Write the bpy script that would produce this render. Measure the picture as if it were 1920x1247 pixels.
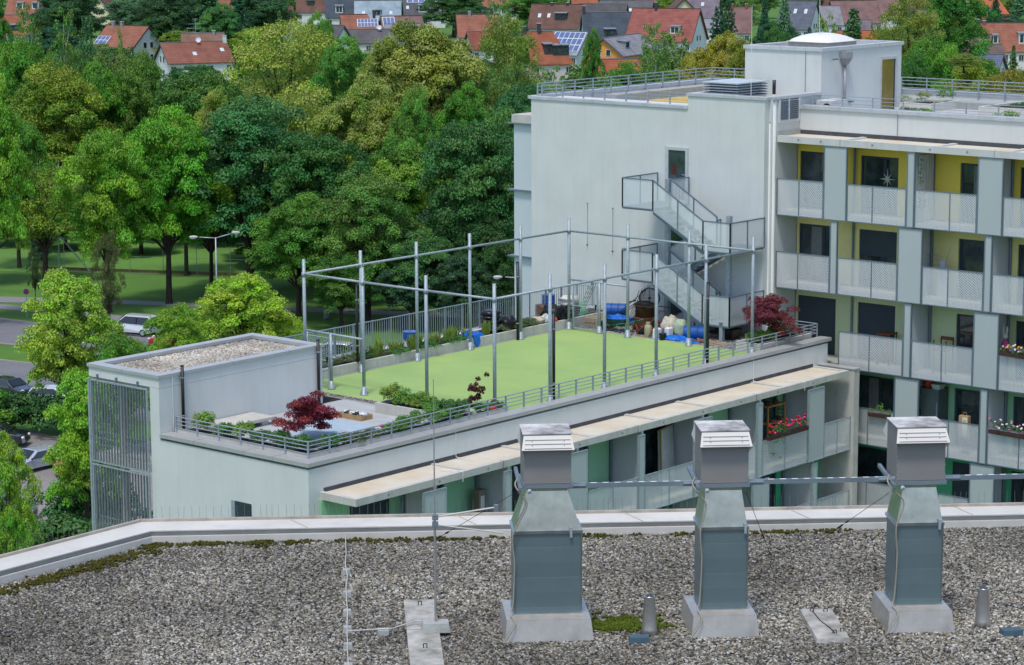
import bpy, bmesh, math, random
import numpy as np
from mathutils import Vector, Matrix
random.seed(7); np.random.seed(7)
S = bpy.context.scene
for o in list(bpy.data.objects): bpy.data.objects.remove(o)
COL = S.collection
rad = math.radians

# ------------------------------------------------------------------ camera
CAM = np.array([-61.851, -63.032, 17.234])
cr = np.array([0.65136646, -0.75875254, -0.00403886])
cu = np.array([0.13312936, 0.10904398, 0.98508171])
cw = np.array([0.74699284, 0.64218688, -0.17203983])
FPX = 4683.0
cam = bpy.data.cameras.new('camera')
cam.sensor_width = 36.0; cam.lens = FPX/1920*36.0
cam.clip_start = 0.5; cam.clip_end = 6000
camo = bpy.data.objects.new('camera', cam); COL.objects.link(camo)
camo.matrix_world = Matrix(((cr[0], cu[0], -cw[0], CAM[0]), (cr[1], cu[1], -cw[1], CAM[1]), (cr[2], cu[2], -cw[2], CAM[2]), (0, 0, 0, 1)))
S.camera = camo
S.render.resolution_x = 1024; S.render.resolution_y = 665

# ------------------------------------------------------------------ light
to_sun = Vector((-0.36, -0.16, 0.92)).normalized()
SUN_EL = math.asin(to_sun.z); SUN_ROT = math.atan2(to_sun.x, to_sun.y)
w = bpy.data.worlds.new('World'); S.world = w; w.use_nodes = True
nt = w.node_tree; nt.nodes.clear()
out = nt.nodes.new('ShaderNodeOutputWorld'); bg = nt.nodes.new('ShaderNodeBackground')
sky = nt.nodes.new('ShaderNodeTexSky'); sky.sky_type = 'NISHITA'; sky.sun_disc = False
sky.sun_elevation = SUN_EL; sky.sun_rotation = SUN_ROT; sky.altitude = 500
sky.air_density = 0.8; sky.dust_density = 1.8; sky.ozone_density = 1.0
bg.inputs['Strength'].default_value = 0.15
nt.links.new(sky.outputs[0], bg.inputs[0]); nt.links.new(bg.outputs[0], out.inputs[0])
sd = bpy.data.lights.new('sun', 'SUN'); sd.energy = 1.5; sd.angle = rad(10); sd.color = (1.0, 0.95, 0.88)
so = bpy.data.objects.new('sun', sd); COL.objects.link(so)
so.rotation_euler = (-to_sun).to_track_quat('-Z', 'Y').to_euler(); so.location = (-30, 20, 80)
S.view_settings.view_transform = 'Standard'; S.view_settings.look = 'None'
S.view_settings.exposure = 0.78; S.view_settings.gamma = 1.0; S.view_settings.use_curve_mapping = False
S.render.engine = 'CYCLES'
S.cycles.max_bounces = 6; S.cycles.transparent_max_bounces = 16

# ------------------------------------------------------------------ measuring helpers
ZG = -20.8                                   # street level
def ray(px, py): return cw + (px-960)/FPX*cr - (py-623.5)/FPX*cu
def gp(px, py, z=ZG):                         # point of the level plane z seen at a pixel of the survey photo
    d = ray(px, py); t = (z-CAM[2])/d[2]; return CAM + t*d
def at(px, py, dist):
    return CAM + dist*ray(px, py)
fh = np.array([cw[0], cw[1]]); fh /= np.linalg.norm(fh)       # horizontal forward, right
rh = np.array([fh[1], -fh[0]])
HEAD = math.atan2(rh[1], rh[0])
# roof frame of the foreground building
RO = np.array([-40.42, -45.09, 8.71]); ra_ = rad(4)
E1 = np.array([math.cos(ra_)*rh[0]+math.sin(ra_)*fh[0], math.cos(ra_)*rh[1]+math.sin(ra_)*fh[1], 0])
E2 = np.array([-E1[1], E1[0], 0])
RANG = math.atan2(E1[1], E1[0])
def RP(a, b, h): return RO + a*E1 + b*E2 + np.array([0, 0, h])

# ------------------------------------------------------------------ materials
MATS = {}
def nn(nt, t, **k):
    n = nt.nodes.new(t)
    for a, b in k.items(): setattr(n, a, b)
    return n
def mat(name, col, rough=0.8, metal=0.0, var=0.12, scale=3.0, bump=0.0, bscale=40.0, spec=0.3, col2=None, streak=0.0, coat=0.0):
    """base colour broken up by two octaves of noise; optional fine bump and vertical rain streaks"""
    if name in MATS: return MATS[name]
    m = bpy.data.materials.new(name); m.use_nodes = True; nt = m.node_tree; L = nt.links
    b = nt.nodes['Principled BSDF']
    tc = nn(nt, 'ShaderNodeTexCoord'); n1 = nn(nt, 'ShaderNodeTexNoise'); n1.inputs['Scale'].default_value = scale
    n1.inputs['Detail'].default_value = 6; n1.inputs['Roughness'].default_value = 0.6
    L.new(tc.outputs['Object'], n1.inputs['Vector'])
    mx = nn(nt, 'ShaderNodeMix', data_type='RGBA')
    c = col; c2 = col2 if col2 else tuple(x*(1-2*var) for x in c)
    mx.inputs[6].default_value = (*c, 1); mx.inputs[7].default_value = (*c2, 1)
    rp = nn(nt, 'ShaderNodeValToRGB'); rp.color_ramp.elements[0].position = .35; rp.color_ramp.elements[1].position = .75
    L.new(n1.outputs[0], rp.inputs[0]); L.new(rp.outputs[0], mx.inputs[0])
    last = mx.outputs[2]
    if streak:
        mp = nn(nt, 'ShaderNodeMapping'); mp.inputs['Scale'].default_value = (5, 5, .22)
        L.new(tc.outputs['Object'], mp.inputs[0])
        n2 = nn(nt, 'ShaderNodeTexNoise'); n2.inputs['Scale'].default_value = 1.0; n2.inputs['Detail'].default_value = 7
        L.new(mp.outputs[0], n2.inputs['Vector'])
        r2 = nn(nt, 'ShaderNodeValToRGB'); r2.color_ramp.elements[0].position = .5; r2.color_ramp.elements[1].position = .85
        L.new(n2.outputs[0], r2.inputs[0])
        m2 = nn(nt, 'ShaderNodeMix', data_type='RGBA'); m2.blend_type = 'MULTIPLY'
        mm = nn(nt, 'ShaderNodeMath', operation='MULTIPLY'); mm.inputs[1].default_value = streak
        L.new(r2.outputs[0], mm.inputs[0]); L.new(mm.outputs[0], m2.inputs[0])
        L.new(last, m2.inputs[6]); m2.inputs[7].default_value = (.55, .52, .46, 1); last = m2.outputs[2]
    L.new(last, b.inputs['Base Color'])
    b.inputs['Roughness'].default_value = rough; b.inputs['Metallic'].default_value = metal
    b.inputs['Specular IOR Level'].default_value = spec
    if coat: b.inputs['Coat Weight'].default_value = coat
    if bump:
        nb = nn(nt, 'ShaderNodeTexNoise'); nb.inputs['Scale'].default_value = bscale; nb.inputs['Detail'].default_value = 4
        L.new(tc.outputs['Object'], nb.inputs['Vector'])
        bp = nn(nt, 'ShaderNodeBump'); bp.inputs['Strength'].default_value = bump; bp.inputs['Distance'].default_value = .02
        L.new(nb.outputs[0], bp.inputs['Height']); L.new(bp.outputs[0], b.inputs['Normal'])
    MATS[name] = m; return m

def mesh_mat(name, col, pitch, ratio=0.72, hole=0.36):
    """expanded-metal sheet: staggered diamond openings cut through a metal skin"""
    m = bpy.data.materials.new(name); m.use_nodes = True; nt = m.node_tree; L = nt.links
    b = nt.nodes['Principled BSDF']; o = nt.nodes['Material Output']
    b.inputs['Base Color'].default_value = (*col, 1); b.inputs['Roughness'].default_value = .5; b.inputs['Metallic'].default_value = .25
    tc = nn(nt, 'ShaderNodeTexCoord'); sp = nn(nt, 'ShaderNodeSeparateXYZ'); L.new(tc.outputs['Object'], sp.inputs[0])
    def M(op, a, bb=None):
        n = nn(nt, 'ShaderNodeMath', operation=op)
        for i, v in enumerate((a, bb)):
            if v is None: continue
            if isinstance(v, (int, float)): n.inputs[i].default_value = v
            else: L.new(v, n.inputs[i])
        return n.outputs[0]
    h = M('ADD', sp.outputs[0], sp.outputs[1]); v = sp.outputs[2]
    u1 = M('MULTIPLY', h, 1/pitch); v1 = M('MULTIPLY', v, 1/(pitch*ratio))
    p = M('ABSOLUTE', M('SUBTRACT', M('FRACT', M('ADD', u1, v1)), .5))
    q = M('ABSOLUTE', M('SUBTRACT', M('FRACT', M('SUBTRACT', u1, v1)), .5))
    k = M('LESS_THAN', M('MAXIMUM', p, q), hole)
    tr = nn(nt, 'ShaderNodeBsdfTransparent'); ms = nn(nt, 'ShaderNodeMixShader')
    L.new(k, ms.inputs[0]); L.new(b.outputs[0], ms.inputs[1]); L.new(tr.outputs[0], ms.inputs[2]); L.new(ms.outputs[0], o.inputs[0])
    return m

def leaf_mat(name):
    """foliage: object colour x per-clump attribute, some light through the leaves"""
    m = bpy.data.materials.new(name); m.use_nodes = True; nt = m.node_tree; L = nt.links
    b = nt.nodes['Principled BSDF']; o = nt.nodes['Material Output']
    oi = nn(nt, 'ShaderNodeObjectInfo'); at_ = nn(nt, 'ShaderNodeAttribute'); at_.attribute_name = 'var'
    sp = nn(nt, 'ShaderNodeSeparateColor'); L.new(at_.outputs['Color'], sp.inputs[0])
    hs = nn(nt, 'ShaderNodeHueSaturation'); L.new(oi.outputs['Color'], hs.inputs['Color'])
    mr = nn(nt, 'ShaderNodeMapRange'); mr.inputs[3].default_value = .48; mr.inputs[4].default_value = .52; L.new(sp.outputs[1], mr.inputs[0])
    L.new(mr.outputs[0], hs.inputs['Hue'])
    mv = nn(nt, 'ShaderNodeMapRange'); mv.inputs[3].default_value = .70; mv.inputs[4].default_value = 1.85; L.new(sp.outputs[0], mv.inputs[0])
    L.new(mv.outputs[0], hs.inputs['Value'])
    # blossom / pale tips: object alpha carries how much of the crown has them
    mx = nn(nt, 'ShaderNodeMix', data_type='RGBA'); mx.inputs[7].default_value = (.33, .36, .085, 1)
    mm = nn(nt, 'ShaderNodeMath', operation='MULTIPLY'); L.new(sp.outputs[2], mm.inputs[0])
    iv = nn(nt, 'ShaderNodeMath', operation='SUBTRACT'); iv.inputs[0].default_value = 1; L.new(oi.outputs['Alpha'], iv.inputs[1])
    L.new(iv.outputs[0], mm.inputs[1]); L.new(mm.outputs[0], mx.inputs[0]); L.new(hs.outputs[0], mx.inputs[6])
    L.new(mx.outputs[2], b.inputs['Base Color']); b.inputs['Roughness'].default_value = .55; b.inputs['Specular IOR Level'].default_value = .35
    t = nn(nt, 'ShaderNodeBsdfTranslucent'); L.new(mx.outputs[2], t.inputs[0])
    ms = nn(nt, 'ShaderNodeMixShader'); ms.inputs[0].default_value = .25
    L.new(b.outputs[0], ms.inputs[1]); L.new(t.outputs[0], ms.inputs[2]); L.new(ms.outputs[0], o.inputs[0])
    return m

def wave_mat(name, col, period, axis='Z', dark=0.5, rough=.7, metal=0, spec=.3, width=.25, var=.1, scale=1.2):
    """ribs / slats / tile courses as fine lines along one object axis"""
    m = mat(name, col, rough, metal, var=var, scale=scale, spec=spec); nt = m.node_tree; L = nt.links
    b = nt.nodes['Principled BSDF']; src = b.inputs['Base Color'].links[0].from_socket
    tc = nn(nt, 'ShaderNodeTexCoord'); sp = nn(nt, 'ShaderNodeSeparateXYZ'); L.new(tc.outputs['Object'], sp.inputs[0])
    a = nn(nt, 'ShaderNodeMath', operation='MULTIPLY'); a.inputs[1].default_value = 1/period; L.new(sp.outputs[axis], a.inputs[0])
    f = nn(nt, 'ShaderNodeMath', operation='FRACT'); L.new(a.outputs[0], f.inputs[0])
    g = nn(nt, 'ShaderNodeMath', operation='LESS_THAN'); g.inputs[1].default_value = width; L.new(f.outputs[0], g.inputs[0])
    mx = nn(nt, 'ShaderNodeMix', data_type='RGBA'); mx.blend_type = 'MULTIPLY'; L.new(g.outputs[0], mx.inputs[0])
    L.new(src, mx.inputs[6]); mx.inputs[7].default_value = (dark, dark, dark, 1); L.new(mx.outputs[2], b.inputs['Base Color'])
    bp = nn(nt, 'ShaderNodeBump'); bp.inputs['Strength'].default_value = .6; bp.inputs['Distance'].default_value = .02
    L.new(f.outputs[0], bp.inputs['Height']); L.new(bp.outputs[0], b.inputs['Normal'])
    return m

RENDER = mat('render_plaster', (.58, .60, .57), .9, var=.05, scale=.7, bump=.25, bscale=60, streak=.13)
RENDER2 = mat('render_loggia', (.50, .52, .53), .9, var=.04, scale=1.2)
COPING = mat('coping_metal', (.46, .465, .455), .42, .35, var=.07, scale=1.5)
CONC = mat('concrete_pale', (.50, .49, .44), .9, var=.10, scale=2.2, bump=.3, bscale=30, streak=.35)
CONCT = mat('concrete_canopy_top', (.56, .535, .455), .9, var=.05, scale=.9, col2=(.50, .40, .27))
CONCG = mat('concrete_grey', (.36, .37, .34), .92, var=.12, scale=5, bump=.4, bscale=25, streak=.2)
GALV = mat('galvanised_steel', (.34, .40, .43), .55, .30, var=.16, scale=9)
GALVD = mat('grey_frame_steel', (.17, .22, .26), .5, .4, var=.08, scale=6)
RAILM = mat('railing_steel', (.33, .38, .42), .45, .4, var=.08, scale=6)
BLACK = mat('black_plastic', (.012, .014, .016), .4, var=.1, spec=.4)
PANEL = mat('privacy_panel', (.39, .44, .425), .6, .1, var=.02, scale=.6)
YELLOW = mat('yellow_render', (.74, .58, .09), .9, var=.03)
YELLO2 = mat('pale_yellow_render', (.74, .67, .28), .9, var=.03)
LIME = mat('lime_render', (.52, .60, .34), .9, var=.03)
MINT = mat('mint_render', (.27, .50, .31), .9, var=.03)
GREEN = mat('green_render', (.08, .40, .19), .9, var=.03)
WINF = mat('window_frame_dark', (.03, .045, .06), .4, var=.05)
GLASS = mat('window_glass', (.010, .018, .020), .05, 0, scale=1.7, spec=.9, col2=(.055, .085, .09), streak=.0)  # reflections of mesh and trees put into the colour as paler noise
SHUT = wave_mat('roller_shutter', (.05, .07, .085), .06, 'Z', .45)
TURF = mat('green_sport_surface', (.30, .425, .135), .95, var=.05, scale=.35, bump=.5, bscale=60, col2=(.225, .355, .12))
PAVE = mat('terrace_paving', (.40, .42, .42), .9, var=.07, scale=2)
SOIL = mat('soil', (.045, .033, .022), 1, var=.3, scale=9, bump=.6)
ROOFBED = mat('gravel_bed', (.035, .034, .028), 1, var=.25, scale=12, bump=.8, bscale=40)
DARKM = mat('dark_membrane', (.075, .08, .085), .85, var=.2, scale=3)
CAV = mat('anchor_grey', (.27, .26, .24), .95)
WOOD = mat('pale_wood', (.40, .27, .13), .8, var=.2, scale=6)
RUST = mat('rusty_steel', (.07, .045, .03), .75, .3, var=.4, scale=5, col2=(.22, .09, .025))
IRON = mat('dark_iron', (.02, .02, .022), .6, .3)
BLUED = mat('blue_drum_paint', (.012, .09, .33), .35, var=.15, scale=3, coat=.3)
TARP = mat('blue_tarpaulin', (.01, .15, .60), .45, var=.15, scale=6, bump=.8, bscale=12)
BAGB = mat('black_bag', (.016, .018, .022), .32, var=.2, scale=5, bump=.9, bscale=9)
MESH_B = mesh_mat('expanded_metal', (.74, .77, .77), .11, .56, .33)
MESH_S = mesh_mat('expanded_metal_stair', (.70, .74, .75), .11, .56, .335)
WIRE = mesh_mat('wire_mesh', (.45, .50, .52), .10, 1.0, .45)
BARK = mat('bark', (.055, .042, .032), .95, var=.35, scale=5, bump=.8, bscale=14)
BIRCH = mat('birch_bark', (.50, .48, .43), .9, var=.3, scale=6)
LEAF = leaf_mat('leaves')
SKY_DUMMY = None

# ------------------------------------------------------------------ mesh building
class MB:
    def __init__(s): s.v = []; s.f = []; s.mi = []; s.cur = 0
    def add(s, vs, fs):
        n = len(s.v); s.v += [tuple(map(float, p)) for p in vs]; s.f += [tuple(i+n for i in f) for f in fs]; s.mi += [s.cur]*len(fs); return s
    def box(s, x0, x1, y0, y1, z0, z1):
        if x0 > x1: x0, x1 = x1, x0
        if y0 > y1: y0, y1 = y1, y0
        return s.add([(x0,y0,z0),(x1,y0,z0),(x1,y1,z0),(x0,y1,z0),(x0,y0,z1),(x1,y0,z1),(x1,y1,z1),(x0,y1,z1)],
                     [(0,3,2,1),(4,5,6,7),(0,1,5,4),(1,2,6,5),(2,3,7,6),(3,0,4,7)])
    def hexa(s, b, t):            # bottom and top quads, same winding (ccw from above)
        return s.add(list(b)+list(t), [(0,3,2,1),(4,5,6,7),(0,1,5,4),(1,2,6,5),(2,3,7,6),(3,0,4,7)])
    def bar(s, p, q, w, h, up=(0,0,1)):
        p = np.array(p, float); q = np.array(q, float); d = q-p; d /= np.linalg.norm(d)
        u = np.array(up, float)
        if abs(d@u) > .98: u = np.array([1., 0, 0])
        a = np.cross(d, u); a /= np.linalg.norm(a); b = np.cross(a, d)
        a = a*w/2; b = b*h/2
        return s.add([p-a-b, p+a-b, p+a+b, p-a+b, q-a-b, q+a-b, q+a+b, q-a+b],
                     [(0,1,2,3),(7,6,5,4),(0,4,5,1),(1,5,6,2),(2,6,7,3),(3,7,4,0)])
    def tube(s, p, q, r, n=8, r2=None, cap=True):
        p = np.array(p, float); q = np.array(q, float); d = q-p; L = np.linalg.norm(d); d /= L
        u = np.array([0., 0, 1]) if abs(d[2]) < .98 else np.array([1., 0, 0])
        a = np.cross(d, u); a /= np.linalg.norm(a); b = np.cross(d, a); r2 = r if r2 is None else r2
        vs = []
        for c, rr in ((p, r), (q, r2)):
            for i in range(n):
                t = 2*math.pi*i/n; vs.append(c+rr*(math.cos(t)*a+math.sin(t)*b))
        fs = [(i, i+n, (i+1) % n+n, (i+1) % n) for i in range(n)]
        if cap: fs += [tuple(range(n)), tuple(range(2*n-1, n-1, -1))]
        return s.add(vs, fs)
    def path(s, pts, r, n=6, smooth=0):
        if smooth:
            P_ = [np.array(p, float) for p in pts]; P_ = [P_[0]]+P_+[P_[-1]]; q = []
            for i in range(1, len(P_)-2):
                for k in range(smooth):
                    t = k/smooth; a, b, c, d = P_[i-1:i+3]; q.append(.5*((2*b)+(c-a)*t+(2*a-5*b+4*c-d)*t*t+(3*b-a-3*c+d)*t**3))
            pts = q+[P_[-1]]
        for a, b in zip(pts[:-1], pts[1:]): s.tube(a, b, r, n, cap=not smooth)
        return s
    def lathe(s, prof, c=(0,0,0), n=16, ax=None, ux=None):
        c = np.array(c, float); ax = np.array(ax if ax is not None else (0,0,1), float); ax /= np.linalg.norm(ax)
        u = np.array([1., 0, 0]) if abs(ax[0]) < .9 else np.array([0, 1., 0])
        a = np.cross(ax, u); a /= np.linalg.norm(a); b = np.cross(ax, a); vs = []
        for r, z in prof:
            for i in range(n):
                t = 2*math.pi*i/n; vs.append(c+ax*z+r*(math.cos(t)*a+math.sin(t)*b))
        fs = [(k*n+i, k*n+(i+1) % n, (k+1)*n+(i+1) % n, (k+1)*n+i) for k in range(len(prof)-1) for i in range(n)]
        fs += [tuple(range(n-1, -1, -1)), tuple(range((len(prof)-1)*n, len(prof)*n))]
        return s.add(vs, fs)
    def blob(s, c, r, seed=0, amp=.15, nu=14, nv=9, power=1.0, freq=2.3):
        rng = np.random.RandomState(seed); ph = rng.rand(12)*6.28; vs = []
        for j in range(nv+1):
            th = math.pi*j/nv
            for i in range(nu):
                fi = 2*math.pi*i/nu
                x, y, z = math.sin(th)*math.cos(fi), math.sin(th)*math.sin(fi), math.cos(th)
                if power != 1: x, y, z = [math.copysign(abs(t)**power, t) for t in (x, y, z)]
                k = 1+amp*(math.sin(freq*3*x+ph[0])*math.sin(freq*2.6*y+ph[1])+.6*math.sin(freq*5*z+ph[2]+3*x)+.5*math.sin(freq*6*y+ph[3]-4*z))
                vs.append((c[0]+r[0]*x*k, c[1]+r[1]*y*k, c[2]+r[2]*z*k))
        fs = [(j*nu+i, (j+1)*nu+i, (j+1)*nu+(i+1) % nu, j*nu+(i+1) % nu) for j in range(nv) for i in range(nu)]
        return s.add(vs, fs)
    def prism(s, poly, z0, z1):
        n = len(poly); vs = [(x, y, z0) for x, y in poly]+[(x, y, z1) for x, y in poly]
        return s.add(vs, [tuple(range(n-1, -1, -1)), tuple(range(n, 2*n))]+[(i, (i+1) % n, (i+1) % n+n, i+n) for i in range(n)])
    def extr(s, poly3, vec):      # extrude a planar 3-D polygon along a vector
        n = len(poly3); vec = np.array(vec, float); vs = [np.array(p, float) for p in poly3]; vs += [p+vec for p in vs]
        return s.add(vs, [tuple(range(n-1, -1, -1)), tuple(range(n, 2*n))]+[(i, (i+1) % n, (i+1) % n+n, i+n) for i in range(n)])
    def build(s, name, m, parent=None, smooth=False, fix=True):
        off = np.zeros(3)
        if parent is not None: off = np.array(ROOTLOC.get(parent.name_full, (0,0,0)), float)
        me = bpy.data.meshes.new(name)
        me.from_pydata([(x-off[0], y-off[1], z-off[2]) for x, y, z in s.v], [], s.f)
        ms = m if isinstance(m, (list, tuple)) else [m]
        for q in ms: me.materials.append(q)
        if len(ms) > 1: me.polygons.foreach_set('material_index', s.mi)
        if fix:
            bm = bmesh.new(); bm.from_mesh(me); bmesh.ops.recalc_face_normals(bm, faces=bm.faces); bm.to_mesh(me); bm.free()
        if smooth: me.polygons.foreach_set('use_smooth', [True]*len(me.polygons))
        o = bpy.data.objects.new(name, me); COL.objects.link(o)
        if parent is not None: o.parent = parent; ROOTLOC[o.name_full] = tuple(off)
        return o
ROOTLOC = {}
LABELS = {}
def tag(o, label, cat, group=None, kind=None):
    if label: o['label'] = label
    if cat: o['category'] = cat
    if group: o['group'] = group
    if kind: o['kind'] = kind
    return o
def thing(name, label, cat, loc=(0,0,0), group=None, rz=0.0):
    o = bpy.data.objects.new(name, None); COL.objects.link(o); o.location = tuple(map(float, loc)); o.empty_display_size = .2
    ROOTLOC[o.name_full] = tuple(map(float, loc)); return tag(o, label, cat, group)
def local(name, label, cat, group=None):      # root whose parts are written in local coordinates, moved afterwards
    return thing(name, label, cat, (0,0,0), group)
def place(root, loc, rz=0.0, sc=1.0):
    root.location = tuple(map(float, loc)); root.rotation_euler = (0,0,rz); root.scale = (sc,)*3 if isinstance(sc, (int, float)) else sc
    return root
def dup(root, loc=None, rz=None, sc=None, label=None, group=None):
    r = root.copy(); COL.objects.link(r)
    if loc is not None: r.location = tuple(map(float, loc))
    if rz is not None: r.rotation_euler = (0,0,rz)
    if sc is not None: r.scale = (sc,)*3 if isinstance(sc, (int, float)) else sc
    if label: r['label'] = label
    if group: r['group'] = group
    for ch in list(root.children):
        c = ch.copy(); COL.objects.link(c); c.parent = r
        for g in list(ch.children):
            d = g.copy(); COL.objects.link(d); d.parent = c
    return r
def structure(name, mb, m, smooth=False):
    o = mb.build(name, m, None, smooth); o['kind'] = 'structure'; return o
# ================================================================== low wing with the roof court
XW, YS, XE = -9.42, -9.72, 19.10
lw = thing('low_apartment_wing', 'pale grey low apartment wing carrying the green sports court on its roof', 'building', (5, -4, ZG))
m = MB()
m.box(XW, XE, YS, -2.95, ZG, -.03)
m.box(-2.0, 18.8, -2.95, 2.0, ZG, -.03)
# stairwell at the north-west corner: open shaft behind the louvres
m.box(XW, XW+.25, -2.95, -2.50, ZG, 1.66); m.box(XW+.25, -2.0, -2.95, -2.75, -.03, 1.66)
m.box(-2.2, -2.0, -2.75, .50, -.03, 1.66)
lw_wall = m.build('wall', RENDER, lw)
m = MB(); m.box(XW-.004, -1.996, -2.954, -2.70, 1.665, 1.985); m.box(XW-.004, -1.996, .25, .504, 1.665, 1.985); m.box(XW-.004, XW+.25, -2.70, .25, 1.665, 1.985); m.box(-2.25, -1.996, -2.70, .25, 1.665, 1.985); m.box(XW+.25, -2.25, -2.70, .25, 1.665, 1.88)
m.build('roof_fascia', RENDER, lw)
m = MB(); m.box(-9.3, -2.0, -2.74, .42, -1.19, -.95); m.box(-9.3, -2.0, -2.74, .42, -4.05, -3.8); m.box(-9.3, -2.0, -2.74, .42, 1.5, 1.66)
m.box(-7.6, -2.2, -1.4, -1.2, -4, 1.5); m.box(-8.9, -8.7, -.55, -.35, -12, 1.5); m.box(-9.3, -2.0, -2.74, .42, -6.9, -6.7)
for i in range(10): m.box(-7.4+i*.28, -7.12+i*.28, -1.2, .2, -3.8+i*.145, -3.7+i*.145); m.box(-7.4+i*.28, -7.12+i*.28, -2.6, -1.4, -1.0+i*.145-.3, -.9+i*.145-.3)
m.build('stair_slab', CONC, lw)
# copings: fascia strip + top sheet, mitred look through separate lengths
def coping(mb, x0, x1, y0, y1, z0, z1, seams=(), ax='x'):
    mb.cur = 0; mb.box(x0, x1, y0, y1, z0, z1); mb.cur = 1
    for s in seams:
        if ax == 'x': mb.box(s, s+.012, y0-.003, y1+.003, z0-.003, z1+.003)
        else: mb.box(x0-.003, x1+.003, s, s+.012, z0-.003, z1+.003)
    mb.cur = 0
SEAM = mat('coping_seam', (.16, .18, .20), .6)
m = MB()
coping(m, XW-.05, 19.3, -9.77, -9.25, .055, .18, [-6.9, -3.9, -.9, 2.1, 5.1, 8.1, 11.1, 14.1, 17.1])
coping(m, XW-.05, -8.95, -9.25, -2.97, .055, .18, [-8.2, -6.9, -4.6], 'y')
m.build('parapet_coping', [COPING, SEAM], lw)
m = MB()
coping(m, XW-.05, -1.93, -3.0, -2.62, 1.985, 2.09, [-6.2, -3.6]); coping(m, XW-.05, -1.93, .2, .56, 1.985, 2.09, [-7, -4.5])
coping(m, XW-.05, XW+.35, -2.62, .2, 1.985, 2.09, [-1.2], 'y'); coping(m, -2.3, -1.93, -2.62, .2, 1.985, 2.09)
m.build('stair_roof_coping', [COPING, SEAM], lw)
m = MB(); m.box(XW+.35, -2.3, -2.62, .2, 1.90, 1.93); m.build('stair_roof_bed', ROOFBED, lw)
# louvre screen on the west face of the stairwell
m = MB(); zz = [(-1.19, 1.60), (-4.02, -1.25), (-6.9, -4.1)]
for z0, z1 in zz:
    m.box(XW-.10, XW-.04, -2.46, .36, z1-.05, z1); m.box(XW-.10, XW-.04, -2.46, .36, z0, z0+.05)
    m.box(XW-.10, XW-.04, -2.46, -2.41, z0+.05, z1-.05); m.box(XW-.10, XW-.04, .31, .36, z0+.05, z1-.05)
m.build('louvre_frame', GALV, lw)
m = MB()
for z0, z1 in zz:
    for i in range(19): m.bar((XW-.11+.03, -2.33+i*.142, z0+.05), (XW-.11+.03, -2.33+i*.142, z1-.05), .082, .012, (.12, -1, 0))
m.build('louvre_blades', GALV, lw)
m = MB(); m.tube((XW-.05, .47, ZG), (XW-.05, .47, 1.62), .055, 10)
for z in (-.2, -3.1):
    for zz_ in (0, .25, .5, .75): m.tube((-9.2, -2.6, z-.7+zz_*.9), (-9.2, .45, z-.7+zz_*.9), .018, 6)
m.build('corner_post', GALV, lw)
for y in (.02, -.93, -1.98): m = MB(); m.box(XW-.07, XW-.008, y, y+.05, 1.57, 1.78); m.build('louvre_bracket', GALVD, lw)
# west window with shutter
m = MB(); m.box(XW-.003, XW+.1, -7.16, -6.26, -3.2, -1.50); m.build('west_window', WINF, lw)
m = MB(); m.box(XW-.012, XW-.004, -7.12, -6.45, -3.2, -1.54); m.build('west_shutter', SHUT, lw)
m = MB(); m.box(XW-.03, XW-.004, -6.42, -6.26, -3.2, -1.50); m.build('window_reveal', GALV, lw)
# lightning conductor drops
CW = []
CW.append([(XW+.55, -2.99, 1.98), (XW+.55, -2.99, 0.2)]); CW.append([(-2.7, YS-.03, .05), (-2.7, YS-.03, -.78), (-2.6, YS-.25, -.82)])
CW.append([(14.05, YS-.03, .05), (14.05, YS-.03, -.78), (14.15, YS-.3, -.82)]); CW.append([(-4.4, YS-.9, -.78), (-4.2, -11.1, -.76), (-4.1, -11.3, -.8), (-4.1, -11.3, -1.12)])
CW.append([(14.9, -10.6, -.78), (15.1, -11.1, -.76), (15.2, -11.3, -.8), (15.2, -11.3, -1.12)])
for q_ in CW: m = MB(); m.path(q_, .012, 5); m.build('conductor_wire', mat('white_wire', (.7, .7, .68), .6), lw)
# canopy over the south balconies
m = MB(); m.cur = 0
m.box(-8.95, 18.25, -11.27, -11.10, -1.03, -.80); m.box(-8.95, -8.78, -11.10, YS, -1.03, -.80); m.box(18.08, 18.25, -11.10, YS, -1.03, -.80)
m.box(-8.78, 18.08, -11.10, YS, -1.03, -.845)
for x in (-3.9, -.45, 2.6, 6.2, 9.2, 13.9): m.box(x, x+.17, -11.1, YS, -.846, -.795)
for x in (-5.0, 1.9, 9.4): pass
lwc = m.build('canopy', CONC, lw)
m = MB(); m.box(-8.77, 18.07, -11.09, YS-.0, -.846, -.838); m.build('canopy_top', CONCT, lw)
m = MB()
for x in (-2.1, 5.0, 12.1): m = MB(); m.box(x, x+.02, -11.274, -11.09, -1.034, -.797); m.build('canopy_joint', DARKM, lw)
for x in np.arange(-7.5, 18, 2.33): m = MB(); m.lathe([(.045, -.003), (.045, .0035)], (x, -11.27, -.92), 10, (0, 1, 0)); m.build('anchor_plug', CAV, lw)
m = MB(); m.box(-8.78, 18.08, YS-.012, YS-.001, -.84, -.70); m.build('canopy_upstand', DARKM, lw)
# concrete end pier
m = MB(); m.box(18.45, 18.8, -11.40, YS, ZG, -.80); m.build('end_pier', CONC, lw)
m = MB(); m.box(18.42, 18.83, -11.43, YS, -.80, -.76); m.build('pier_cap', COPING, lw)
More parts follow.
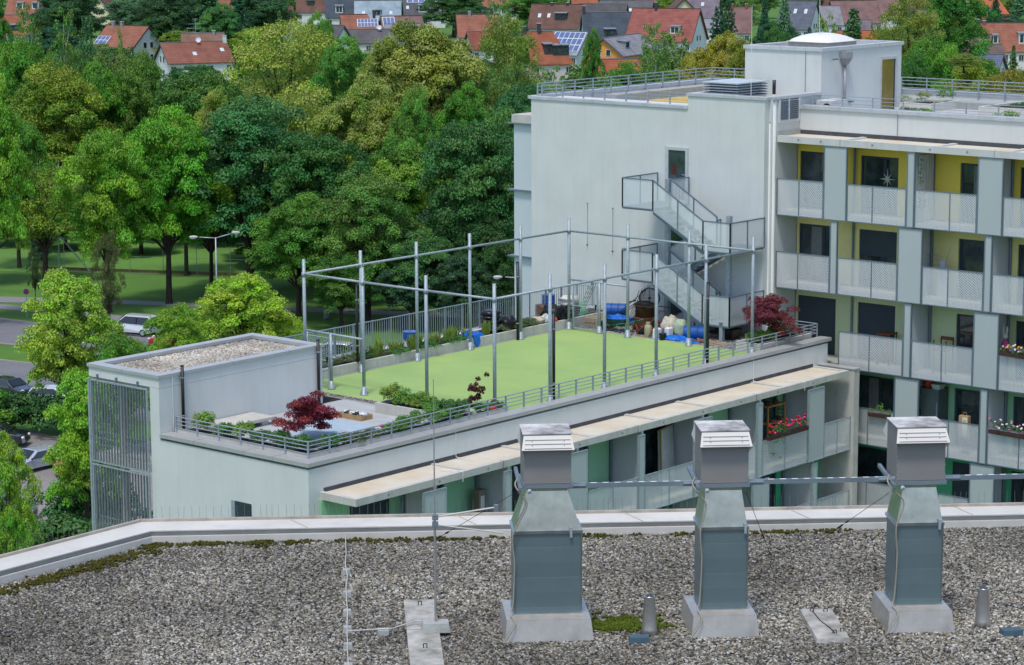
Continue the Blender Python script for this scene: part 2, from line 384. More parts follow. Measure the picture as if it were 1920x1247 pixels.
# south facade rows
def bay_wall(root, rows, openings, plane, axis, lo, hi):
    pass
part_x = [-5.33, -1.78, 1.77, 5.32, 8.87, 12.42, 15.97]
doors = [(-7.78, -5.93), (-5.0, -3.4), (-.04, 1.45), (2.1, 4.05), (7.15, 8.55), (9.2, 11.1), (13.75, 15.52), (16.3, 18.1)]
for r, (wm, z1) in enumerate([(MINT, -1.034), (GREEN, -3.94)]):
    z0 = z1-2.74; zt = z0+2.32
    m = MB(); xs = [-9.0]+[v for d in doors for v in d]+[18.45]
    for i in range(0, len(xs), 2): m.box(xs[i], xs[i+1], YS-.13, YS-.001, z0, z1)
    for a, b in doors: m.box(a, b, YS-.13, YS-.001, zt, z1)
    m.build('loggia_wall', wm, lw)
    for k, (a, b) in enumerate(doors):
        f = MB(); mid = a+(b-a)*.6
        f.box(a, a+.09, YS-.06, YS-.002, z0, zt); f.box(b-.09, b, YS-.06, YS-.002, z0, zt); f.box(mid-.07, mid+.07, YS-.06, YS-.002, z0, zt)
        f.box(a+.09, b-.09, YS-.058, YS-.004, zt-.09, zt); f.box(a+.09, b-.09, YS-.058, YS-.004, z0, z0+.1)
        if k % 2 == 0: f.box(mid+.07, b-.09, YS-.058, YS-.004, z0+1.0, z0+1.07)
        d = f.build('balcony_door', WINF, lw)
        g = MB(); g.box(a+.09, b-.09, YS-.03, YS-.012, z0+.1, zt-.09); g.build('glass', SHUT if k == 0 else GLASS, d)
    for x in part_x: m = MB(); m.box(x, x+.12, -11.18, YS-.13, z0, z1); m.build('partition', RENDER2, lw)
    for x in part_x: m = MB(); m.tube((x-.10, YS-.20, z0), (x-.10, YS-.20, z1), .05, 8); m.build('downpipe', GALVD, lw)
    m = MB(); m.box(-9.0, 18.45, -11.20, YS-.13, z0-.16, z0); m.build('balcony_slab', CONC, lw)
    # privacy panels and railings
    rt, rb = z0+1.15, z0-.18
    pan = []
    for i, x in enumerate(part_x):
        wide = (i % 2 == 0) if r == 0 else (i % 2 == 1)
        c = x-.12 if r == 0 else x; wd = 1.07 if wide else .36
        if wide and r == 0: c = x+.05-.0 if x > 10 else x-.08
        pan.append((c-wd/2, c+wd/2))
    def panel_pair(a, b, zb, zt_, root):
        p = MB(); p.box(a+.03, b-.03, -11.285, -11.255, zb+.03, zt_-.03)
        q = p.build('privacy_panel', PANEL, root)
        f = MB(); f.box(a, a+.04, -11.31, -11.23, zb, zt_); f.box(b-.04, b, -11.31, -11.23, zb, zt_)
        f.box(a+.04, b-.04, -11.31, -11.23, zt_-.03, zt_); f.box(a+.04, b-.04, -11.31, -11.23, zb, zb+.03); f.build('panel_frame', GALV, q)
    for a, b in pan: panel_pair(a, b, rb, z1-.12, lw)
    ed = [-8.9]+[v for p in pan for v in p]+[18.42]
    for i in range(0, len(ed), 2):
        a, b = ed[i]+.01, ed[i+1]-.01; c = (a+b)/2
        f = MB()
        for x in (a, c-.02, b-.04): f.box(x, x+.04, -11.29, -11.25, rb, rt)
        for z in (rb, rt-.035):
            f.box(a+.04, c-.02, -11.29, -11.25, z, z+.035); f.box(c+.02, b-.04, -11.29, -11.25, z, z+.035)
        q = f.build('balcony_railing', GALV, lw)
        g = MB(); g.add([(a+.04, -11.27, rb+.03), (b-.04, -11.27, rb+.03), (b-.04, -11.27, rt-.03), (a+.04, -11.27, rt-.03)], [(0,1,2,3)])
        g.build('mesh_infill', MESH_B, q)

# ------------------------------------------------------------------ terrace surfaces
m = MB(); m.box(-.55, 15.35, -9.24, .10, -.03, .004); structure('court_surface', m, TURF)
m = MB(); m.box(-8.9, -.95, -9.2, -2.96, -.03, 0.0); structure('terrace_paving', m, wave_mat('paving_joints', (.40, .42, .42), .6, 'X', .8, .9, width=.03))
m = MB(); m.box(-.62, -.55, -9.24, .1, -.03, .02); m.box(-1.02, -.95, -9.24, .1, -.03, .02); m.box(15.35, 15.42, -9.24, .16, -.03, .02); m.box(-.55, 15.35, .10, .155, -.03, .02); structure('court_kerb', m, CONCG)
m = MB(); m.box(15.42, 18.8, -9.24, 1.9, -.03, 0.0); m.box(-.95, -.62, -9.24, .1, -.03, 0.005); m.box(-2, -1.02, -2.95, .1, -.03, 0.0); structure('gravel_strip_bed', m, ROOFBED)

def seg_rail(name, label, pts, z0, z1, zs, spacing, m_, group=None, r=.016, feet=0.0, posts_at=None):
    """flat-bar post railing with thin horizontal rails along a polyline"""
    c = np.mean([[p[0], p[1]] for p in pts], axis=0)
    t = thing(name, label, 'railing', (c[0], c[1], z0), group)
    rails = MB(); n = 0
    for (ax_, ay), (bx, by) in zip(pts[:-1], pts[1:]):
        L = math.hypot(bx-ax_, by-ay); k = max(1, int(round(L/spacing))); dx, dy = (bx-ax_)/L, (by-ay)/L
        for z in zs: rails.tube((ax_, ay, z), (bx, by, z), r if z != zs[0] else r*1.25, 6)
        for i in range(k+1):
            if i == k and (bx, by) != pts[-1]: continue
            s_ = L*i/k
            if n < 95:
                p = MB(); p.bar((ax_+dx*s_, ay+dy*s_, z0-feet), (ax_+dx*s_, ay+dy*s_, z1), .05, .045); p.build('post', m_, t)
            n += 1
    rails.build('rail', m_, t)
    return t
seg_rail('terrace_railing', 'low grey steel railing with thin rails on the parapet along the green court', [(-8.94, -3.2), (-8.94, -9.24), (19.05, -9.24), (19.05, -8.0)], .18, .71, [.70, .575, .45, .325], .94, RAILM)

# picket fence on the far edge of the terrace
t = thing('picket_fence', 'tall grey steel fence of vertical bars along the far edge of the court', 'fence', (7, 1.65, .3))
m = MB(); x = -1.8
while x < 18.6: m.box(x-.009, x+.009, 1.64, 1.658, .42, 1.42); x += .125
m.build('bars', RAILM, t); m = MB(); m.box(-1.8, 18.7, 1.63, 1.67, 1.42, 1.455); m.box(-1.8, 18.7, 1.635, 1.665, .395, .42); m.build('top_rail', RAILM, t)
for i in range(21):
    m = MB(); m.box(-1.83+i*1.02, -1.77+i*1.02, 1.67, 1.70, .25, 1.46); m.build('post', RAILM, t)
m = MB(); m.box(-1.95, 18.75, 1.45, 1.95, -.03, .30); m.box(-1.97, 18.77, 1.42, 1.98, .30, .34); structure('fence_kerb', m, mat('white_kerb', (.55, .57, .58), .9))

# planter wall along the far side of the court
t = thing('long_planter', 'long pale concrete planter running along the far side of the green court', 'planter', (7, .3, 0))
m = MB(); m.box(-1.9, 18.3, .20, .32, -.02, .36); m.box(18.3, 18.42, .20, 1.42, -.02, .36); m.box(-2.0, -1.9, .20, 1.42, -.02, .36)
m.build('wall', CONC, t)
m = MB()
for i in range(19): m.box(-1.0+i*1.0, -.985+i*1.0, .196, .322, -.02, .363)
m.build('joint', CONCG, t)
m = MB(); m.box(-1.9, 18.3, .32, 1.42, -.02, .27); m.build('soil', SOIL, t)

# ------------------------------------------------------------------ ball cage: four by six galvanised posts
cage = thing('ball_court_frame', 'tall galvanised post-and-rail frame standing round the green rooftop court', 'ball court frame', (7.5, -4.5, 0))
def cage_post(x, y, h=4.53):
    p = MB(); p.tube((x, y, .0), (x, y, h), .062, 12)
    p.lathe([(.15, 0), (.15, .03), (.115, .05), (.085, .30), (.066, .31)], (x, y, .004), 10); p.lathe([(.085, 3.93), (.085, 4.07)], (x, y, 0), 10)
    for k in range(6):
        a = k*math.pi/3; p.bar((x+.06*math.cos(a), y+.06*math.sin(a), .03), (x+.13*math.cos(a), y+.13*math.sin(a), .03), .02, .02)
        p.bar((x+.075*math.cos(a), y+.075*math.sin(a), .28), (x+.14*math.cos(a), y+.14*math.sin(a), .04), .012, .012)
    return p.build('post', GALV, cage, True)
xs6 = [0.1, 3, 6, 9, 12, 15]
for x in xs6: cage_post(x, 0); cage_post(x, -9)
for y in (-3, -6): cage_post(0, y); cage_post(15, y)
m = MB()
for (a, b) in [((.1, 0), (15, 0)), ((.1, -9), (15, -9)), ((.1, 0), (0, -3)), ((0, -3), (0, -6)), ((0, -6), (.1, -9)), ((15, 0), (15, -9))]:
    m.tube((*a, 4.01), (*b, 4.01), .042, 10)
m.tube((.1, 0, 1.98), (0, -3, 1.98), .042, 10); m.tube((15, 0, 2.05), (15, -3, 2.05), .04, 10)
m.build('top_rail', GALV, cage, True)
for x, ya, yb_, h in ((0.03, -.25, -1.25, 1.95), (15, -.25, -1.45, 2.0)):
    m = MB(); m.tube((x, yb_-.12, 0), (x, yb_-.12, h+.05), .055, 10); m.lathe([(.15, 0), (.11, .05), (.075, .30)], (x, yb_-.12, .004), 10)
    m.tube((x, ya+.06, 0.05), (x, ya+.06, h), .03, 8); m.build('gate_post', GALV, cage, True)
    f = MB()
    for a, b in (((x, ya, .1), (x, yb_, .1)), ((x, ya, h-.12), (x, yb_, h-.12)), ((x, ya, .1), (x, ya, h-.12)), ((x, yb_, .1), (x, yb_, h-.12)), ((x, ya, 1.0), (x, yb_, 1.0))): f.tube(a, b, .022, 8)
    for i in range(1, 14): f.tube((x, ya+(yb_-ya)*i/14, .1), (x, ya+(yb_-ya)*i/14, h-.12), .004, 4, cap=False)
    for i in range(1, 26): f.tube((x, ya, .1+(h-.22)*i/26), (x, yb_, .1+(h-.22)*i/26), .004, 4, cap=False)
    g = f.build('gate', GALV, cage)
    f = MB(); f.box(x-.03, x+.03, yb_+.03, yb_+.1, .95, 1.15); f.build('lock', IRON, g)

def black_pole(x, y, z0, z1, label, clip, w=.11):
    t = thing('black_mast_tube', label, 'pole', (x, y, z0), 'black tubes clamped to the court posts and stair wall')
    m = MB(); m.tube((x, y, z0), (x, y, z1), w/2, 12); m.tube((x, y, z1), (x, y, z1+.03), w/2+.006, 12); m.build('tube', BLACK, t, True)
    for z in (z0+(z1-z0)*.22, z0+(z1-z0)*.82):
        m = MB(); m.lathe([(w/2+.008, -.02), (w/2+.008, .02)], (x, y, z), 12); m.tube((x, y, z), (clip[0], clip[1], z), .01, 5); m.build('clamp', GALV, t)
black_pole(3.0, .22, .36, 3.2, 'black tube clamped behind the second far-side court post', (3, .06), .1)
black_pole(11.78, -.03, .0, 3.1, 'black tube beside the far-side court post in front of the lamp', (12, -.03))
black_pole(3.22, -8.98, .0, 3.15, 'black tube beside the near-side court post, halfway along the parapet', (3, -9))
black_pole(11.95, -9.14, .0, 3.15, 'black tube covering the near-side court post in front of the staircase', (12, -9))
black_pole(XW+.93, -3.05, .18, 2.28, 'black tube on the stair tower wall beside its front corner', (XW+.93, -2.96))
black_pole(-2.28, -3.05, .0, 2.28, 'black tube on the stair tower wall at its far end by the gate', (-2.28, -2.96))
# ================================================================== main apartment building
mb_ = thing('main_apartment_building', 'tall pale grey apartment building with yellow and green balcony recesses', 'building', (26, -8, ZG))
GX = 18.8; YEND = -24.0; ZD = 8.45
m = MB()
m.box(GX, 21.0, -6.8, 5.18, ZG, 8.80)                       # gable end, lower part
m.box(21.0, 32.2, YEND, 5.6, ZG, ZD)
m.box(GX, GX+.3, -6.8, -3.06, 8.8, 9.33); m.box(GX+.3, 22.5, -6.9, -6.6, 8.45, 9.33); m.box(GX+.3, 22.5, -3.36, -3.06, 8.45, 9.33); m.box(19.1, 22.5, -6.6, -3.36, 8.8, 9.0)
m.box(19.12, 21.0, -6.93, -6.8, ZG, 9.33)
m.box(21.0, 21.3, YEND, -6.93, ZD, 8.88); m.box(31.9, 32.2, YEND, 5.6, ZD, 8.78); m.box(21.0, 31.9, 5.3, 5.6, ZD, 8.78)
m.box(GX, GX+.3, -3.06, 5.18, 8.8, 8.81)
m.build('wall', RENDER, mb_)
m = MB(); m.lathe([(.17, ZG), (.17, 9.33)], (19.28, -6.80, 0), 16); m.build('corner_column', RENDER, mb_, True)
m = MB()
coping(m, GX-.05, GX+.35, -3.06, 5.25, 8.80, 8.92, [-.9, 1.8, 4.1], 'y')
coping(m, GX-.05, GX+.33, -6.88, -3.0, 9.33, 9.44, [], 'y'); coping(m, GX+.33, 22.48, -7.0, -6.58, 9.33, 9.44, [19.6]); coping(m, GX+.33, 22.48, -3.36, -3.0, 9.33, 9.44)
coping(m, 20.93, 21.33, YEND, -7.0, 8.88, 9.02, [-23, -20, -17.6, -15.1, -11.5, -8.9], 'y')
coping(m, 31.85, 32.27, YEND, 5.25, 8.78, 8.90, list(np.arange(-22, 5, 3.0)), 'y'); coping(m, GX+.35, 32.27, 5.25, 5.67, 8.78, 8.90, list(np.arange(20, 32, 2.9)))
m.build('parapet_coping', [mat('coping_pale', (.50, .52, .53), .5, .2, var=.1, scale=2, streak=.3), SEAM], mb_)
m = MB(); m.box(GX+.3, 31.9, -3.0, 5.3, ZD, ZD+.01); m.box(21.3, 31.9, YEND, -3.0, ZD, ZD+.012)
m.build('roof_deck', mat('roof_paving', (.42, .43, .42), .9, var=.08, scale=1.5), mb_)
m = MB(); m.box(24.0, 30, -2.6, 3.4, ZD+.012, ZD+.03); m.build('yellow_play_surface', mat('ochre_surface', (.55, .40, .10), .9), mb_)
m = MB(); m.box(22.6, 31, 3.6, 4.3, ZD, ZD+.36); m.build('bench_ledge', CONCG, mb_); m = MB(); m.box(29, 30.2, -14, -4.5, ZD, ZD+.3); m.build('bench_ledge', CONCG, mb_)
# penthouse
m = MB(); m.box(22.5, 28.5, -6.94, -3.2, ZD, 11.05); m.build('penthouse_wall', RENDER, mb_)
m = MB()
coping(m, 22.44, 28.6, -7.0, -6.7, 11.05, 11.19, [24.6, 26.7]); coping(m, 22.44, 28.6, -3.45, -3.14, 11.05, 11.19)
coping(m, 22.44, 22.78, -6.7, -3.45, 11.05, 11.19, [-5.0], 'y'); coping(m, 28.3, 28.6, -6.7, -3.45, 11.05, 11.19)
pc = m.build('penthouse_coping', [mat('coping_pale2', (.52, .54, .55), .5, .2, var=.08), SEAM], mb_)
m = MB(); m.box(22.78, 28.3, -6.7, -3.45, 11.0, 11.07); m.build('penthouse_roof_bed', mat('pale_pebbles', (.45, .43, .38), 1, var=.35, scale=40, bump=1, bscale=60), mb_)
m = MB(); m.box(24.0, 26.1, -6.25, -4.3, 11.07, 11.30); m.build('skylight_curb', CONCG, mb_)
m = MB(); n = 12; vs = []; fs = []
for i in range(n+1):
    for j in range(n+1):
        u, v = i/n*2-1, j/n*2-1; vs.append((25.05+u*1.12, -5.27+v*1.04, 11.31+.34*(max(0, (1-u*u)*(1-v*v)))**.5))
for i in range(n):
    for j in range(n): a = i*(n+1)+j; fs.append((a, a+n+1, a+n+2, a+1))
m.add(vs, fs); m.box(23.93, 26.17, -6.31, -4.23, 11.295, 11.325)
m.build('skylight_dome', mat('acrylic_dome', (.72, .70, .66), .35, var=.03), mb_, True)
d = MB(); d.box(26.85, 26.95, -6.99, -6.93, ZD, 10.62); d.box(28.0, 28.12, -6.99, -6.93, ZD, 10.62); d.box(26.95, 28.0, -6.99, -6.93, 10.5, 10.62)
dd = d.build('penthouse_door', mat('alu_frame', (.55, .57, .58), .4, .3), mb_)
g = MB(); g.box(26.95, 27.9, -6.955, -6.943, ZD, 10.5); g.build('glass', mat('ochre_glass', (.26, .19, .035), .12, spec=.6, var=.2, scale=.8), dd)
g = MB(); g.box(27.9, 28.0, -6.96, -6.943, ZD, 10.5); g.build('door_gap', WINF, dd)
d = MB(); d.tube((24.05, -7.06, ZD), (24.05, -7.06, 10.45), .06, 10); d.build('rain_pipe', mat('grey_zinc', (.35, .35, .36), .5, .4), mb_, True)
d = MB(); d.hexa([(23.95, -7.14, 10.45), (24.15, -7.14, 10.45), (24.15, -6.95, 10.45), (23.95, -6.95, 10.45)], [(23.80, -7.25, 10.72), (24.30, -7.25, 10.72), (24.30, -6.95, 10.72), (23.80, -6.95, 10.72)]); d.box(23.80, 24.30, -7.25, -6.95, 10.72, 10.98)
d.build('rain_hopper', mat('grey_zinc', (.35, .35, .36)), mb_)
d = MB(); d.tube((23.1, -7.1, 10.72), (23.45, -7.1, 10.72), .035, 8); d.path([(22.46, -6.2, 11.04), (22.46, -6.2, 9.4)], .012, 5); d.path([(20.95, -11.52, 8.9), (20.95, -11.52, 8.05)], .012, 5)
d.box(24.5, 24.7, -7.1, -6.95, 8.9, 8.95); d.build('wall_fittings', GALVD, mb_)
# rooftop louvre box and side louvre window
t = thing('rooftop_ventilation_box', 'silver louvred ventilation box on the roof in front of the penthouse', 'ventilation box', (20.7, -3.9, 9.0))
m = MB(); m.box(19.6, 21.6, -4.9, -3.3, 9.0, 9.28); m.build('curb', mat('white_curb', (.6, .6, .58), .8), t)
m = MB()
for i in range(5): m.hexa([(19.52, -4.98, 9.3+i*.105), (21.68, -4.98, 9.3+i*.105), (21.68, -3.22, 9.3+i*.105), (19.52, -3.22, 9.3+i*.105)], [(19.62, -4.88, 9.36+i*.105), (21.58, -4.88, 9.36+i*.105), (21.58, -3.32, 9.36+i*.105), (19.62, -3.32, 9.36+i*.105)])
m.build('louvre_slats', GALV, t)
m = MB(); m.box(19.75, 21.45, -4.75, -3.45, 9.28, 9.8); m.build('core', BLACK, t)
m = MB(); m.box(19.52, 21.68, -4.98, -3.22, 9.82, 9.87); m.build('lid', mat('pale_lid', (.55, .62, .62), .4, .3), t)
lv = MB(); lv.box(19.5, 19.6, -7.0, -6.94, 8.4, 9.32); lv.box(20.85, 20.97, -7.0, -6.94, 8.4, 9.32); lv.box(20.15, 20.23, -7.0, -6.94, 8.5, 9.32); lv.box(19.6, 20.85, -7.0, -6.94, 8.4, 8.5)
q = lv.build('louvre_window', mat('white_curb', (.6, .6, .58)), mb_)
lv = MB()
for i in range(10):
    for a, b in ((19.6, 20.15), (20.23, 20.85)): lv.hexa([(a, -7.02, 8.52+i*.08), (b, -7.02, 8.52+i*.08), (b, -7.0, 8.52+i*.08), (a, -7.0, 8.52+i*.08)], [(a, -6.96, 8.56+i*.08), (b, -6.96, 8.56+i*.08), (b, -6.95, 8.57+i*.08), (a, -6.95, 8.57+i*.08)])
lv.build('slats', GALV, q); lv = MB(); lv.box(19.6, 20.85, -6.945, -6.935, 8.5, 9.3); lv.build('backing', BLACK, q)
t = thing('rooftop_flue', 'short black flue pipe on a white collar in front of the penthouse', 'pipe', (21.0, -5.7, 9.0))
m = MB(); m.tube((21, -5.7, 9.38), (21, -5.7, 9.95), .07, 12); m.build('pipe', BLACK, t, True); m = MB(); m.lathe([(.14, 0), (.09, .36)], (21, -5.7, 9.02), 12); m.build('collar', CONC, t, True)
for (px, py, top, z, d_, lb) in ((1444, 175, 19, 9.0, 'left', 'thin lightning rod rising left of the penthouse skylight'), (1536, 88, -18, 11.1, 'mid', 'thin lightning rod beside the white skylight dome')):
    p = gp(px, py, z) if z > 10 else np.array([20.4, -5.0, 9.0]); hh = 2.6
    t = thing('lightning_rod', lb, 'lightning rod', p, 'lightning rods on the roofs')
    m = MB(); m.tube(p, p+np.array([0, 0, hh if z > 10 else 3.9]), .014, 6, .008); m.build('rod', mat('white_wire', (.7, .7, .68)), t); m = MB(); m.lathe([(.12, 0), (.1, .08)], p, 8); m.build('foot', CONCG, t)
t = thing('air_conditioner', 'low white air conditioning unit between louvre window and rain pipe', 'air conditioner', (22.3, -7.5, ZD))
m = MB(); m.box(21.8, 22.9, -7.9, -7.2, ZD+.12, ZD+.72); m.build('casing', mat('white_curb', (.6, .6, .58)), t); m = MB(); m.lathe([(.2, -.01), (.2, .02)], (21.79, -7.7, ZD+.42), 14, (1, 0, 0)); m.build('fan_grille', IRON, t)

seg_rail('roof_front_railing', 'grey railing on the roof edge above the yellow balconies', [(21.4, YEND, ), (21.4, -7.3)], 8.95, 9.42, [9.42, 9.28, 9.13, 9.02], 1.45, RAILM, 'railings round the main roof', r=.011, feet=.5)
seg_rail('roof_gable_railing', 'grey railing behind the gable parapet of the main roof', [(19.3, -2.9), (19.3, 5.0)], 8.85, 9.38, [9.38, 9.24, 9.10, 8.98], 1.2, RAILM, 'railings round the main roof', r=.011, feet=.4)
seg_rail('roof_rear_railing', 'long grey railing on the rear edge of the main roof', [(19.3, 5.25), (31.8, 5.25), (31.8, YEND)], 8.85, 9.42, [9.42, 9.28, 9.13, 8.98], 1.25, RAILM, 'railings round the main roof', r=.018, feet=.42)

# rear winter-garden tower seen edge-on left of the gable
m = MB(); m.box(20.2, 31.5, 5.6, 7.35, ZG, 7.55); m.build('rear_bay', mat('pale_panel', (.50, .56, .57), .7, var=.02), mb_)
m = MB(); m.box(20.1, 31.5, 5.62, 7.4, 7.6, 7.95)
m.build('rear_bay_cornice', CONC, mb_)
m = MB()
for k in range(6): m.box(20.05, 31.5, 5.61, 7.62, 7.54-2.9*k, 7.598-2.9*k)
m.build('rear_bay_band', GALVD, mb_)

# east facade: recessed coloured loggias
wins = [(-8.9, -7.08), (-11.66, -9.93), (-16.2, -14.4), (-18.8, -16.95), (-22.6, -20.8)]
cols5 = [YELLOW, YELLO2, LIME, MINT, GREEN, GREEN]
PX = 21.0
for r in range(6):
    z0 = 4.95-2.9*r; z1 = z0+2.68; zt = z0+2.26
    a_, b_ = YEND, -7.0
    m = MB(); ed = [b_]+[v for w_ in wins for v in (w_[1], w_[0])]+[a_]
    for i in range(0, len(ed), 2): m.box(PX-.13, PX-.001, ed[i+1], ed[i], z0, z1)
    for a, b in wins: m.box(PX-.13, PX-.001, a, b, zt, z1)
    m.build('loggia_wall', cols5[r], mb_)
    for k, (a, b) in enumerate(wins):
        f = MB(); mid = b-(b-a)*.62; F = (PX-.05, PX-.002)
        f.box(*F, b-.09, b, z0, zt); f.box(*F, a, a+.09, z0, zt); f.box(*F, mid-.07, mid+.07, z0, zt)
        f.box(PX-.048, PX-.004, a+.09, b-.09, zt-.09, zt); f.box(PX-.048, PX-.004, a+.09, b-.09, z0, z0+.12)
        d = f.build('balcony_window', WINF, mb_)
        shut = {(1, 1): .45, (2, 0): 1.0, (2, 1): 1.0, (4, 2): .97, (3, 2): .0}.get((r, k), 0)
        g = MB(); g.box(PX-.026, PX-.012, a+.09, b-.09, z0+.12, zt-.09); g.build('glass', GLASS, d)
        if shut:
            g = MB(); g.box(PX-.075, PX-.052, a+.01, b-.01, zt-.01-(zt-z0)*shut, zt-.005); g.build('shutter', SHUT, d)
        elif (r+k) % 2 == 1:
            g = MB(); g.box(PX-.034, PX-.028, a+.15, mid-.1, z0+.95, z0+1.0); g.build('glazing_bar', GALV, d)
        if (r, k) in ((0, 2), (1, 0), (0, 3), (3, 1), (2, 3), (1, 3), (4, 3)):
            g = MB(); y_ = mid+.08
            while y_ < b-.55: g.box(PX-.0275-.008*(int(y_*20) % 2), PX-.0265, y_, y_+.045, z0+.2, zt-.1); y_ += .05
            g.build('curtain', mat('dim_curtain', (.20, .22, .21), .9), d)
    if r < 5:
        for y in (-13.2, -16.6, -19.9): m = MB(); m.box(19.5, PX-.13, y, y+.1, z0, z1); m.build('partition', RENDER2, mb_)
    for y in (-9.7, -13.28, -16.68): m = MB(); m.tube((PX-.2, y, z0), (PX-.2, y, z1), .05, 8); m.build('downpipe', GALVD, mb_)
    if r != 0: pass
    m = MB(); m.box(19.48, PX-.13, YEND, -6.95, z0-.15, z0-.005); m.build('balcony_slab', CONCG, mb_)
    rb, rt = z0-.18, z0+1.29
    if r % 2 == 0: pan = [(-10.24, -9.18), (-13.28, -12.93), (-17.06, -15.99), (-20.1, -19.74), (-23.9, -22.8)]
    else: pan = [(-9.86, -9.52), (-13.68, -12.6), (-16.68, -16.35), (-20.5, -19.4), (-23.5, -23.2)]
    top = z0+2.68 if r else 7.64
    if r >= 2: pan = pan[1:] if r < 3 else pan[1:]
    start = -6.97 if r < 2 else (-9.98 if r == 2 else -10.7)
    for a, b in pan:
        p = MB(); p.box(19.435, 19.465, a+.03, b-.03, rb+.03, top-.03); q = p.build('privacy_panel', PANEL, mb_)
        f = MB(); f.box(19.41, 19.49, a, a+.04, rb, top); f.box(19.41, 19.49, b-.04, b, rb, top); f.box(19.41, 19.49, a+.04, b-.04, top-.03, top); f.box(19.41, 19.49, a+.04, b-.04, rb, rb+.03)
        f.build('panel_frame', GALVD, q)
    ed = [start]+[v for p in pan for v in (p[1], p[0])]+[YEND]
    for i in range(0, len(ed)-1, 2):
        b, a = ed[i]-.01, ed[i+1]+.01
        if b-a < .3: continue
        if r >= 2 and i == 0: c = -11.41
        elif r < 2 and i == 0: c = -8.02
        else: c = {0: {2: -11.41, 4: -14.82}, 1: {2: -11.43, 4: -14.82}}.get(r % 2, {}).get(i, (a+b)/2)
        if not a+.2 < c < b-.2: c = (a+b)/2
        f = MB()
        for y in (a, c-.02, b-.04): f.box(19.43, 19.47, y, y+.04, rb, rt)
        for z in (rb, rt-.035): f.box(19.43, 19.47, a+.04, c-.02, z, z+.035); f.box(19.43, 19.47, c+.02, b-.04, z, z+.035)
        q = f.build('balcony_railing', GALVD, mb_)
        g = MB(); g.add([(19.45, a+.04, rb+.03), (19.45, b-.04, rb+.03), (19.45, b-.04, rt-.03), (19.45, a+.04, rt-.03)], [(0,1,2,3)]); g.build('mesh_infill', MESH_B, q)
# canopy above the top row
m = MB(); m.box(19.45, 19.6, YEND, -6.95, 7.66, 7.92); m.box(19.6, 20.99, YEND, -6.95, 7.70, 7.87)
for y in (-10.15, -14.2, -17.3, -21): m.box(19.6, 20.95, y, y+.2, 7.869, 7.93)
m.build('canopy', mat('concrete_canopy_pale', (.52, .53, .50), .9, var=.07, scale=1.5, streak=.3), mb_)
m = MB(); m.box(19.6, 20.97, YEND, -6.97, 7.869, 7.876); m.build('canopy_top', CONCT, mb_)
m = MB(); m.box(20.975, 20.998, YEND, -7.0, 7.88, 8.04); m.build('canopy_upstand', DARKM, mb_)
m = MB(); m.box(19.5, 20.97, -7.02, -6.935, 7.88, 8.10); m.build('canopy_end_flashing', CONCG, mb_)
m = MB()
for y in (-9.9, -16.65): m.box(19.444, 19.6, y, y+.02, 7.655, 7.925)
m.build('canopy_joint', mat('joint_grey', (.28, .28, .27), .9), mb_)
for y in (-7.95, -9.0, -11.35, -13.9, -15.5): m = MB(); m.lathe([(.05, -.004), (.05, .0035)], (19.45, y, 7.79), 10, (1, 0, 0)); m.build('anchor_plug', CAV, mb_)

# escape doors on the gable
for zf, lab in ((5.12, 0), (2.22, 1), (-.0, 2)):
    h = 2.15 if lab < 2 else 1.9
    d = MB(); d.box(GX-.02, GX+.02, -1.98, -1.94, zf, zf+h); d.box(GX-.06, GX-.004, -2.12, -1.98, zf, zf+h-.04); d.box(GX-.06, GX-.004, -3.10, -2.98, zf, zf+h-.04); d.box(GX-.06, GX-.004, -2.98, -2.12, zf+h-.16, zf+h-.04)
    dd = d.build('escape_door', mat('alu_frame', (.55, .57, .58)), mb_)
    g = MB(); g.box(GX-.02, GX-.003, -2.98, -2.12, zf, zf+h-.16); g.build('glass', GLASS, dd)
    g = MB(); g.box(GX-.075, GX-.03, -3.0, -2.92, zf+1.0, zf+1.03); g.tube((GX-.08, -3.0, zf+1.02), (GX-.08, -2.84, zf+1.02), .014, 6); g.build('handle', GALV, dd)
    if lab == 0:
        g = MB(); g.box(GX-.026, GX-.021, -2.52, -2.28, zf+1.0, zf+1.42); g.build('notice', mat('red_notice', (.07, .02, .018), .6), dd)
for y, z1_, z2_ in ((2.1, 4.6, 2.85), (.75, 4.5, 2.7), (-.9, 2.35, 1.6)):
    m = MB(); m.path([(GX-.03, y, z1_), (GX-.03, y, z2_)], .006, 4); m.tube((GX-.03, y, z1_), (GX-.12, y-.05, z1_), .02, 5); m.tube((GX-.01, y, z2_), (GX-.08, y, z2_), .025, 5); m.build('wall_hook', IRON, mb_)

# ================================================================== external escape staircase
st = thing('escape_staircase', 'galvanised zigzag escape staircase with expanded-metal sides on the gable wall', 'staircase', (17.5, -4.3, 0))
XO, XI, XR = 16.40, 17.45, 18.7
YL, YB, YE, YR = -1.62, -3.15, -5.62, -6.92          # landing far end, flight top, flight foot, right landing edge
def mesh_panel(quad, divs=1, w=.045, root=st):
    """framed panel on a planar quad: bottom-a, bottom-b, top-b, top-a"""
    a, b, c, d = [np.array(p, float) for p in quad]
    f = MB(); f.bar(a, b, w, w); f.bar(d, c, w, w); f.bar(a, d, w, w, (1, 0, 0)); f.bar(b, c, w, w, (1, 0, 0))
    for i in range(1, divs): t_ = i/divs; f.bar(a+(b-a)*t_, d+(c-d)*t_, w, w, (1, 0, 0))
    q = f.build('side_panel', GALVD, root); g = MB(); g.add([a, b, c, d], [(0,1,2,3)]); g.build('mesh_infill', MESH_S, q)
PH = 1.17
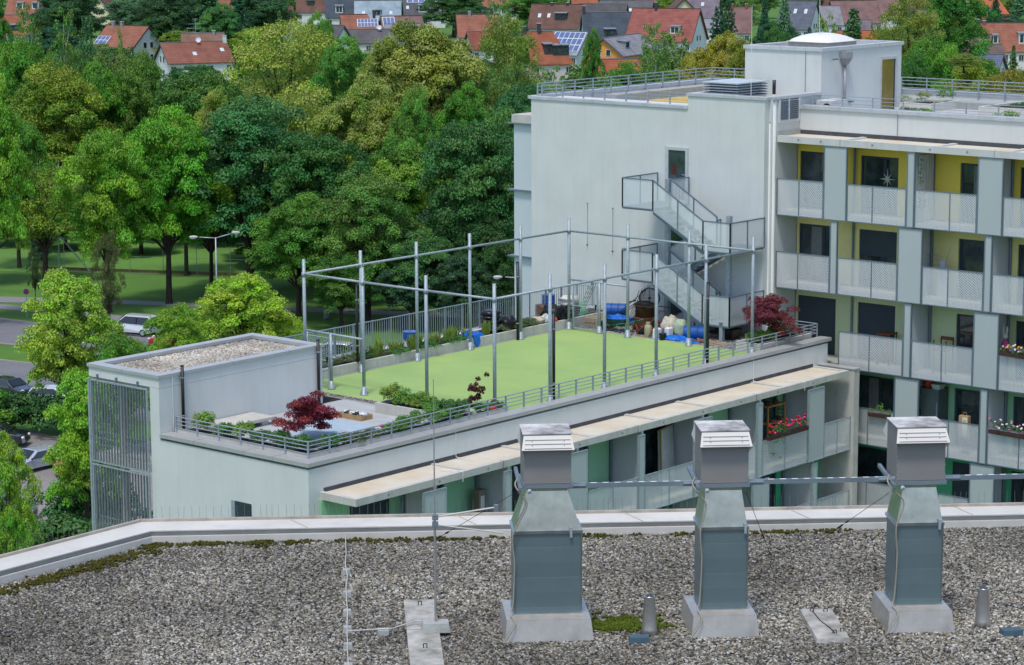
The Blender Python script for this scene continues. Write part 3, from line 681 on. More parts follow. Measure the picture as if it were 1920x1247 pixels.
for k in range(2):
    zt = 5.02-2.9*k; zm = zt-1.42                      # door-level landing, half landing
    mesh_panel([(XO, YL, zt-.05), (XO, YB, zt-.05), (XO, YB, zt+PH-.05), (XO, YL, zt+PH-.05)])
    mesh_panel([(XR, YL, zt-.05), (XO, YL, zt-.05), (XO, YL, zt+PH-.05), (XR, YL, zt+PH-.05)], 2)
    mesh_panel([(XO, YB, zt-.12), (XO, YE, zm-.05), (XO, YE, zm+PH-.05), (XO, YB, zt+PH-.05)], 2)
    mesh_panel([(XO, YE, zm-.05), (XO, YR, zm-.05), (XO, YR, zm+PH-.05), (XO, YE, zm+PH-.05)])
    mesh_panel([(XO, YR, zm-.05), (XR, YR, zm-.05), (XR, YR, zm+PH-.05), (XO, YR, zm+PH-.05)], 2)
    mesh_panel([(XI, YB-.1, zt-.1), (XI, YE+.1, zm+.0), (XI, YE+.1, zm+PH), (XI, YB-.1, zt+PH-.1)], 2)
    if k == 0: mesh_panel([(XI+.1, YB-.05, zt-.05), (XR, YB-.05, zt-.05), (XR, YB-.05, zt+1.05), (XI+.1, YB-.05, zt+1.05)])
    mesh_panel([(XI+.12, YE, zm-.1), (XI+.12, YB, zm-1.42), (XI+.12, YB, zm-1.42+PH), (XI+.12, YE, zm+PH-.1)], 2)
    m = MB(); m.box(XO+.03, XR, YB, YL+.03, zt-.12, zt-.02); m.box(XO+.03, XR, YR+.03, YE, zm-.12, zm-.02); m.build('landing', GALVD, st)
    m = MB()
    for i in range(8):
        t_ = (i+.5)/8; y = YB+(YE-YB)*t_; z = zt-(zt-zm)*(i+1)/8.5; m.box(XO+.05, XI-.02, y-.15, y+.15, z-.03, z)
        z2 = zm-(1.45)*(i+1)/8.5; y2 = YE+(YB-YE)*t_; m.box(XI+.14, XR, y2-.15, y2+.15, z2-.03, z2)
    m.build('tread', GALVD, st)
    m = MB()
    for x in (XO+.08, XI-.05): m.bar((x, YB, zt-.14), (x, YE, zm-.14), .05, .2)
    for x in (XI+.17, XR-.05): m.bar((x, YE, zm-.14), (x, YB, zm-1.56), .05, .2)
    m.build('stringer', GALVD, st)
m = MB()
m.box(XO+.0, XO+.16, YR+.32, YR+.48, 0, .8); m.box(XI-.03, XI+.15, YB+.0, YB+.18, 0, 6.1); m.box(XI-.03, XI+.15, YE-.55, YE-.37, 0, 4.85)
m.box(XO+.02, XO+.12, YL-.05, YL+.05, 2.0, 3.3)
m.build('column', GALV, st)
# ================================================================== foreground building: gravel roof, parapet, stacks
fb = thing('foreground_building', 'near building with the gravel roof and white metal parapet below the camera', 'building', (RO[0], RO[1], ZG))
inner = [(14.0, 4.70), (-4.87, 4.88), (-12.6, -3.3)]
def offs(o):
    r = []
    n1 = np.array([inner[1][1]-inner[0][1], -(inner[1][0]-inner[0][0])], float); n1 /= np.linalg.norm(n1)
    if n1[1] < 0: n1 = -n1
    d2 = np.array(inner[2], float)-np.array(inner[1], float); n2 = np.array([d2[1], -d2[0]]); n2 /= np.linalg.norm(n2)
    if n2[1] < 0: n2 = -n2
    b = (n1+n2); b /= (b@n1)
    return [np.array(inner[0])+n1*o, np.array(inner[1])+b*o, np.array(inner[2])+n2*o]
def strip(mb, o0, h0, o1, h1):
    A, B = offs(o0), offs(o1)
    for i in range(2):
        mb.add([RP(A[i][0], A[i][1], h0), RP(A[i+1][0], A[i+1][1], h0), RP(B[i+1][0], B[i+1][1], h1), RP(B[i][0], B[i][1], h1)], [(0,1,2,3)])
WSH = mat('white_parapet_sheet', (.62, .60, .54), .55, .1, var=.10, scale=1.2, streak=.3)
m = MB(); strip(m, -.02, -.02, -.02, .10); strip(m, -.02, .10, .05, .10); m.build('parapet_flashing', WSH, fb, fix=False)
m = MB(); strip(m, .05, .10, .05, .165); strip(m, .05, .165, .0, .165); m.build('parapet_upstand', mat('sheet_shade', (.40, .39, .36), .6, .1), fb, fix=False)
m = MB(); strip(m, .0, .165, .0, .18); strip(m, .0, .18, .40, .20); m.build('parapet_coping', WSH, fb, fix=False)
m = MB(); strip(m, .40, .20, .40, .235); strip(m, .40, .235, .45, .235); strip(m, .45, .235, .45, -1.2)
m.build('parapet_lip', mat('stained_lip', (.42, .38, .32), .8, var=.25, scale=4), fb, fix=False)
A, B = offs(.0), offs(.41); m_seam = []
for t_ in (.05, .17, .29, .41, .53, .65, .77, .89):
    m = MB(); p = A[0]+(A[1]-A[0])*t_; q = B[0]+(B[1]-B[0])*(t_+.005); m.bar(RP(*p, .182), RP(*q, .204), .012, .012); m.build('coping_seam', mat('beige_seal', (.48, .42, .33), .7), fb)
for t_ in (.28, .62): m = MB(); p = A[1]+(A[2]-A[1])*t_; q = B[1]+(B[2]-B[1])*(t_+.005); m.bar(RP(*p, .182), RP(*q, .204), .012, .012); m.build('coping_seam', mat('beige_seal', (.48, .42, .33), .7), fb)
O45 = offs(.44)
poly = [tuple(RP(p[0], p[1], 0)[:2]) for p in O45]+[tuple(RP(-12.6, -9, 0)[:2]), tuple(RP(14, -9, 0)[:2])]
m = MB(); m.prism(poly, ZG, RO[2]-.12); m.build('wall', RENDER, fb)
poly2 = [tuple(RP(p[0], p[1], 0)[:2]) for p in offs(-.01)]+[tuple(RP(-12.6, -9, 0)[:2]), tuple(RP(14, -9, 0)[:2])]
m = MB(); m.prism(poly2, RO[2]-.11, RO[2]-.006); m.build('roof_bed', ROOFBED, fb)

# ---- pebbles: real stones, scattered by geometry nodes (nobody could count them)
def pebble_mat(name, cols):
    m = bpy.data.materials.new(name); m.use_nodes = True; nt = m.node_tree; L = nt.links; b = nt.nodes['Principled BSDF']
    oi = nn(nt, 'ShaderNodeObjectInfo'); cr_ = nn(nt, 'ShaderNodeValToRGB'); cr_.color_ramp.interpolation = 'CONSTANT'
    e = cr_.color_ramp.elements; e[0].position = 0; e[0].color = (*cols[0], 1); e[1].position = 1/len(cols); e[1].color = (*cols[1], 1)
    for i in range(2, len(cols)): x = e.new(i/len(cols)); x.color = (*cols[i], 1)
    L.new(oi.outputs['Random'], cr_.inputs[0])
    geo = nn(nt, 'ShaderNodeNewGeometry'); n = nn(nt, 'ShaderNodeTexNoise'); n.inputs['Scale'].default_value = .42; n.inputs['Detail'].default_value = 6; L.new(geo.outputs['Position'], n.inputs['Vector'])
    mr = nn(nt, 'ShaderNodeMapRange'); mr.inputs[1].default_value = .3; mr.inputs[2].default_value = .7; mr.inputs[3].default_value = .36; mr.inputs[4].default_value = .98; L.new(n.outputs[0], mr.inputs[0])
    mx = nn(nt, 'ShaderNodeVectorMath', operation='SCALE'); L.new(cr_.outputs[0], mx.inputs[0]); L.new(mr.outputs[0], mx.inputs['Scale']); L.new(mx.outputs[0], b.inputs['Base Color'])
    b.inputs['Roughness'].default_value = .85; b.inputs['Specular IOR Level'].default_value = .2
    return m
def pebbles(name, polys, z, density, size, material, seed=1, dmin=None):
    me = bpy.data.meshes.new(name); vs = []; fs = []
    for p in polys: n = len(vs); vs += [(x, y, z) for x, y in p]; fs.append(tuple(range(n, n+len(p))))
    me.from_pydata(vs, [], fs); o = bpy.data.objects.new(name, me); COL.objects.link(o); me.materials.append(material)
    bm = bmesh.new(); bm.from_mesh(me)
    for f in bm.faces:
        if f.normal.z < 0: f.normal_flip()
    bm.to_mesh(me); bm.free()
    g = bpy.data.node_groups.new(name, 'GeometryNodeTree'); N = g.nodes; L = g.links
    g.interface.new_socket('Geometry', in_out='INPUT', socket_type='NodeSocketGeometry'); g.interface.new_socket('Geometry', in_out='OUTPUT', socket_type='NodeSocketGeometry')
    i = N.new('NodeGroupInput'); u = N.new('NodeGroupOutput')
    d = N.new('GeometryNodeDistributePointsOnFaces'); d.distribute_method = 'RANDOM'; d.inputs['Density'].default_value = density; d.inputs['Seed'].default_value = seed
    ico = N.new('GeometryNodeMeshIcoSphere'); ico.inputs['Radius'].default_value = size/2; ico.inputs['Subdivisions'].default_value = 2
    sp = N.new('GeometryNodeSetPosition'); nz = N.new('ShaderNodeTexNoise'); nz.inputs['Scale'].default_value = 1.1/size; nz.inputs['Detail'].default_value = 1
    vm = N.new('ShaderNodeVectorMath'); vm.operation = 'SUBTRACT'; vm.inputs[1].default_value = (.5, .5, .5); v2 = N.new('ShaderNodeVectorMath'); v2.operation = 'SCALE'; v2.inputs['Scale'].default_value = size*.5
    L.new(nz.outputs['Color'], vm.inputs[0]); L.new(vm.outputs[0], v2.inputs[0]); L.new(v2.outputs[0], sp.inputs['Offset'])
    tf = N.new('GeometryNodeTransform'); tf.inputs['Scale'].default_value = (1.2, .95, .80)
    sm = N.new('GeometryNodeSetMaterial'); sm.inputs['Material'].default_value = material
    L.new(ico.outputs['Mesh'], sp.inputs['Geometry']); L.new(sp.outputs[0], tf.inputs['Geometry']); L.new(tf.outputs[0], sm.inputs['Geometry'])
    ip = N.new('GeometryNodeInstanceOnPoints'); L.new(i.outputs[0], d.inputs['Mesh']); L.new(d.outputs['Points'], ip.inputs['Points']); L.new(sm.outputs[0], ip.inputs['Instance'])
    r1 = N.new('FunctionNodeRandomValue'); r1.data_type = 'FLOAT_VECTOR'; r1.inputs[0].default_value = (-.6, -.6, 0); r1.inputs[1].default_value = (.6, .6, 6.28)
    r2 = N.new('FunctionNodeRandomValue'); r2.data_type = 'FLOAT_VECTOR'; r2.inputs[0].default_value = (.45, .45, .5); r2.inputs[1].default_value = (1.55, 1.4, 1.4); r2.inputs['Seed'].default_value = 5
    r1.inputs['Seed'].default_value = 2
    L.new(r1.outputs[0], ip.inputs['Rotation']); L.new(r2.outputs[0], ip.inputs['Scale']); L.new(ip.outputs[0], u.inputs[0])
    md = o.modifiers.new('scatter', 'NODES'); md.node_group = g
    return o
def rpoly(pts): return [tuple(RP(a, b, 0)[:2]) for a, b in pts]
PB = pebble_mat('roof_pebbles', [(.22,.21,.175),(.36,.345,.30),(.10,.095,.08),(.26,.215,.145),(.52,.50,.44),(.15,.145,.125),(.30,.285,.245),(.06,.058,.048),(.38,.33,.23),(.20,.195,.17),(.60,.58,.51),(.12,.10,.07),(.07,.068,.055),(.30,.28,.24)])
o = pebbles('roof_gravel', [rpoly([(9.2, 4.72), (-4.85, 4.86), (-10.5, -1.2), (-10.5, -1.6), (9.2, -1.6)])], RO[2]+.002, 1750, .035, PB, 3)
tag(o, 'grey and white round gravel covering the near roof', 'gravel', kind='stuff')
PB2 = pebble_mat('cream_pebbles', [(.52,.47,.38),(.62,.60,.54),(.40,.32,.20),(.55,.52,.45),(.70,.68,.63),(.34,.31,.26),(.48,.40,.28)])
o = pebbles('stair_roof_gravel', [[(XW+.35, -2.62), (-2.3, -2.62), (-2.3, .2), (XW+.35, .2)]], 1.935, 420, .075, PB2, 4); tag(o, 'cream gravel on the small roof of the stair tower', 'gravel', kind='stuff')
o = pebbles('court_edge_gravel', [[(-.95, -5.4), (-.62, -5.4), (-.62, 0), (-.95, 0)], [(15.45, -9.2), (18.75, -9.2), (18.75, 0.1), (15.45, 0.1)], [(-5.2, -4.9), (-3.9, -4.9), (-3.9, -4.2), (-5.2, -4.2)]], .01, 330, .075, pebble_mat('court_pebbles', [(.30,.27,.24),(.45,.42,.38),(.20,.15,.12),(.36,.33,.30),(.55,.52,.48)]), 5); tag(o, 'brown and white gravel strips beside the green court', 'gravel', kind='stuff')

# ---- moss
def moss(name, label, pts, seed, col, hgt=1.0):
    rng = np.random.RandomState(seed); m = MB()
    for a, b, r in pts:
        for k in range(9): s_ = .010+.016*rng.rand(); m.blob(tuple(RP(a+rng.randn()*r*1.3, b+rng.randn()*r*.9, .012+rng.rand()*.022)), (s_, s_, s_*.8*hgt), seed=rng.randint(9999), amp=.35, nu=6, nv=4)
    o = m.build(name, mat('moss_'+name, col, 1, var=.35, scale=14, bump=1, bscale=120, spec=.1), None, True); tag(o, label, 'moss', kind='stuff')
rng = np.random.RandomState(3)
P = [( -4.9+rng.rand()**1.5*9.5, 4.72+rng.randn()*.05, .02+.025*rng.rand()) for _ in range(130)]
P += [(-4.85-t_*5.2+rng.randn()*.05+.12, 4.75-t_*5.5-rng.rand()*.35, .03+.03*rng.rand()) for t_ in rng.rand(210)]
moss('edge_moss', 'olive moss growing along the foot of the white parapet', P, 5, (.10, .10, .018))
moss('moss_patch', 'bright green moss patch beside the first ventilation stack', [(.95+rng.randn()*.22, .5+rng.randn()*.10, .05*rng.rand()+.02) for _ in range(75)]+[(.85+rng.randn()*.35, .85+rng.randn()*.12, .022) for _ in range(26)], 6, (.12, .17, .02))

# ---- bird wires on the lip
rng = np.random.RandomState(8); m = MB(); B = offs(.43)
for i in range(2):
    L_ = np.linalg.norm(B[i+1]-B[i]); k = 0.0
    while k < L_:
        p = B[i]+(B[i+1]-B[i])*k/L_; q = RP(p[0], p[1], .235); m.tube(q, q+np.array([rng.randn()*.006, rng.randn()*.006, .17]), .0022, 3, cap=False); k += .07+.05*rng.rand()
o = m.build('bird_wires', mat('spike_wire', (.25, .27, .28), .5, .5)); tag(o, 'fine upright bird wires along the outer lip of the parapet', 'bird wires', kind='stuff')

# ---- ventilation stacks
SHEET = wave_mat('duct_sheet', (.15, .215, .225), .36, 'Z', .93, .40, .35, .5, .5)
CONE = mat('duct_cone', (.50, .54, .53), .26, .92, var=.24, scale=2.5)
FLASH = mat('zinc_flashing', (.48, .455, .41), .42, .55, var=.14, scale=5, streak=.25)
BOXG = mat('hood_casing', (.215, .21, .195), .7, .05, var=.05, scale=2)
HOOD = mat('hood_white', (.57, .55, .50), .55, .05, var=.04)
HTOP = mat('hood_top_dirty', (.58, .57, .55), .8, var=.1, scale=3.2, col2=(.06, .055, .05))
HOSE = mat('beige_cable', (.30, .275, .22), .7)
GALB = mat('bracket_steel', (.22, .27, .30), .45, .5)
def stack(a0, label, xb, xs, xt, xh, ztc, cut):
    """xb base, xs shaft, xt cone top, xh hood half-open spans along the roof's long axis"""
    t = local('ventilation_stack', label, 'ventilation stack', 'ventilation stacks in a row on the gravel roof')
    Y0, Y1 = .17, .70
    m = MB(); m.hexa([(xb[0], -.05, -.01), (xb[1], -.05, -.01), (xb[1], .92, -.01), (xb[0], .92, -.01)], [(xb[0]+.03, 0, .255), (xb[1]-.03, 0, .255), (xb[1]-.03, .88, .255), (xb[0]+.03, .88, .255)])
    m.hexa([(xb[0]+.03, 0, .256), (xb[1]-.03, 0, .256), (xb[1]-.03, .88, .256), (xb[0]+.03, .88, .256)], [(xs[0]-.02, Y0-.03, .285), (xs[1]+.02, Y0-.03, .285), (xs[1]+.02, Y1+.03, .285), (xs[0]-.02, Y1+.03, .285)])
    m.build('base_flashing', FLASH, t)
    m = MB(); m.box(xs[0], xs[1], Y0, Y1, .27, 1.25); m.build('shaft', SHEET, t)
    m = MB(); zc = 1.28; ym0, ym1 = Y0+.06, Y1-.06
    m.hexa([(xs[0], Y0, zc), (xs[1], Y0, zc), (xs[1], Y1, zc), (xs[0], Y1, zc)], [(xt[0], ym0, ztc), (xt[1], ym0, ztc), (xt[1], ym1, ztc), (xt[0], ym1, ztc)])
    m.build('cone', CONE, t)
    m = MB()
    for z, e, h in ((.27, .02, .03), (1.245, .018, .035)):
        m.box(xs[0]-e, xs[1]+e, Y0-e, Y0+.01, z, z+h); m.box(xs[0]-e, xs[0]+.01, Y0+.01, Y1+e, z, z+h); m.box(xs[1]-.01, xs[1]+e, Y0+.01, Y1+e, z, z+h)
    for x in (xs[0]-.012, xs[1]-.003): m.box(x, x+.015, Y0-.012, Y0+.01, .30, 1.245)
    m.box(xt[0]-.01, xt[1]+.01, ym0-.01, ym0+.01, ztc-.05, ztc)
    m.build('flange', CONE, t)
    m = MB(); m.box(xh[0]-.02, xh[1]+.02, Y0-.02, Y1+.02, ztc, ztc+.045); m.bar((xh[0]-.045, Y0-.1, ztc+.01), (xh[0]-.045, Y1+.2, ztc+.07), .04, .04); m.build('support_frame', GALB, t)
    z0, z1 = ztc+.05, 2.42
    m = MB(); m.box(xh[0], xh[1], Y0, Y1, z0, z1); c = m.build('hood_casing', BOXG, t)
    m = MB()
    for z in np.arange(z0+.06, z1-.1, .11):
        for x in (xh[0]-.004, xh[1]-.004): m.box(x, x+.008, Y0-.006, Y0+.004, z, z+.012)
    m.build('rivet', GALV, c)
    m = MB()
    for ya, s_ in ((Y0, -1), (Y1, 1)):
        m.add([(xh[0]-.0, ya+s_*.005, z1-.01), (xh[1]+.0, ya+s_*.005, z1-.01), (xh[1]+.03, ya+s_*.10, z1-.165), (xh[0]-.03, ya+s_*.10, z1-.165), (xh[0]-.03, ya+s_*.085, z1-.175), (xh[1]+.03, ya+s_*.085, z1-.175), (xh[1], ya, z1-.25), (xh[0], ya, z1-.25)],
              [(0,1,2,3), (3,2,5,4), (0,3,4,7), (1,6,5,2)])
    m.build('weather_hood', HOOD, t)
    m = MB()
    for k in (.3, .58, .88):
        zz_ = z1-.01-.155*k; yy = Y0-.005-.095*k; m.box(xh[0]+.02-.02*k, xh[1]-.02+.02*k, yy-.008, yy-.002, zz_-.004, zz_+.003)
    for k in (.37, .65):
        for x in (xh[0]+.09, xh[1]-.09): m.box(x, x+.008, Y0-.005-.095*k-.012, Y0-.005-.095*k, z1-.01-.155*k-.006, z1-.01-.155*k+.004)
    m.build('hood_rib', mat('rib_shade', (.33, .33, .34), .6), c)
    m = MB(); m.box(xh[0]-.012, xh[1]+.012, Y0-.012, Y1+.012, z1, z1+.012); m.box(xh[0]+.05, xh[0]+.14, Y0+.12, Y0+.22, z1+.012, z1+.018); m.build('hood_top', HTOP, t)
    m = MB(); x = xs[0]
    m.path([(xh[0]-.06, Y0+.1, ztc+.1), (xh[0]-.10, Y0+.02, ztc+.04), (xh[0]-.05, Y0-.05, ztc-.05), (xt[0]-.02, Y0-.06, ztc-.2), (x-.02, Y0-.07, 1.25), (x-.0, Y0-.06, .9), (x-.02, Y0-.06, .42), (x-.05, Y0-.08, .32), (xb[0]+.12, -.05, .22), (xb[0]-.02, -.1, .02)], .0095, 7, smooth=6); m.build('cable', HOSE, t, True)
    m = MB(); m.lathe([(.02, 0), (.03, .03), (.0, .05)], (xh[0]+.06, Y0-.05, ztc-.03), 8, (0, -1, .3)); m.box(xt[1]+.03, xt[1]+.06, Y0-.04, Y0, 1.2, 1.32); m.build('clamp', GALV, t)
    place(t, RP(a0, 0, 0), RANG)
stack(.05, 'widest ventilation stack with a flared cone, left of the other two', (-.52, .52), (-.39, .39), (-.225, .225), (-.275, .275), 1.79, 0)
stack(2.11, 'narrow ventilation stack in the middle of the row on the gravel roof', (-.40, .40), (-.265, .275), (-.20, .205), (-.27, .28), 1.755, 0)
stack(4.42, 'narrow ventilation stack with scratched shaft, right of the row', (-.40, .40), (-.27, .275), (-.185, .19), (-.285, .285), 1.74, 0)
def tray(a, b, label):
    t = local('cable_tray', label, 'cable tray', 'perforated steel channels bridging the ventilation stacks')
    m = MB(); m.box(a, b, .24, .29, 1.775, 1.815); m.box(a, b, .235, .24, 1.765, 1.82); m.build('channel', GALB, t)
    m = MB(); x = a+.08
    while x < b-.1: m.box(x, x+.07, .245, .285, 1.8151, 1.8165); x += .14
    m.build('slots', mat('bright_slot', (.75, .76, .76), .5), t)
    m = MB(); m.tube((a-.05, .26, 1.79), (a+.16, .26, 1.79), .035, 10); m.build('coupling', GALB, t); m = MB(); m.tube((b-.16, .26, 1.79), (b+.05, .26, 1.79), .035, 10); m.build('coupling', GALB, t)
    place(t, RO, RANG)
tray(.34, 1.80, 'short steel channel spanning from the widest stack to the middle stack'); tray(2.42, 4.1, 'steel channel spanning from the middle stack to the right stack'); tray(4.75, 8.5, 'steel channel running from the right stack out of the picture')

# cone vents, blue bricks, slabs
for a, b, lb in ((1.24, .15, 'short tapered steel vent by the bright moss patch'), (5.20, .15, 'short tapered steel vent right of the last ventilation stack')):
    t = thing('cone_vent', lb, 'vent pipe', RP(a, b, 0), 'tapered vent pipes')
    m = MB(); m.lathe([(.105, 0), (.09, .08), (.062, .46), (.066, .47), (.066, .475)], RP(a, b, 0), 24); m.build('cone', mat('brushed_zinc', (.50, .49, .46), .3, .75, var=.08, scale=20), t, True)
    m = MB(); m.lathe([(.052, 0), (.052, .004)], RP(a, b, .4755), 20); m.build('opening', BLACK, t)
BB = mat('blue_grey_block', (.06, .11, .14), .8, var=.15, scale=8)
for a, b, lb, rz in ((1.09, -.12, 'flat dark blue-grey block lying before the vent by the moss', -.05), (5.45, -.2, 'flat dark blue-grey block lying before the rightmost cone vent', .1)):
    m = MB(); m.hexa([(-.125, -.08, 0), (.125, -.08, 0), (.125, .08, 0), (-.125, .08, 0)], [(-.115, -.07, .075), (.115, -.07, .075), (.115, .07, .075), (-.115, .07, .075)])
    o = m.build('rubber_block', BB); o.location = RP(a, b, 0); o.rotation_euler[2] = RANG+rz; tag(o, lb, 'block', 'blue-grey blocks on the gravel')
OLDC = mat('weathered_slab', (.44, .43, .39), .95, var=.2, scale=4, bump=.6, bscale=30, col2=(.13, .125, .10))
t = local('ballast_slab', 'long weathered concrete slab under the lightning rod, left of the stacks', 'concrete slab', 'weathered concrete slabs on the gravel')
m = MB(); m.box(-.19, .19, -1.4, -.02, 0, .06); m.box(-.19, .19, 0, 1.25, 0, .06); m.build('slab', OLDC, t); m = MB()
for y in (-.75, 1.0): m.path([(-.02, y, .06), (-.02, y, .11), (.02, y, .11), (.02, y, .06)], .006, 5)
m.build('lifting_eye', IRON, t); place(t, RP(-1.40, .42, 0), RANG)
t = local('ballast_slab', 'short weathered concrete slab between the middle and right stacks', 'concrete slab', 'weathered concrete slabs on the gravel')
m = MB(); m.hexa([(-.2, -.62, 0), (.2, -.62, 0), (.2, .62, 0), (-.2, .62, 0)], [(-.19, -.61, .06), (.19, -.61, .06), (.19, .61, .06), (-.19, .61, .06)]); m.build('slab', OLDC, t); m = MB()
for x, y in ((-.06, .5), (.1, .48), (.05, -.42), (.15, -.35)): m.path([(x-.02, y, .06), (x-.02, y, .10), (x+.02, y, .10), (x+.02, y, .06)], .006, 5)
m.path([(-.06, .5, .075), (-.03, .1, .066), (.03, -.2, .068), (.05, -.42, .07)], .005, 5); m.build('lifting_eye', IRON, t); place(t, RP(3.33, .26, 0), RANG-.02)
# lightning rod and conductor
t = local('roof_lightning_rod', 'tall thin lightning rod on a concrete foot with two white stay arms', 'lightning rod')
m = MB(); m.tube((0, 0, .1), (0, 0, 1.5), .014, 8); m.tube((0, 0, 1.5), (0, 0, 3.05), .009, 8, .005); m.build('rod', mat('rod_steel', (.42, .41, .40), .4, .6), t)
m = MB(); m.hexa([(-.17, -.12, .055), (.17, -.12, .055), (.17, .12, .055), (-.17, .12, .055)], [(-.15, -.1, .16), (.15, -.1, .16), (.15, .1, .16), (-.15, .1, .16)]); m.build('foot', CONCG, t)
m = MB(); m.tube((0, -.01, 1.42), (.72, -.0, 1.52), .011, 8); m.build('stay_arm', mat('cream_rod', (.50, .49, .43), .6), t); m = MB(); m.tube((0, -.01, 1.33), (.80, -.05, 1.22), .009, 8); m.build('stay_arm', mat('cream_rod', (.50, .49, .43)), t)
m = MB(); m.box(-.03, .04, -.03, .03, 1.30, 1.36); m.box(-.03, .04, -.03, .03, 1.385, 1.445); m.box(.69, .74, -.03, .03, 1.47, 1.55); m.build('clamp', GALB, t)
place(t, RP(-1.25, .38, 0), RANG)
t = local('lightning_conductor', 'white conductor wire crossing the gravel on small concrete blocks', 'conductor wire')
m = MB(); pts = [(-2.28, 4.95, .10)]; rng = np.random.RandomState(2)
for y in np.arange(4.4, -1.8, -.55): pts.append((-2.28+rng.randn()*.006, y, .085))
m.path(pts, .006, 5); m.path([(-2.28, .33, .085), (-1.75, .40, .085), (-1.5, .62, .10), (-1.28, .42, .16)], .007, 5); m.path([(-2.28, 4.95, .10), (-2.28, 4.97, .19)], .007, 5); m.build('wire', mat('dull_wire', (.52, .51, .48), .6), t)
for y in (3.1, 2.05, 1.25, .55, -.12, -.9):
    m = MB(); m.hexa([(-2.34, y-.055, 0), (-2.22, y-.055, 0), (-2.22, y+.055, 0), (-2.34, y+.055, 0)], [(-2.325, y-.045, .075), (-2.235, y-.045, .075), (-2.235, y+.045, .075), (-2.325, y+.045, .075)]); m.build('block', CONCG, t)
m = MB(); m.box(-1.93, -1.80, .34, .46, 0, .075); m.build('block', CONCG, t); place(t, RO, RANG)
for (pa, pb, lb) in (((-.29, .1, 1.78), (-1.62, 3.6, .02), 'thin dark guy wire from the widest stack down to the left'), ((2.36, .15, 1.7), (3.25, 3.4, .02), 'thin dark guy wire behind the middle stack sloping right'), ((4.12, .15, 1.7), (3.92, 4.0, .02), 'thin dark guy wire behind the right stack sloping left')):
    t = local('guy_wire', lb, 'guy wire', 'dark guy wires of the stacks'); pa, pb = np.array(pa), np.array(pb)
    m = MB(); m.tube(pa, pb, .0035, 5); m.build('wire', IRON, t); m = MB(); m.tube(pa+(pb-pa)*.62, pa+(pb-pa)*.68, .012, 6); m.tube(pa+(pb-pa)*.55, pa+(pb-pa)*.57, .012, 6); m.build('turnbuckle', IRON, t); place(t, RO, RANG)
# ================================================================== foliage generator
def leaf_object(name, clumps, per, leaf, seed=0, up=.35, material=None, aspect=.62):
    """clumps: list of (centre, radii, tone, hue, tip). one mesh of many small leaf faces"""
    rng = np.random.RandomState(seed); C_ = []; N_ = []; A_ = []
    for c, r, tone, hue, tip in clumps:
        k = max(per//5, int(per*(np.mean(r)/np.mean(clumps[0][1]))**2)) if per else 4
        d = rng.randn(k, 3); d /= np.linalg.norm(d, axis=1)[:, None]; d[:, 2] = np.where(d[:, 2] < -.35, -d[:, 2]*.5, d[:, 2])
        rr = .55+.5*rng.rand(k)**.6; C_.append(np.array(c)+d*np.array(r)*rr[:, None])
        n = d*.8+rng.randn(k, 3)*.45+np.array([0, 0, up]); N_.append(n/np.linalg.norm(n, axis=1)[:, None])
        a = np.ones((k, 4)); a[:, 0] = np.clip(tone+rng.randn(k)*.13, 0, 1); a[:, 1] = np.clip(hue+rng.randn(k)*.12, 0, 1)
        a[:, 2] = np.clip(tip*((d[:, 2] > .05)*1.0)*(rr > .78)*(rng.rand(k) < .75), 0, 1); A_.append(a)
    C_ = np.vstack(C_); N_ = np.vstack(N_); A_ = np.vstack(A_); n = len(C_)
    t = rng.randn(n, 3); t -= (t*N_).sum(1)[:, None]*N_; t /= np.linalg.norm(t, axis=1)[:, None]; b = np.cross(N_, t)
    s = leaf*(.65+.7*rng.rand(n))[:, None]
    V = np.stack([C_-t*s*.5, C_+b*s*aspect*.5+N_*s*.08, C_+t*s*.5, C_-b*s*aspect*.5+N_*s*.08], 1).reshape(-1, 3)
    me = bpy.data.meshes.new(name); me.vertices.add(4*n); me.vertices.foreach_set('co', V.ravel())
    me.loops.add(4*n); me.loops.foreach_set('vertex_index', np.arange(4*n)); me.polygons.add(n)
    me.polygons.foreach_set('loop_start', np.arange(0, 4*n, 4)); me.polygons.foreach_set('loop_total', np.full(n, 4)); me.update(calc_edges=True)
    ca = me.color_attributes.new('var', 'FLOAT_COLOR', 'CORNER'); ca.data.foreach_set('color', np.repeat(A_, 4, 0).ravel())
    me.materials.append(material or LEAF)
    o = bpy.data.objects.new(name, me); COL.objects.link(o); return o
def shrub(name, label, cat, loc, size, col, seed=0, leaf=.06, n=14, per=70, blossom=1.0, group=None, stems=True, upright=1.0, root=None):
    rng = np.random.RandomState(seed); t = root or thing(name, label, cat, loc, group)
    cl = []
    for i in range(n):
        a = rng.rand()*6.28; q = rng.rand()**.6
        h = size[2]*(.25+.6*rng.rand()*(1-.45*q)*upright)
        cl.append(((math.cos(a)*q*size[0]*.42, math.sin(a)*q*size[1]*.42, h), (size[0]*.16+.02, size[1]*.16+.02, size[2]*.22), .3+.5*rng.rand(), rng.rand(), 1.0))
    f = leaf_object('foliage', cl, per, leaf, seed); f.parent = t; f.color = (*col, blossom)
    if stems:
        m = MB()
        for c in cl[:7]: m.tube((c[0][0]*.2, c[0][1]*.2, -.02), c[0], .008, 4, .004)
        s = m.build('stem', BARK, t)
    return t

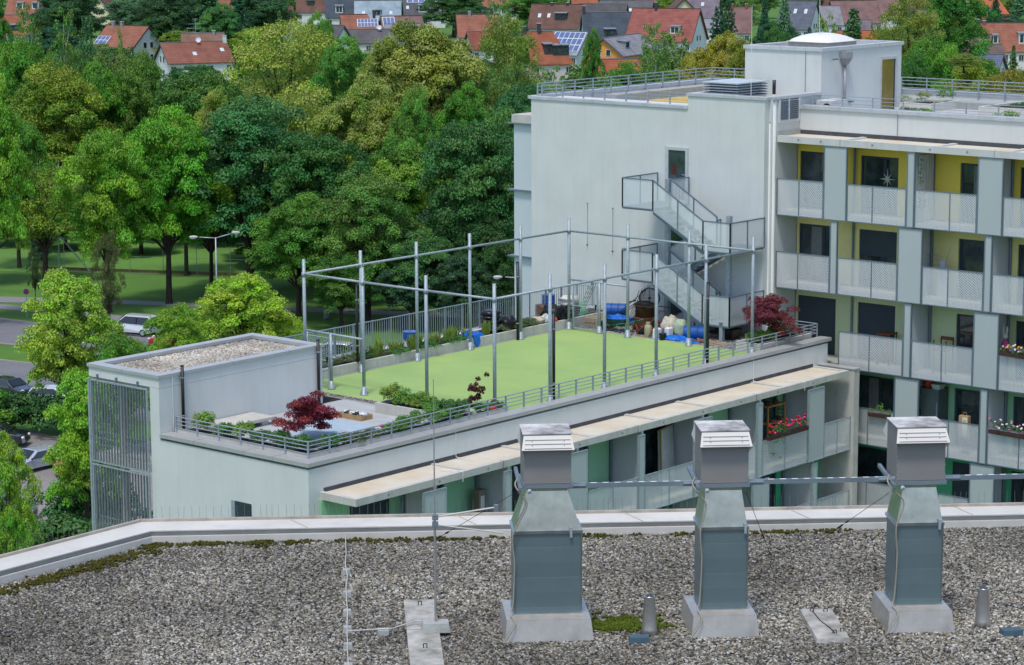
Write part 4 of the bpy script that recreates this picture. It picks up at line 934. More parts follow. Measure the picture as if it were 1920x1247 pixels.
# ---- planters and planting of the roof terrace
t = thing('corner_planter', 'low concrete edged planter bed following the parapet railing', 'planter', (-5, -8.9, 0))
m = MB()
for i in range(11): m.box(-8.93+i*.86, -8.93+(i+1)*.86-.008, -9.235, -9.13, -.02, .30)
for i in range(7): m.box(-8.93, -8.83, -9.12+i*.86, -9.12+(i+1)*.86-.008, -.02, .30)
m.box(-8.2, -8.12, -8.55, -3.3, -.02, .22); m.box(-8.12, -2.0, -8.63, -8.55, -.02, .22); m.build('edge_stone', CONC, t)
m = MB(); m.box(-8.83, -8.2, -9.13, -3.2, -.02, .20); m.box(-8.2, .5, -9.13, -8.63, -.02, .20); m.build('soil', SOIL, t)
t = thing('court_side_planter', 'tall pale concrete planter with bushes between paving and green court', 'planter', (-1.4, -7.2, 0))
m = MB(); m.box(-1.97, -1.87, -8.63, -5.42, -.02, .36); m.box(-1.87, -1.0, -5.52, -5.42, -.02, .36); m.box(-1.04, -.96, -9.13, -5.52, -.02, .36); m.build('wall', CONC, t)
m = MB()
for y in (-6.4, -7.4, -8.2): m.box(-1.974, -1.965, y, y+.015, -.02, .36)
m.build('joint', CONCG, t); m = MB(); m.box(-1.87, -1.04, -9.13, -5.52, -.02, .26); m.build('soil', SOIL, t)
t = thing('far_corner_planter', 'pale concrete planter under the red maple beside the staircase', 'planter', (17, -8.7, 0))
m = MB(); m.box(15.42, 15.52, -9.1, -7.95, -.02, .36); m.box(15.52, 18.7, -8.05, -7.95, -.02, .36); m.box(15.52, 18.9, -9.1, -9.0, -.02, .33); m.build('wall', CONC, t)
m = MB(); m.box(15.52, 18.7, -9.0, -8.05, -.02, .27); m.build('soil', SOIL, t)
rng = np.random.RandomState(21); G1 = (.08, .19, .025); G2 = (.05, .135, .03); G3 = (.14, .24, .035)
def bushes(kind, spots, group, lab, base=.2, leaf=.055):
    for i, (x, y, sx, h, col, lb) in enumerate(spots):
        shrub(kind, lb, 'shrub', (x, y, base), (sx*1.3, sx*1.05, h*1.3), col, seed=100+i+int(abs(x)*7), leaf=leaf*1.1, n=20, per=110, group=group)
bushes('garden_shrub', [(-8.5, -4.0, .7, .62, G3, 'loose light green shrub at the stair tower end of the corner bed'), (-8.5, -5.0, .6, .45, G1, 'rounded green shrub second along the corner bed'),
 (-8.45, -5.9, .6, .55, G3, 'yellowish shrub midway along the west side of the corner bed'), (-8.5, -6.7, .65, .42, G2, 'dark low shrub left of the large red maple'),
 (-8.5, -7.5, .7, .45, G2, 'dark bushy shrub just left of the railing corner'), (-8.45, -8.4, .8, .5, G2, 'dark dense shrub in the railing corner under the maple'),
 (-7.6, -8.9, .8, .42, G2, 'dark low shrub right of the railing corner'), (-6.6, -8.9, .8, .34, (.10,.13,.06), 'grey-green cushion plant in front of the padded cover'),
 (-5.7, -8.9, .75, .30, (.10,.14,.05), 'low grey herb cushion before the corner of the padded cover'), (-4.7, -8.9, .75, .38, G1, 'mid green shrub beside the pink flower'),
 (-3.8, -8.9, .9, .5, G1, 'full green shrub below the taller planter'), (-2.9, -8.9, .9, .55, G1, 'dense green shrub next to the planter corner'), (-2.1, -8.9, .8, .42, G2, 'low dark shrub touching the planter wall'),
 (-.5, -8.9, .6, .35, G2, 'small dark shrub left of the red disc'), (.25, -8.9, .45, .28, G2, 'tiny dark bush at the right end of the bed')],
 'shrubs in the corner bed', '')
bushes('planter_shrub', [(-1.45, -5.75, .75, .62, G3, 'tallest yellow-green bush at the front end of the court planter'), (-1.45, -6.35, .7, .5, G1, 'bright bush second in the court planter'),
 (-1.45, -6.95, .75, .5, G3, 'feathery light bush third in the court planter'), (-1.45, -7.5, .7, .42, G1, 'low green bush fourth in the court planter'), (-1.45, -8.15, .7, .42, G2, 'dark bush fifth in the court planter'), (-1.4, -8.8, .6, .5, G2, 'dark leafy bush at the foot of the thin red maple')],
 'shrubs in the court planter', '', .26)
bushes('corner_shrub', [(15.9, -8.5, .6, .4, G3, 'small bright bush at the left end of the far corner planter'), (16.5, -8.6, .7, .42, G3, 'yellow-green bush under the far red maple'), (17.3, -8.55, .8, .6, G1, 'leafy bush beside the trunk of the far red maple'), (18.1, -8.6, .7, .45, G1, 'green bush at the right end of the far corner planter')],
 'shrubs in the far corner planter', '', .27)
# grasses and herbs of the long planter
def grass_tuft(x, y, z, h, label, seed, col):
    rng = np.random.RandomState(seed); m = MB()
    for i in range(60):
        a, q = rng.rand()*6.28, rng.rand()*.16; l = rng.rand()*.22; hh = h*(.6+.5*rng.rand()); b = (math.cos(a), math.sin(a)); w_ = .012
        p0 = (x+b[0]*q, y+b[1]*q, z); p1 = (x+b[0]*(q+l*.4), y+b[1]*(q+l*.4), z+hh*.6); p2 = (x+b[0]*(q+l), y+b[1]*(q+l), z+hh)
        m.add([(p0[0]-w_, p0[1]+w_, p0[2]), (p0[0]+w_, p0[1]-w_, p0[2]), (p1[0]+w_, p1[1]-w_, p1[2]), (p1[0]-w_, p1[1]+w_, p1[2]), p2], [(0,1,2,3), (3,2,4)])
    o = m.build('grass_tuft', mat('blade_grass', (.18, .27, .04), .7, var=.3, scale=3), None, fix=False); tag(o, label, 'ornamental grass', 'grass tufts in the long planter')
for i in range(11):
    x = 4.3+i*.52; nm = ['first', 'second', 'third', 'fourth', 'fifth', 'sixth', 'seventh', 'eighth', 'ninth', 'tenth', 'eleventh'][i]
    grass_tuft(x, .62+.22*(i % 2), .27, .55+.12*math.sin(i*1.7), f'{nm} tuft from the left of the tall yellow-green grass in the long planter', 40+i, None)
grass_tuft(10.7, .7, .27, .6, 'single tall grass tuft right of the blue sheet in the long planter', 61, None)
HB = (.09, .13, .05)
for i, (x, y, s_, h, c, lb) in enumerate([(-.3, .8, .7, .4, G2, 'low dark herb behind the gate at the left end of the long planter'), (1.2, .8, .9, .3, HB, 'grey-green cushion herb left of the grasses'), (2.1, .8, .9, .32, HB, 'second grey-green cushion herb left of the grasses'),
   (3.0, .75, .9, .3, HB, 'cushion herb right behind the doubled post'), (3.8, .7, .8, .34, G2, 'dark herb where the tall grasses begin'), (5.5, .45, .9, .26, G2, 'dark low herb in front of the grasses'), (7.0, .42, 1.0, .26, G2, 'dark ground herb below the blue drum'), (8.6, .45, 1.0, .26, G2, 'dark ground herb left of the blue sheet'),
   (11.6, .7, .9, .3, HB, 'cushion herb in front of the stacked black sacks'), (12.4, .7, .9, .3, (.12,.17,.05), 'light cushion herb right of the stacked black sacks'), (13.2, .75, .9, .32, HB, 'grey herb with pale flowers by the far corner of the court'), (16.2, .8, .7, .3, G1, 'green herb with pink flowers beside the green sack')]):
    shrub('herb_cushion', lb, 'shrub', (x, y, .27), (s_*1.3, s_*.95, h*1.25), c, seed=300+i, leaf=.05, n=18, per=110, group='herbs in the long planter', stems=False)

# red maples of the terrace
def maple(loc, H, W, seed, label, lean=(0, 0), nlimb=9, per=90, leaf=.085, col=(.15, .018, .028)):
    rng = np.random.RandomState(seed); t = thing('red_maple', label, 'red maple', loc, None); cl = []; m = MB()
    for i in range(nlimb):
        a = i/nlimb*6.28+rng.rand()*.5; q = W*.5*(.3+.7*rng.rand()); h = H*(.30+.70*(1-(q/W*2)**1.6)*(.55+.45*rng.rand()))
        e = np.array([math.cos(a)*q+lean[0]*h, math.sin(a)*q+lean[1]*h, h]); mid = e*np.array([.35, .35, .6])
        m.tube((0, 0, -.05), mid, .022, 5, .012, cap=False); m.tube(mid, e, .012, 5, .004, cap=False)
        for k in range(3): c = mid+(e-mid)*(.25+.37*k)+rng.randn(3)*np.array([.10, .10, .09]); cl.append((tuple(c), (W*.115, W*.115, H*.085), .35+.5*rng.rand(), rng.rand(), 0))
    m.build('trunk', BARK, t, True); f = leaf_object('crown', cl, per, leaf, seed, up=.6); f.parent = t; f.color = (*col, 1)
maple((-7.35, -7.7, .2), 1.75, 2.1, 5, 'large dark red maple spreading over the railing corner of the terrace', nlimb=17, per=300, leaf=.062)
maple((-.55, -8.5, .26), 1.35, .75, 9, 'thin leaning red maple at the end of the court planter', (.12, -.22), nlimb=8, per=130, leaf=.055, col=(.07, .014, .014))
maple((16.6, -8.6, .27), 2.15, 2.3, 12, 'large dull red maple in the far corner planter below the yellow balconies', nlimb=20, per=320, leaf=.065, col=(.13, .026, .034))

# ---- things on the front terrace
t = thing('padded_pool_cover', 'large flat pale blue padded cover lying on the terrace behind the red maple', 'cover', (-6, -6.7, 0))
m = MB(); m.cur = 0
z = .30; P4 = [(-7.55, -6.1), (-4.5, -5.35), (-4.4, -7.7), (-7.1, -8.35)]
m.prism([(a, b) for a, b in P4], .06, .26)
vs = []; fs = []; n = 8
for i in range(n+1):
    for j in range(n+1):
        u, v = i/n, j/n; p = (1-u)*((1-v)*np.array(P4[0])+v*np.array(P4[3]))+u*((1-v)*np.array(P4[1])+v*np.array(P4[2])); e = min(u, 1-u, v, 1-v)
        vs.append((p[0], p[1], .265+.07*min(1, e*6)+.006*math.sin(i*2.1+j)))
for i in range(n):
    for j in range(n): a = i*(n+1)+j; fs.append((a, a+1, a+n+2, a+n+1))
m.add(vs, fs); m.build('padding', mat('cover_cloth', (.36, .44, .50), .75, var=.08, scale=3, bump=.4, bscale=8), t, True)
m = MB()
for a, b in zip(P4, P4[1:]+P4[:1]): m.bar((*a, .16), (*b, .16), .03, .10)
m.build('side_band', mat('cover_side', (.22, .28, .32), .7), t)
t = thing('wooden_tray', 'shallow wooden crate filled with white and black crumpled cloths on the paving', 'crate', (-3.1, -5.5, 0))
m = MB(); m.box(-3.3, -2.75, -6.05, -4.95, 0, .02)
for b_ in ((-3.3, -3.27, -6.05, -4.95), (-2.78, -2.75, -6.05, -4.95), (-3.27, -2.78, -6.05, -6.02), (-3.27, -2.78, -4.98, -4.95)): m.box(*b_, .02, .17)
m.build('box', WOOD, t)
rng = np.random.RandomState(4)
for i in range(7):
    m = MB(); m.blob((-3.03+rng.randn()*.06, -5.9+i*.13, .16), (.13, .11, .07), seed=i, amp=.35); m.build('cloth', [mat('white_cloth', (.68, .68, .68), .8), BLACK][1 if i in (2, 5) else 0], t, True)
t = thing('concrete_bench', 'low pale concrete ledge against the stair tower wall', 'bench', (-6.5, -3.5, 0)); m = MB(); m.box(-7.6, -5.4, -4.1, -3.0, .16, .26); m.box(-7.5, -7.2, -4.0, -3.1, 0, .16); m.box(-5.9, -5.6, -4.0, -3.1, 0, .16); m.build('seat', CONC, t)
t = thing('red_disc', 'flat red plastic disc lying in the bed beneath the railing', 'disc', (-.15, -9.05, .3)); m = MB(); m.lathe([(.0, .05), (.16, .05), (.23, .02), (.235, -.02), (.2, .0)], (-.1, -9.0, .33), 20); m.build('disc', mat('red_plastic', (.62, .05, .03), .45), t, True)
t = thing('pink_flower', 'single pink blossom in the bed before the padded cover', 'flower', (-5.2, -8.8, .2)); m = MB(); m.tube((-5.2, -8.8, .2), (-5.2, -8.8, .52), .006, 4); m.build('stem', mat('stem_green', (.06, .14, .03)), t); m = MB(); m.blob((-5.2, -8.8, .55), (.06, .06, .05), amp=.2); m.build('blossom', mat('pink_petals', (.75, .05, .18), .7), t, True)

# ---- building-site clutter round the court
def drum(loc, label, lying=None, band=False):
    t = thing('blue_drum', label, 'drum', loc, 'blue steel drums'); ax = (0, 0, 1) if lying is None else lying
    c = np.array(loc, float)+(np.array([0, 0, .01]) if lying is None else np.array([0, 0, .29]))
    R_ = .285; m = MB(); m.lathe([(R_-.02, .0), (R_, .0), (R_, .02), (R_-.012, .03), (R_-.012, .27), (R_+.008, .285), (R_-.012, .30), (R_-.012, .56), (R_+.008, .575), (R_-.012, .59), (R_-.012, .84), (R_, .85), (R_, .87), (R_-.02, .87)], c, 28, ax)
    m.build('body', BLUED, t, False); m = MB(); m.lathe([(R_-.03, .852), (R_-.03, .862)], c, 24, ax); m.build('lid', mat('drum_lid', (.03, .09, .20), .45, var=.3, scale=6), t)
    if band: m = MB(); m.lathe([(R_-.008, .31), (R_-.008, .54)], c, 28, ax); m.build('label', mat('white_label', (.62, .64, .66), .6), t)
drum((6.9, 1.2, .0), 'blue drum with a white label standing alone behind the tall grasses', band=True)
drum((15.8, 1.75, .27), 'upright blue drum beside the brown box at the end of the picket fence')
drum((16.4, -.75, .42), 'blue drum lying on a wooden pallet behind the far gate', (.45, -.89, 0)); drum((16.1, -5.0, .0), 'blue drum lying on its side under the staircase', (.35, -.93, 0))
def sack(loc, r, label, m_, seed, cat='sack', amp=.2, group='filled sacks in the far corner of the court'):
    t = MB(); t.blob((0, 0, r[2]*.9), r, seed, amp, 18, 11, .75); o = t.build('sack', m_, None, True); o.location = loc; tag(o, label, cat, group)
for i in range(5): sack((11.35, 1.0, .27+i*.17), (.40, .33, .115), ['lowest black sack of the neat stack by the fence', 'second black sack up in the stack by the fence', 'middle black sack of the stack by the fence', 'fourth black sack up in the stack by the fence', 'topmost black sack of the stack by the fence'][i], BAGB, i, amp=.06)
WB = mat('white_sack', (.62, .60, .54), .7, var=.15, scale=4, bump=.8, bscale=10)
sack((12.15, .85, .27), (.42, .38, .27), 'bulging black sack leaning right of the neat stack', BAGB, 7); sack((14.9, .75, .36), (.52, .40, .30), 'big shiny black bag heaped before the upright drum', BAGB, 8); sack((15.2, .55, .30), (.36, .30, .22), 'lower black bag resting on the planter edge', BAGB, 9)
sack((16.2, 1.0, .75), (.40, .34, .20), 'white sack on top of the black bags by the corner post', WB, 10); sack((16.2, .85, .40), (.45, .36, .22), 'black bag carrying the white sack', BAGB, 14); sack((16.5, .65, .0), (.26, .26, .42), 'pale green sack leaning against the corner post', mat('green_sack', (.16, .42, .22), .6, bump=.6, bscale=8), 11)
sack((13.9, .75, .30), (.45, .3, .13), 'cream folded sheet lying behind the herbs', mat('cream_sack', (.55, .45, .33), .8), 12); sack((14.35, .55, .28), (.32, .24, .20), 'printed white bag at the planter edge', mat('printed_bag', (.58, .66, .62), .6, var=.3, scale=9), 13)
sack((16.4, -4.05, .0), (.38, .30, .42), 'tall translucent plastic sack of rubbish beside the lying drum', mat('clear_sack', (.58, .54, .42), .5, var=.2, scale=5, bump=.9, bscale=7), 15, amp=.13); sack((16.5, -4.5, .0), (.3, .28, .36), 'small greenish plastic bag behind the rubbish sack', mat('green_clear', (.40, .48, .33), .5, bump=.8, bscale=8), 16, amp=.12)
t = thing('brown_box', 'crushed brown cardboard box next to the upright drum', 'box', (15.3, 2.2, .3)); m = MB(); m.hexa([(15.0, 1.3, .3), (15.6, 1.2, .3), (15.7, 1.8, .3), (15.1, 1.85, .3)], [(15.0, 1.28, .72), (15.6, 1.22, .66), (15.7, 1.8, .8), (15.1, 1.85, .82)]); m.build('carton', mat('brown_card', (.17, .09, .055), .85, var=.25, scale=5), t)
m = MB(); m.bar((15.0, 1.28, .72), (15.35, 1.15, .85), .3, .01); m.build('flap', mat('brown_card', (.17, .09, .055)), t)
t = thing('red_can', 'small red can on the planter edge by the white bag', 'can', (14.6, .26, .36)); m = MB(); m.lathe([(.055, 0), (.055, .12), (.05, .13), (.02, .14)], (14.5, .26, .362), 14); m.build('can', mat('red_plastic', (.62, .05, .03)), t, True)
def tarp(name, label, c, r, h, seed):
    rng = np.random.RandomState(seed); n = 16; vs = []; fs = []; ph = rng.rand(8)*6
    for i in range(n+1):
        for j in range(n+1):
            u, v = i/n*2-1, j/n*2-1; e = 1+.18*math.sin(4*math.atan2(v, u)+ph[0])+.1*math.sin(7*math.atan2(v, u)+ph[1])
            zz_ = h*(max(0, 1-(u*u+v*v)*.75))*(.6+.4*math.sin(5*u+ph[2])*math.sin(6*v+ph[3]))+.03*math.sin(11*u+ph[4])*math.sin(9*v+ph[5])+.03
            vs.append((c[0]+u*r[0]*e, c[1]+v*r[1]*e, c[2]+zz_))
    for i in range(n):
        for j in range(n): a = i*(n+1)+j; fs.append((a, a+n+1, a+n+2, a+1))
    m = MB(); m.add(vs, fs); o = m.build(name, TARP, None, False); md = o.modifiers.new('s', 'SOLIDIFY'); md.thickness = .006; tag(o, label, 'tarpaulin', 'blue tarpaulins')
tarp('blue_tarpaulin', 'crumpled blue tarpaulin spread on the gravel below the lying drum', (15.75, -4.85, .0), (.32, 1.0), .22, 3)
tarp('blue_tarpaulin', 'blue plastic sheet draped over the long planter among the grasses', (9.7, .62, .30), (.75, .30), .30, 4)
t = thing('hanging_blue_sheet', 'end of blue sheet hanging over the planter wall before the cage post', 'tarpaulin', (9.7, .25, .3)); m = MB(); m.extr([(9.35, .17, .50), (9.72, .16, .46), (9.78, .15, .20), (9.62, .14, -.0), (9.45, .15, .15)], (0, .05, 0)); m.build('sheet', TARP, t)
t = thing('wooden_pallet', 'stack of two wooden pallets behind the far gate', 'pallet', (16.3, -.7, 0)); m = MB()
for k in range(2):
    for i in range(6): m.box(15.75, 16.95, -1.25+i*.2, -1.12+i*.2, .17+k*.21, .19+k*.21)
    for x in (15.75, 16.3, 16.85): m.box(x, x+.1, -1.25, -.1, .03+k*.21, .17+k*.21)
m.build('boards', WOOD, t)
# wheelbarrow
t = thing('wheelbarrow', 'green wheelbarrow full of blue sheet with its handles up, before the far gate', 'wheelbarrow', (15.75, -1.75, 0))
m = MB(); m.hexa([(15.55, -2.25, .28), (15.9, -2.25, .28), (15.9, -1.65, .28), (15.55, -1.65, .28)], [(15.4, -2.5, .55), (16.05, -2.5, .55), (16.05, -1.4, .55), (15.4, -1.4, .55)]); m.build('tray', mat('dark_green_steel', (.03, .07, .05), .6), t)
m = MB(); m.lathe([(.10, -.05), (.20, -.05), (.215, 0), (.20, .05), (.10, .05)], (15.5, -1.35, .215), 22, (1, 0, 0)); w1 = m.build('tyre', BLACK, t, True); m = MB(); m.lathe([(.10, -.03), (.10, .03), (.03, .05)], (15.5, -1.35, .215), 16, (1, 0, 0)); m.build('rim', GALV, w1)
m = MB()
for x in (15.45, 16.0): m.path([(x, -1.35, .22), (x, -1.7, .30), (x, -2.5, .45), (x, -3.0, .60)], .018, 6); m.path([(x, -2.1, .35), (x, -2.25, .02), (x, -2.45, .02), (x, -2.55, .45)], .016, 6)
m.build('frame', mat('green_tube', (.02, .25, .20), .5), t, True); m = MB(); m.blob((15.72, -1.95, .56), (.36, .58, .13), 3, .3); m.build('load', TARP, t, True)
# asphalt boiler with round grate
t = thing('rusty_boiler', 'rusty round boiler on a cast base with stirring rods, by the gable wall', 'boiler', (16.9, -2.35, 0))
c = (16.75, -2.55, 0); m = MB(); m.lathe([(.46, .12), (.50, .15), (.50, .55), (.46, .58)], c, 24); m.box(16.4, 17.1, -2.9, -2.2, .0, .16); m.build('firebox', RUST, t); m = MB(); m.lathe([(.42, .58), (.42, 1.02), (.45, 1.03), (.45, 1.06), (.38, 1.06), (.38, .9)], c, 26); m.build('kettle', RUST, t, True)
m = MB(); m.lathe([(.43, 1.06), (.25, 1.17), (.03, 1.19)], (c[0]+.05, c[1]+.12, 0), 20); m.build('lid', IRON, t, True)
m = MB(); m.tube((16.2, -1.35, .5), (16.8, -2.9, 1.95), .014, 6); m.tube((16.1, -1.2, .35), (16.7, -2.35, 1.25), .018, 6); m.tube((16.1, -1.3, .32), (16.6, -2.3, 1.1), .018, 6); m.tube((16.6, -2.3, 1.08), (16.7, -4.3, 1.08), .018, 6); m.tube((16.5, -1.9, 1.12), (16.55, -2.2, 1.22), .03, 6); m.build('rods', IRON, t)
g = MB(); cc = np.array([16.35, -3.05, 1.42]); nrm = np.array([-.75, -.60, .28]); nrm /= np.linalg.norm(nrm); a_ = np.cross(nrm, (0, 0, 1)); a_ /= np.linalg.norm(a_); b_ = np.cross(a_, nrm); R_ = .40
g2 = [cc+R_*(math.cos(k*.2094)*a_+math.sin(k*.2094)*b_) for k in range(31)]; g.path(g2, .028, 6)
for k in (-3, -2, -1, 0, 1, 2, 3, -3.5, -2.5, -1.5, -.5, .5, 1.5, 2.5, 3.5):
    h_ = math.sqrt(max(0, R_*R_-(k*R_/4)**2)); rr = .014 if k == 0 else .0065; g.tube(cc+a_*k*R_/4-b_*h_, cc+a_*k*R_/4+b_*h_, rr, 4); g.tube(cc+b_*k*R_/4-a_*h_, cc+b_*k*R_/4+a_*h_, rr, 4)
g.box(cc[0]-.04, cc[0]+.04, cc[1]-.04, cc[1]+.04, cc[2]-.04, cc[2]+.04)
t = thing('round_grate', 'large round wire grate leaning out of the rusty boiler', 'grate', cc); g.build('grate', IRON, t)
t = thing('trolley', 'small iron hand trolley with a T handle right of the boiler', 'trolley', (16.2, -3.2, 0)); m = MB(); m.bar((15.95, -3.15, .25), (16.35, -3.6, .95), .06, .04); m.bar((16.28, -3.4, .96), (16.42, -3.8, .96), .04, .04); m.box(15.8, 16.4, -3.4, -3.0, .18, .27); m.build('frame', RUST, t)
for y in (-3.05, -3.42):
    m = MB(); m.lathe([(.08, -.04), (.19, -.04), (.20, 0), (.19, .04), (.08, .04)], (15.75, y, .2), 18, (1, .1, 0)); m.build('wheel', BLACK, t, True)
t = thing('gas_bottle', 'beige gas bottle with a red hose at the edge of the court', 'gas bottle', (15.5, -3.62, 0)); m = MB(); m.lathe([(.13, 0), (.15, .03), (.15, .42), (.12, .50), (.05, .54), (.05, .56)], (15.52, -3.62, 0), 20); m.build('bottle', mat('beige_paint', (.33, .29, .19), .5, var=.1), t, True)
m = MB(); m.lathe([(.09, 0), (.09, .10)], (15.52, -3.62, .52), 12); m.build('collar', mat('beige_paint', (.33, .29, .19)), t); m = MB(); m.path([(15.52, -3.62, .62), (15.4, -3.5, .5), (15.4, -3.25, .25), (15.5, -3.0, .5), (15.42, -3.2, .03), (15.4, -3.7, .03), (15.5, -3.9, .4), (15.7, -4.0, .55)], .010, 5); m.build('hose', mat('red_hose', (.42, .05, .03), .6), t)
def canister(x, y, label):
    t = thing('white_canister', label, 'canister', (x, y, 0), 'white canisters'); m = MB(); m.hexa([(x-.14, y-.11, 0), (x+.14, y-.11, 0), (x+.14, y+.11, 0), (x-.14, y+.11, 0)], [(x-.14, y-.11, .38), (x+.14, y-.11, .38), (x+.14, y+.11, .38), (x-.14, y+.11, .38)]); m.hexa([(x-.14, y-.11, .38), (x+.14, y-.11, .38), (x+.14, y+.11, .38), (x-.14, y+.11, .38)], [(x-.07, y-.05, .43), (x+.10, y-.05, .43), (x+.10, y+.05, .43), (x-.07, y+.05, .43)])
    m.build('body', mat('white_plastic', (.66, .67, .66), .45, var=.05), t); m = MB(); m.lathe([(.035, 0), (.035, .04)], (x+.02, y, .43), 12); m.build('cap', mat('red_plastic', (.62, .05, .03)), t); m = MB(); m.path([(x-.1, y, .40), (x-.08, y, .47), (x-.02, y, .47), (x-.01, y, .43)], .012, 5); m.build('handle', mat('white_plastic', (.66, .67, .66)), t)
canister(15.55, -4.05, 'white canister with red cap, left one by the black bucket'); canister(16.0, -4.28, 'white canister with red cap, right one behind the black bucket')
t = thing('black_bucket', 'black builder bucket between the white canisters', 'bucket', (15.45, -4.42, 0)); m = MB(); m.lathe([(.12, 0), (.155, .26), (.165, .27), (.145, .27), (.115, .03)], (15.42, -4.42, 0), 18); m.build('bucket', BLACK, t, True); m = MB(); m.path([(15.27, -4.42, .27), (15.3, -4.42, .36), (15.42, -4.42, .40), (15.54, -4.42, .36), (15.57, -4.42, .27)], .005, 5); m.build('handle', GALV, t)
t = thing('red_frame_generator', 'small generator in a red tube frame beside the canisters', 'generator', (16.7, -3.75, 0)); m = MB()
for y in (-3.45, -4.0): m.path([(16.4, y, .05), (16.4, y, .52), (16.45, y, .56), (16.95, y, .56), (17, y, .52), (17, y, .05)], .018, 6)
for x, z in ((16.4, .5), (17, .5), (16.4, .1), (17, .1)): m.tube((x, -3.45, z), (x, -4, z), .018, 6)
m.build('frame', mat('red_tube', (.45, .06, .03), .5), t, True); m = MB(); m.box(16.47, 16.93, -3.95, -3.5, .12, .38); m.lathe([(.14, -.1), (.14, .12)], (16.7, -3.72, .40), 16, (0, 1, 0)); m.build('engine', mat('engine_grey', (.10, .09, .07), .6, var=.3, scale=6), t)
t = thing('black_tub', 'black plastic tub against the wall behind the stair column', 'tub', (17.2, -6.4, 0)); m = MB(); m.hexa([(16.95, -6.65, 0), (17.4, -6.65, 0), (17.4, -6.05, 0), (16.95, -6.05, 0)], [(16.87, -6.75, .44), (17.48, -6.75, .44), (17.48, -5.97, .44), (16.87, -5.97, .44)]); m.build('tub', BLACK, t); m = MB()
for q in ((16.84, 16.9, -6.78, -5.94), (17.45, 17.51, -6.78, -5.94)): m.box(*q, .42, .46)
m.box(16.9, 17.45, -6.78, -6.72, .42, .46); m.box(16.9, 17.45, -6.0, -5.94, .42, .46); m.build('rim', BLACK, t)
t = thing('wooden_planks', 'two pale planks lying on the gravel right of the black mast tube', 'planks', (16.0, -6.8, 0)); m = MB(); m.bar((15.85, -6.1, .08), (15.85, -7.1, .05), .12, .03); m.bar((15.98, -6.2, .10), (16.0, -7.2, .06), .10, .03); m.build('plank', WOOD, t)
rng = np.random.RandomState(12)
for i in range(4):
    m = MB(); m.blob((15.75+.12*(i % 2), -5.75-.12*i, .06+.03*(i % 2)), (.13, .10, .08), 20+i, .3, 8, 6); o = m.build('stone', mat('brown_stone', (.20, .13, .09), .95, var=.3, scale=9)); tag(o, ['brown stone nearest the blue tarpaulin', 'flat brown stone second from the tarpaulin', 'brown stone third from the tarpaulin', 'brown stone nearest the planks'][i], 'stone', 'brown stones on the gravel')
for x, y, lb in ((18.0, 1.6, 'bundle of dark rods leaning on the gable wall by the white sack'), (18.2, -.9, 'bundle of dark rods leaning on the gable wall above the lying drum')):
    t = thing('rod_bundle', lb, 'rods', (x, y, 0), 'rod bundles leaning on the wall'); m = MB()
    for k in range(4): m.tube((x-.25+.05*k, y+.1*k, 0), (x+.55, y-.25+.16*k, 1.5-.1*k), .012, 5)
    m.build('rod', IRON, t)
m = MB(); m.box(15.5, 18.6, -4.6, .05, .001, .012); o = m.build('dark_mat', mat('dark_green_mat', (.012, .03, .018), .95, var=.3, scale=5)); tag(o, 'dark green ground mat under the boiler and wheelbarrow', 'mat')

# ---- balcony things
def flowerbox(c0, c1, label, cols, seed, trail=0.0, axis='x', leafc=(.05, .14, .03), h=.28):
    c0 = np.array(c0, float); c1 = np.array(c1, float); t = thing('flower_box', label, 'flower box', (c0+c1)/2, 'flower boxes on the balcony rails'); rng = np.random.RandomState(seed)
    m = MB(); m.bar(c0, c1, .17, .15); m.build('trough', mat('brown_trough', (.06, .03, .025), .7), t); L_ = np.linalg.norm(c1-c0); n = max(3, int(L_/.16)); o_ = np.array(t.location)
    cl = [(tuple(c0+(c1-c0)*(i+.5)/n+rng.randn(3)*.05+np.array([0, 0, .12+h*.4*rng.rand()])-o_), (.12, .12, h*.4), .3+.5*rng.rand(), rng.rand(), 0) for i in range(n)]
    if trail:
        for i in range(8): cl.append((tuple(c0+(c1-c0)*(.02+.05*i)+np.array([0, -.16, -.1-trail*rng.rand()])-o_), (.08, .05, .12), .4+.4*rng.rand(), rng.rand(), 0))
    f = leaf_object('leaves', cl, 34, .06, seed); f.parent = t; f.color = (*leafc, 1)
    for k, col in enumerate(cols):
        m = MB()
        for i in range(int(n*1.5)):
            p = c0+(c1-c0)*rng.rand()+np.array([rng.randn()*.07, rng.randn()*.07, .16+h*rng.rand()]); m.blob(p, (.05, .05, .04), i, .3, 6, 4)
        m.build('blossoms', mat('petals_%d_%d' % (seed, k), col, .7), t, True)
RED = (.60, .01, .03)
flowerbox((12.75, -11.36, -2.55), (15.3, -11.36, -2.55), 'long box of red geraniums with trailing ivy on the south balcony', [RED, (.75, .05, .18)], 1, .75, h=.38)
flowerbox((19.38, -11.5, -2.66), (19.38, -12.45, -2.66), 'brown trough with a bright green herb on the fourth row balcony', [], 2, leafc=(.12, .26, .03), h=.5)
flowerbox((19.38, -10.6, -2.62), (19.38, -10.95, -2.62), 'small pot of lime leaves beside the concrete end pier', [], 3, leafc=(.13, .27, .03), h=.55)
flowerbox((19.4, -17.15, .40), (19.4, -18.6, .36), 'box with white, violet and orange flowers at the right edge of the third row', [(.7,.7,.66), (.25, .12, .5), (.7, .30, .03)], 4, h=.2)
flowerbox((19.4, -16.8, -2.62), (19.4, -18.6, -2.65), 'box with pink and white flowers at the right edge of the fourth row', [(.70, .18, .30), (.7,.7,.68)], 5, h=.35)
t = thing('plant_shelf', 'wooden shelf with potted plants on the geranium balcony', 'shelf', (14.6, -10.6, -3.75)); m = MB()
for x in (13.9, 15.0):
    for y in (-10.55, -10.25): m.box(x, x+.05, y, y+.05, -3.75, -1.65)
for z in (-3.0, -2.35, -1.68): m.box(13.88, 15.07, -10.57, -10.18, z, z+.04)
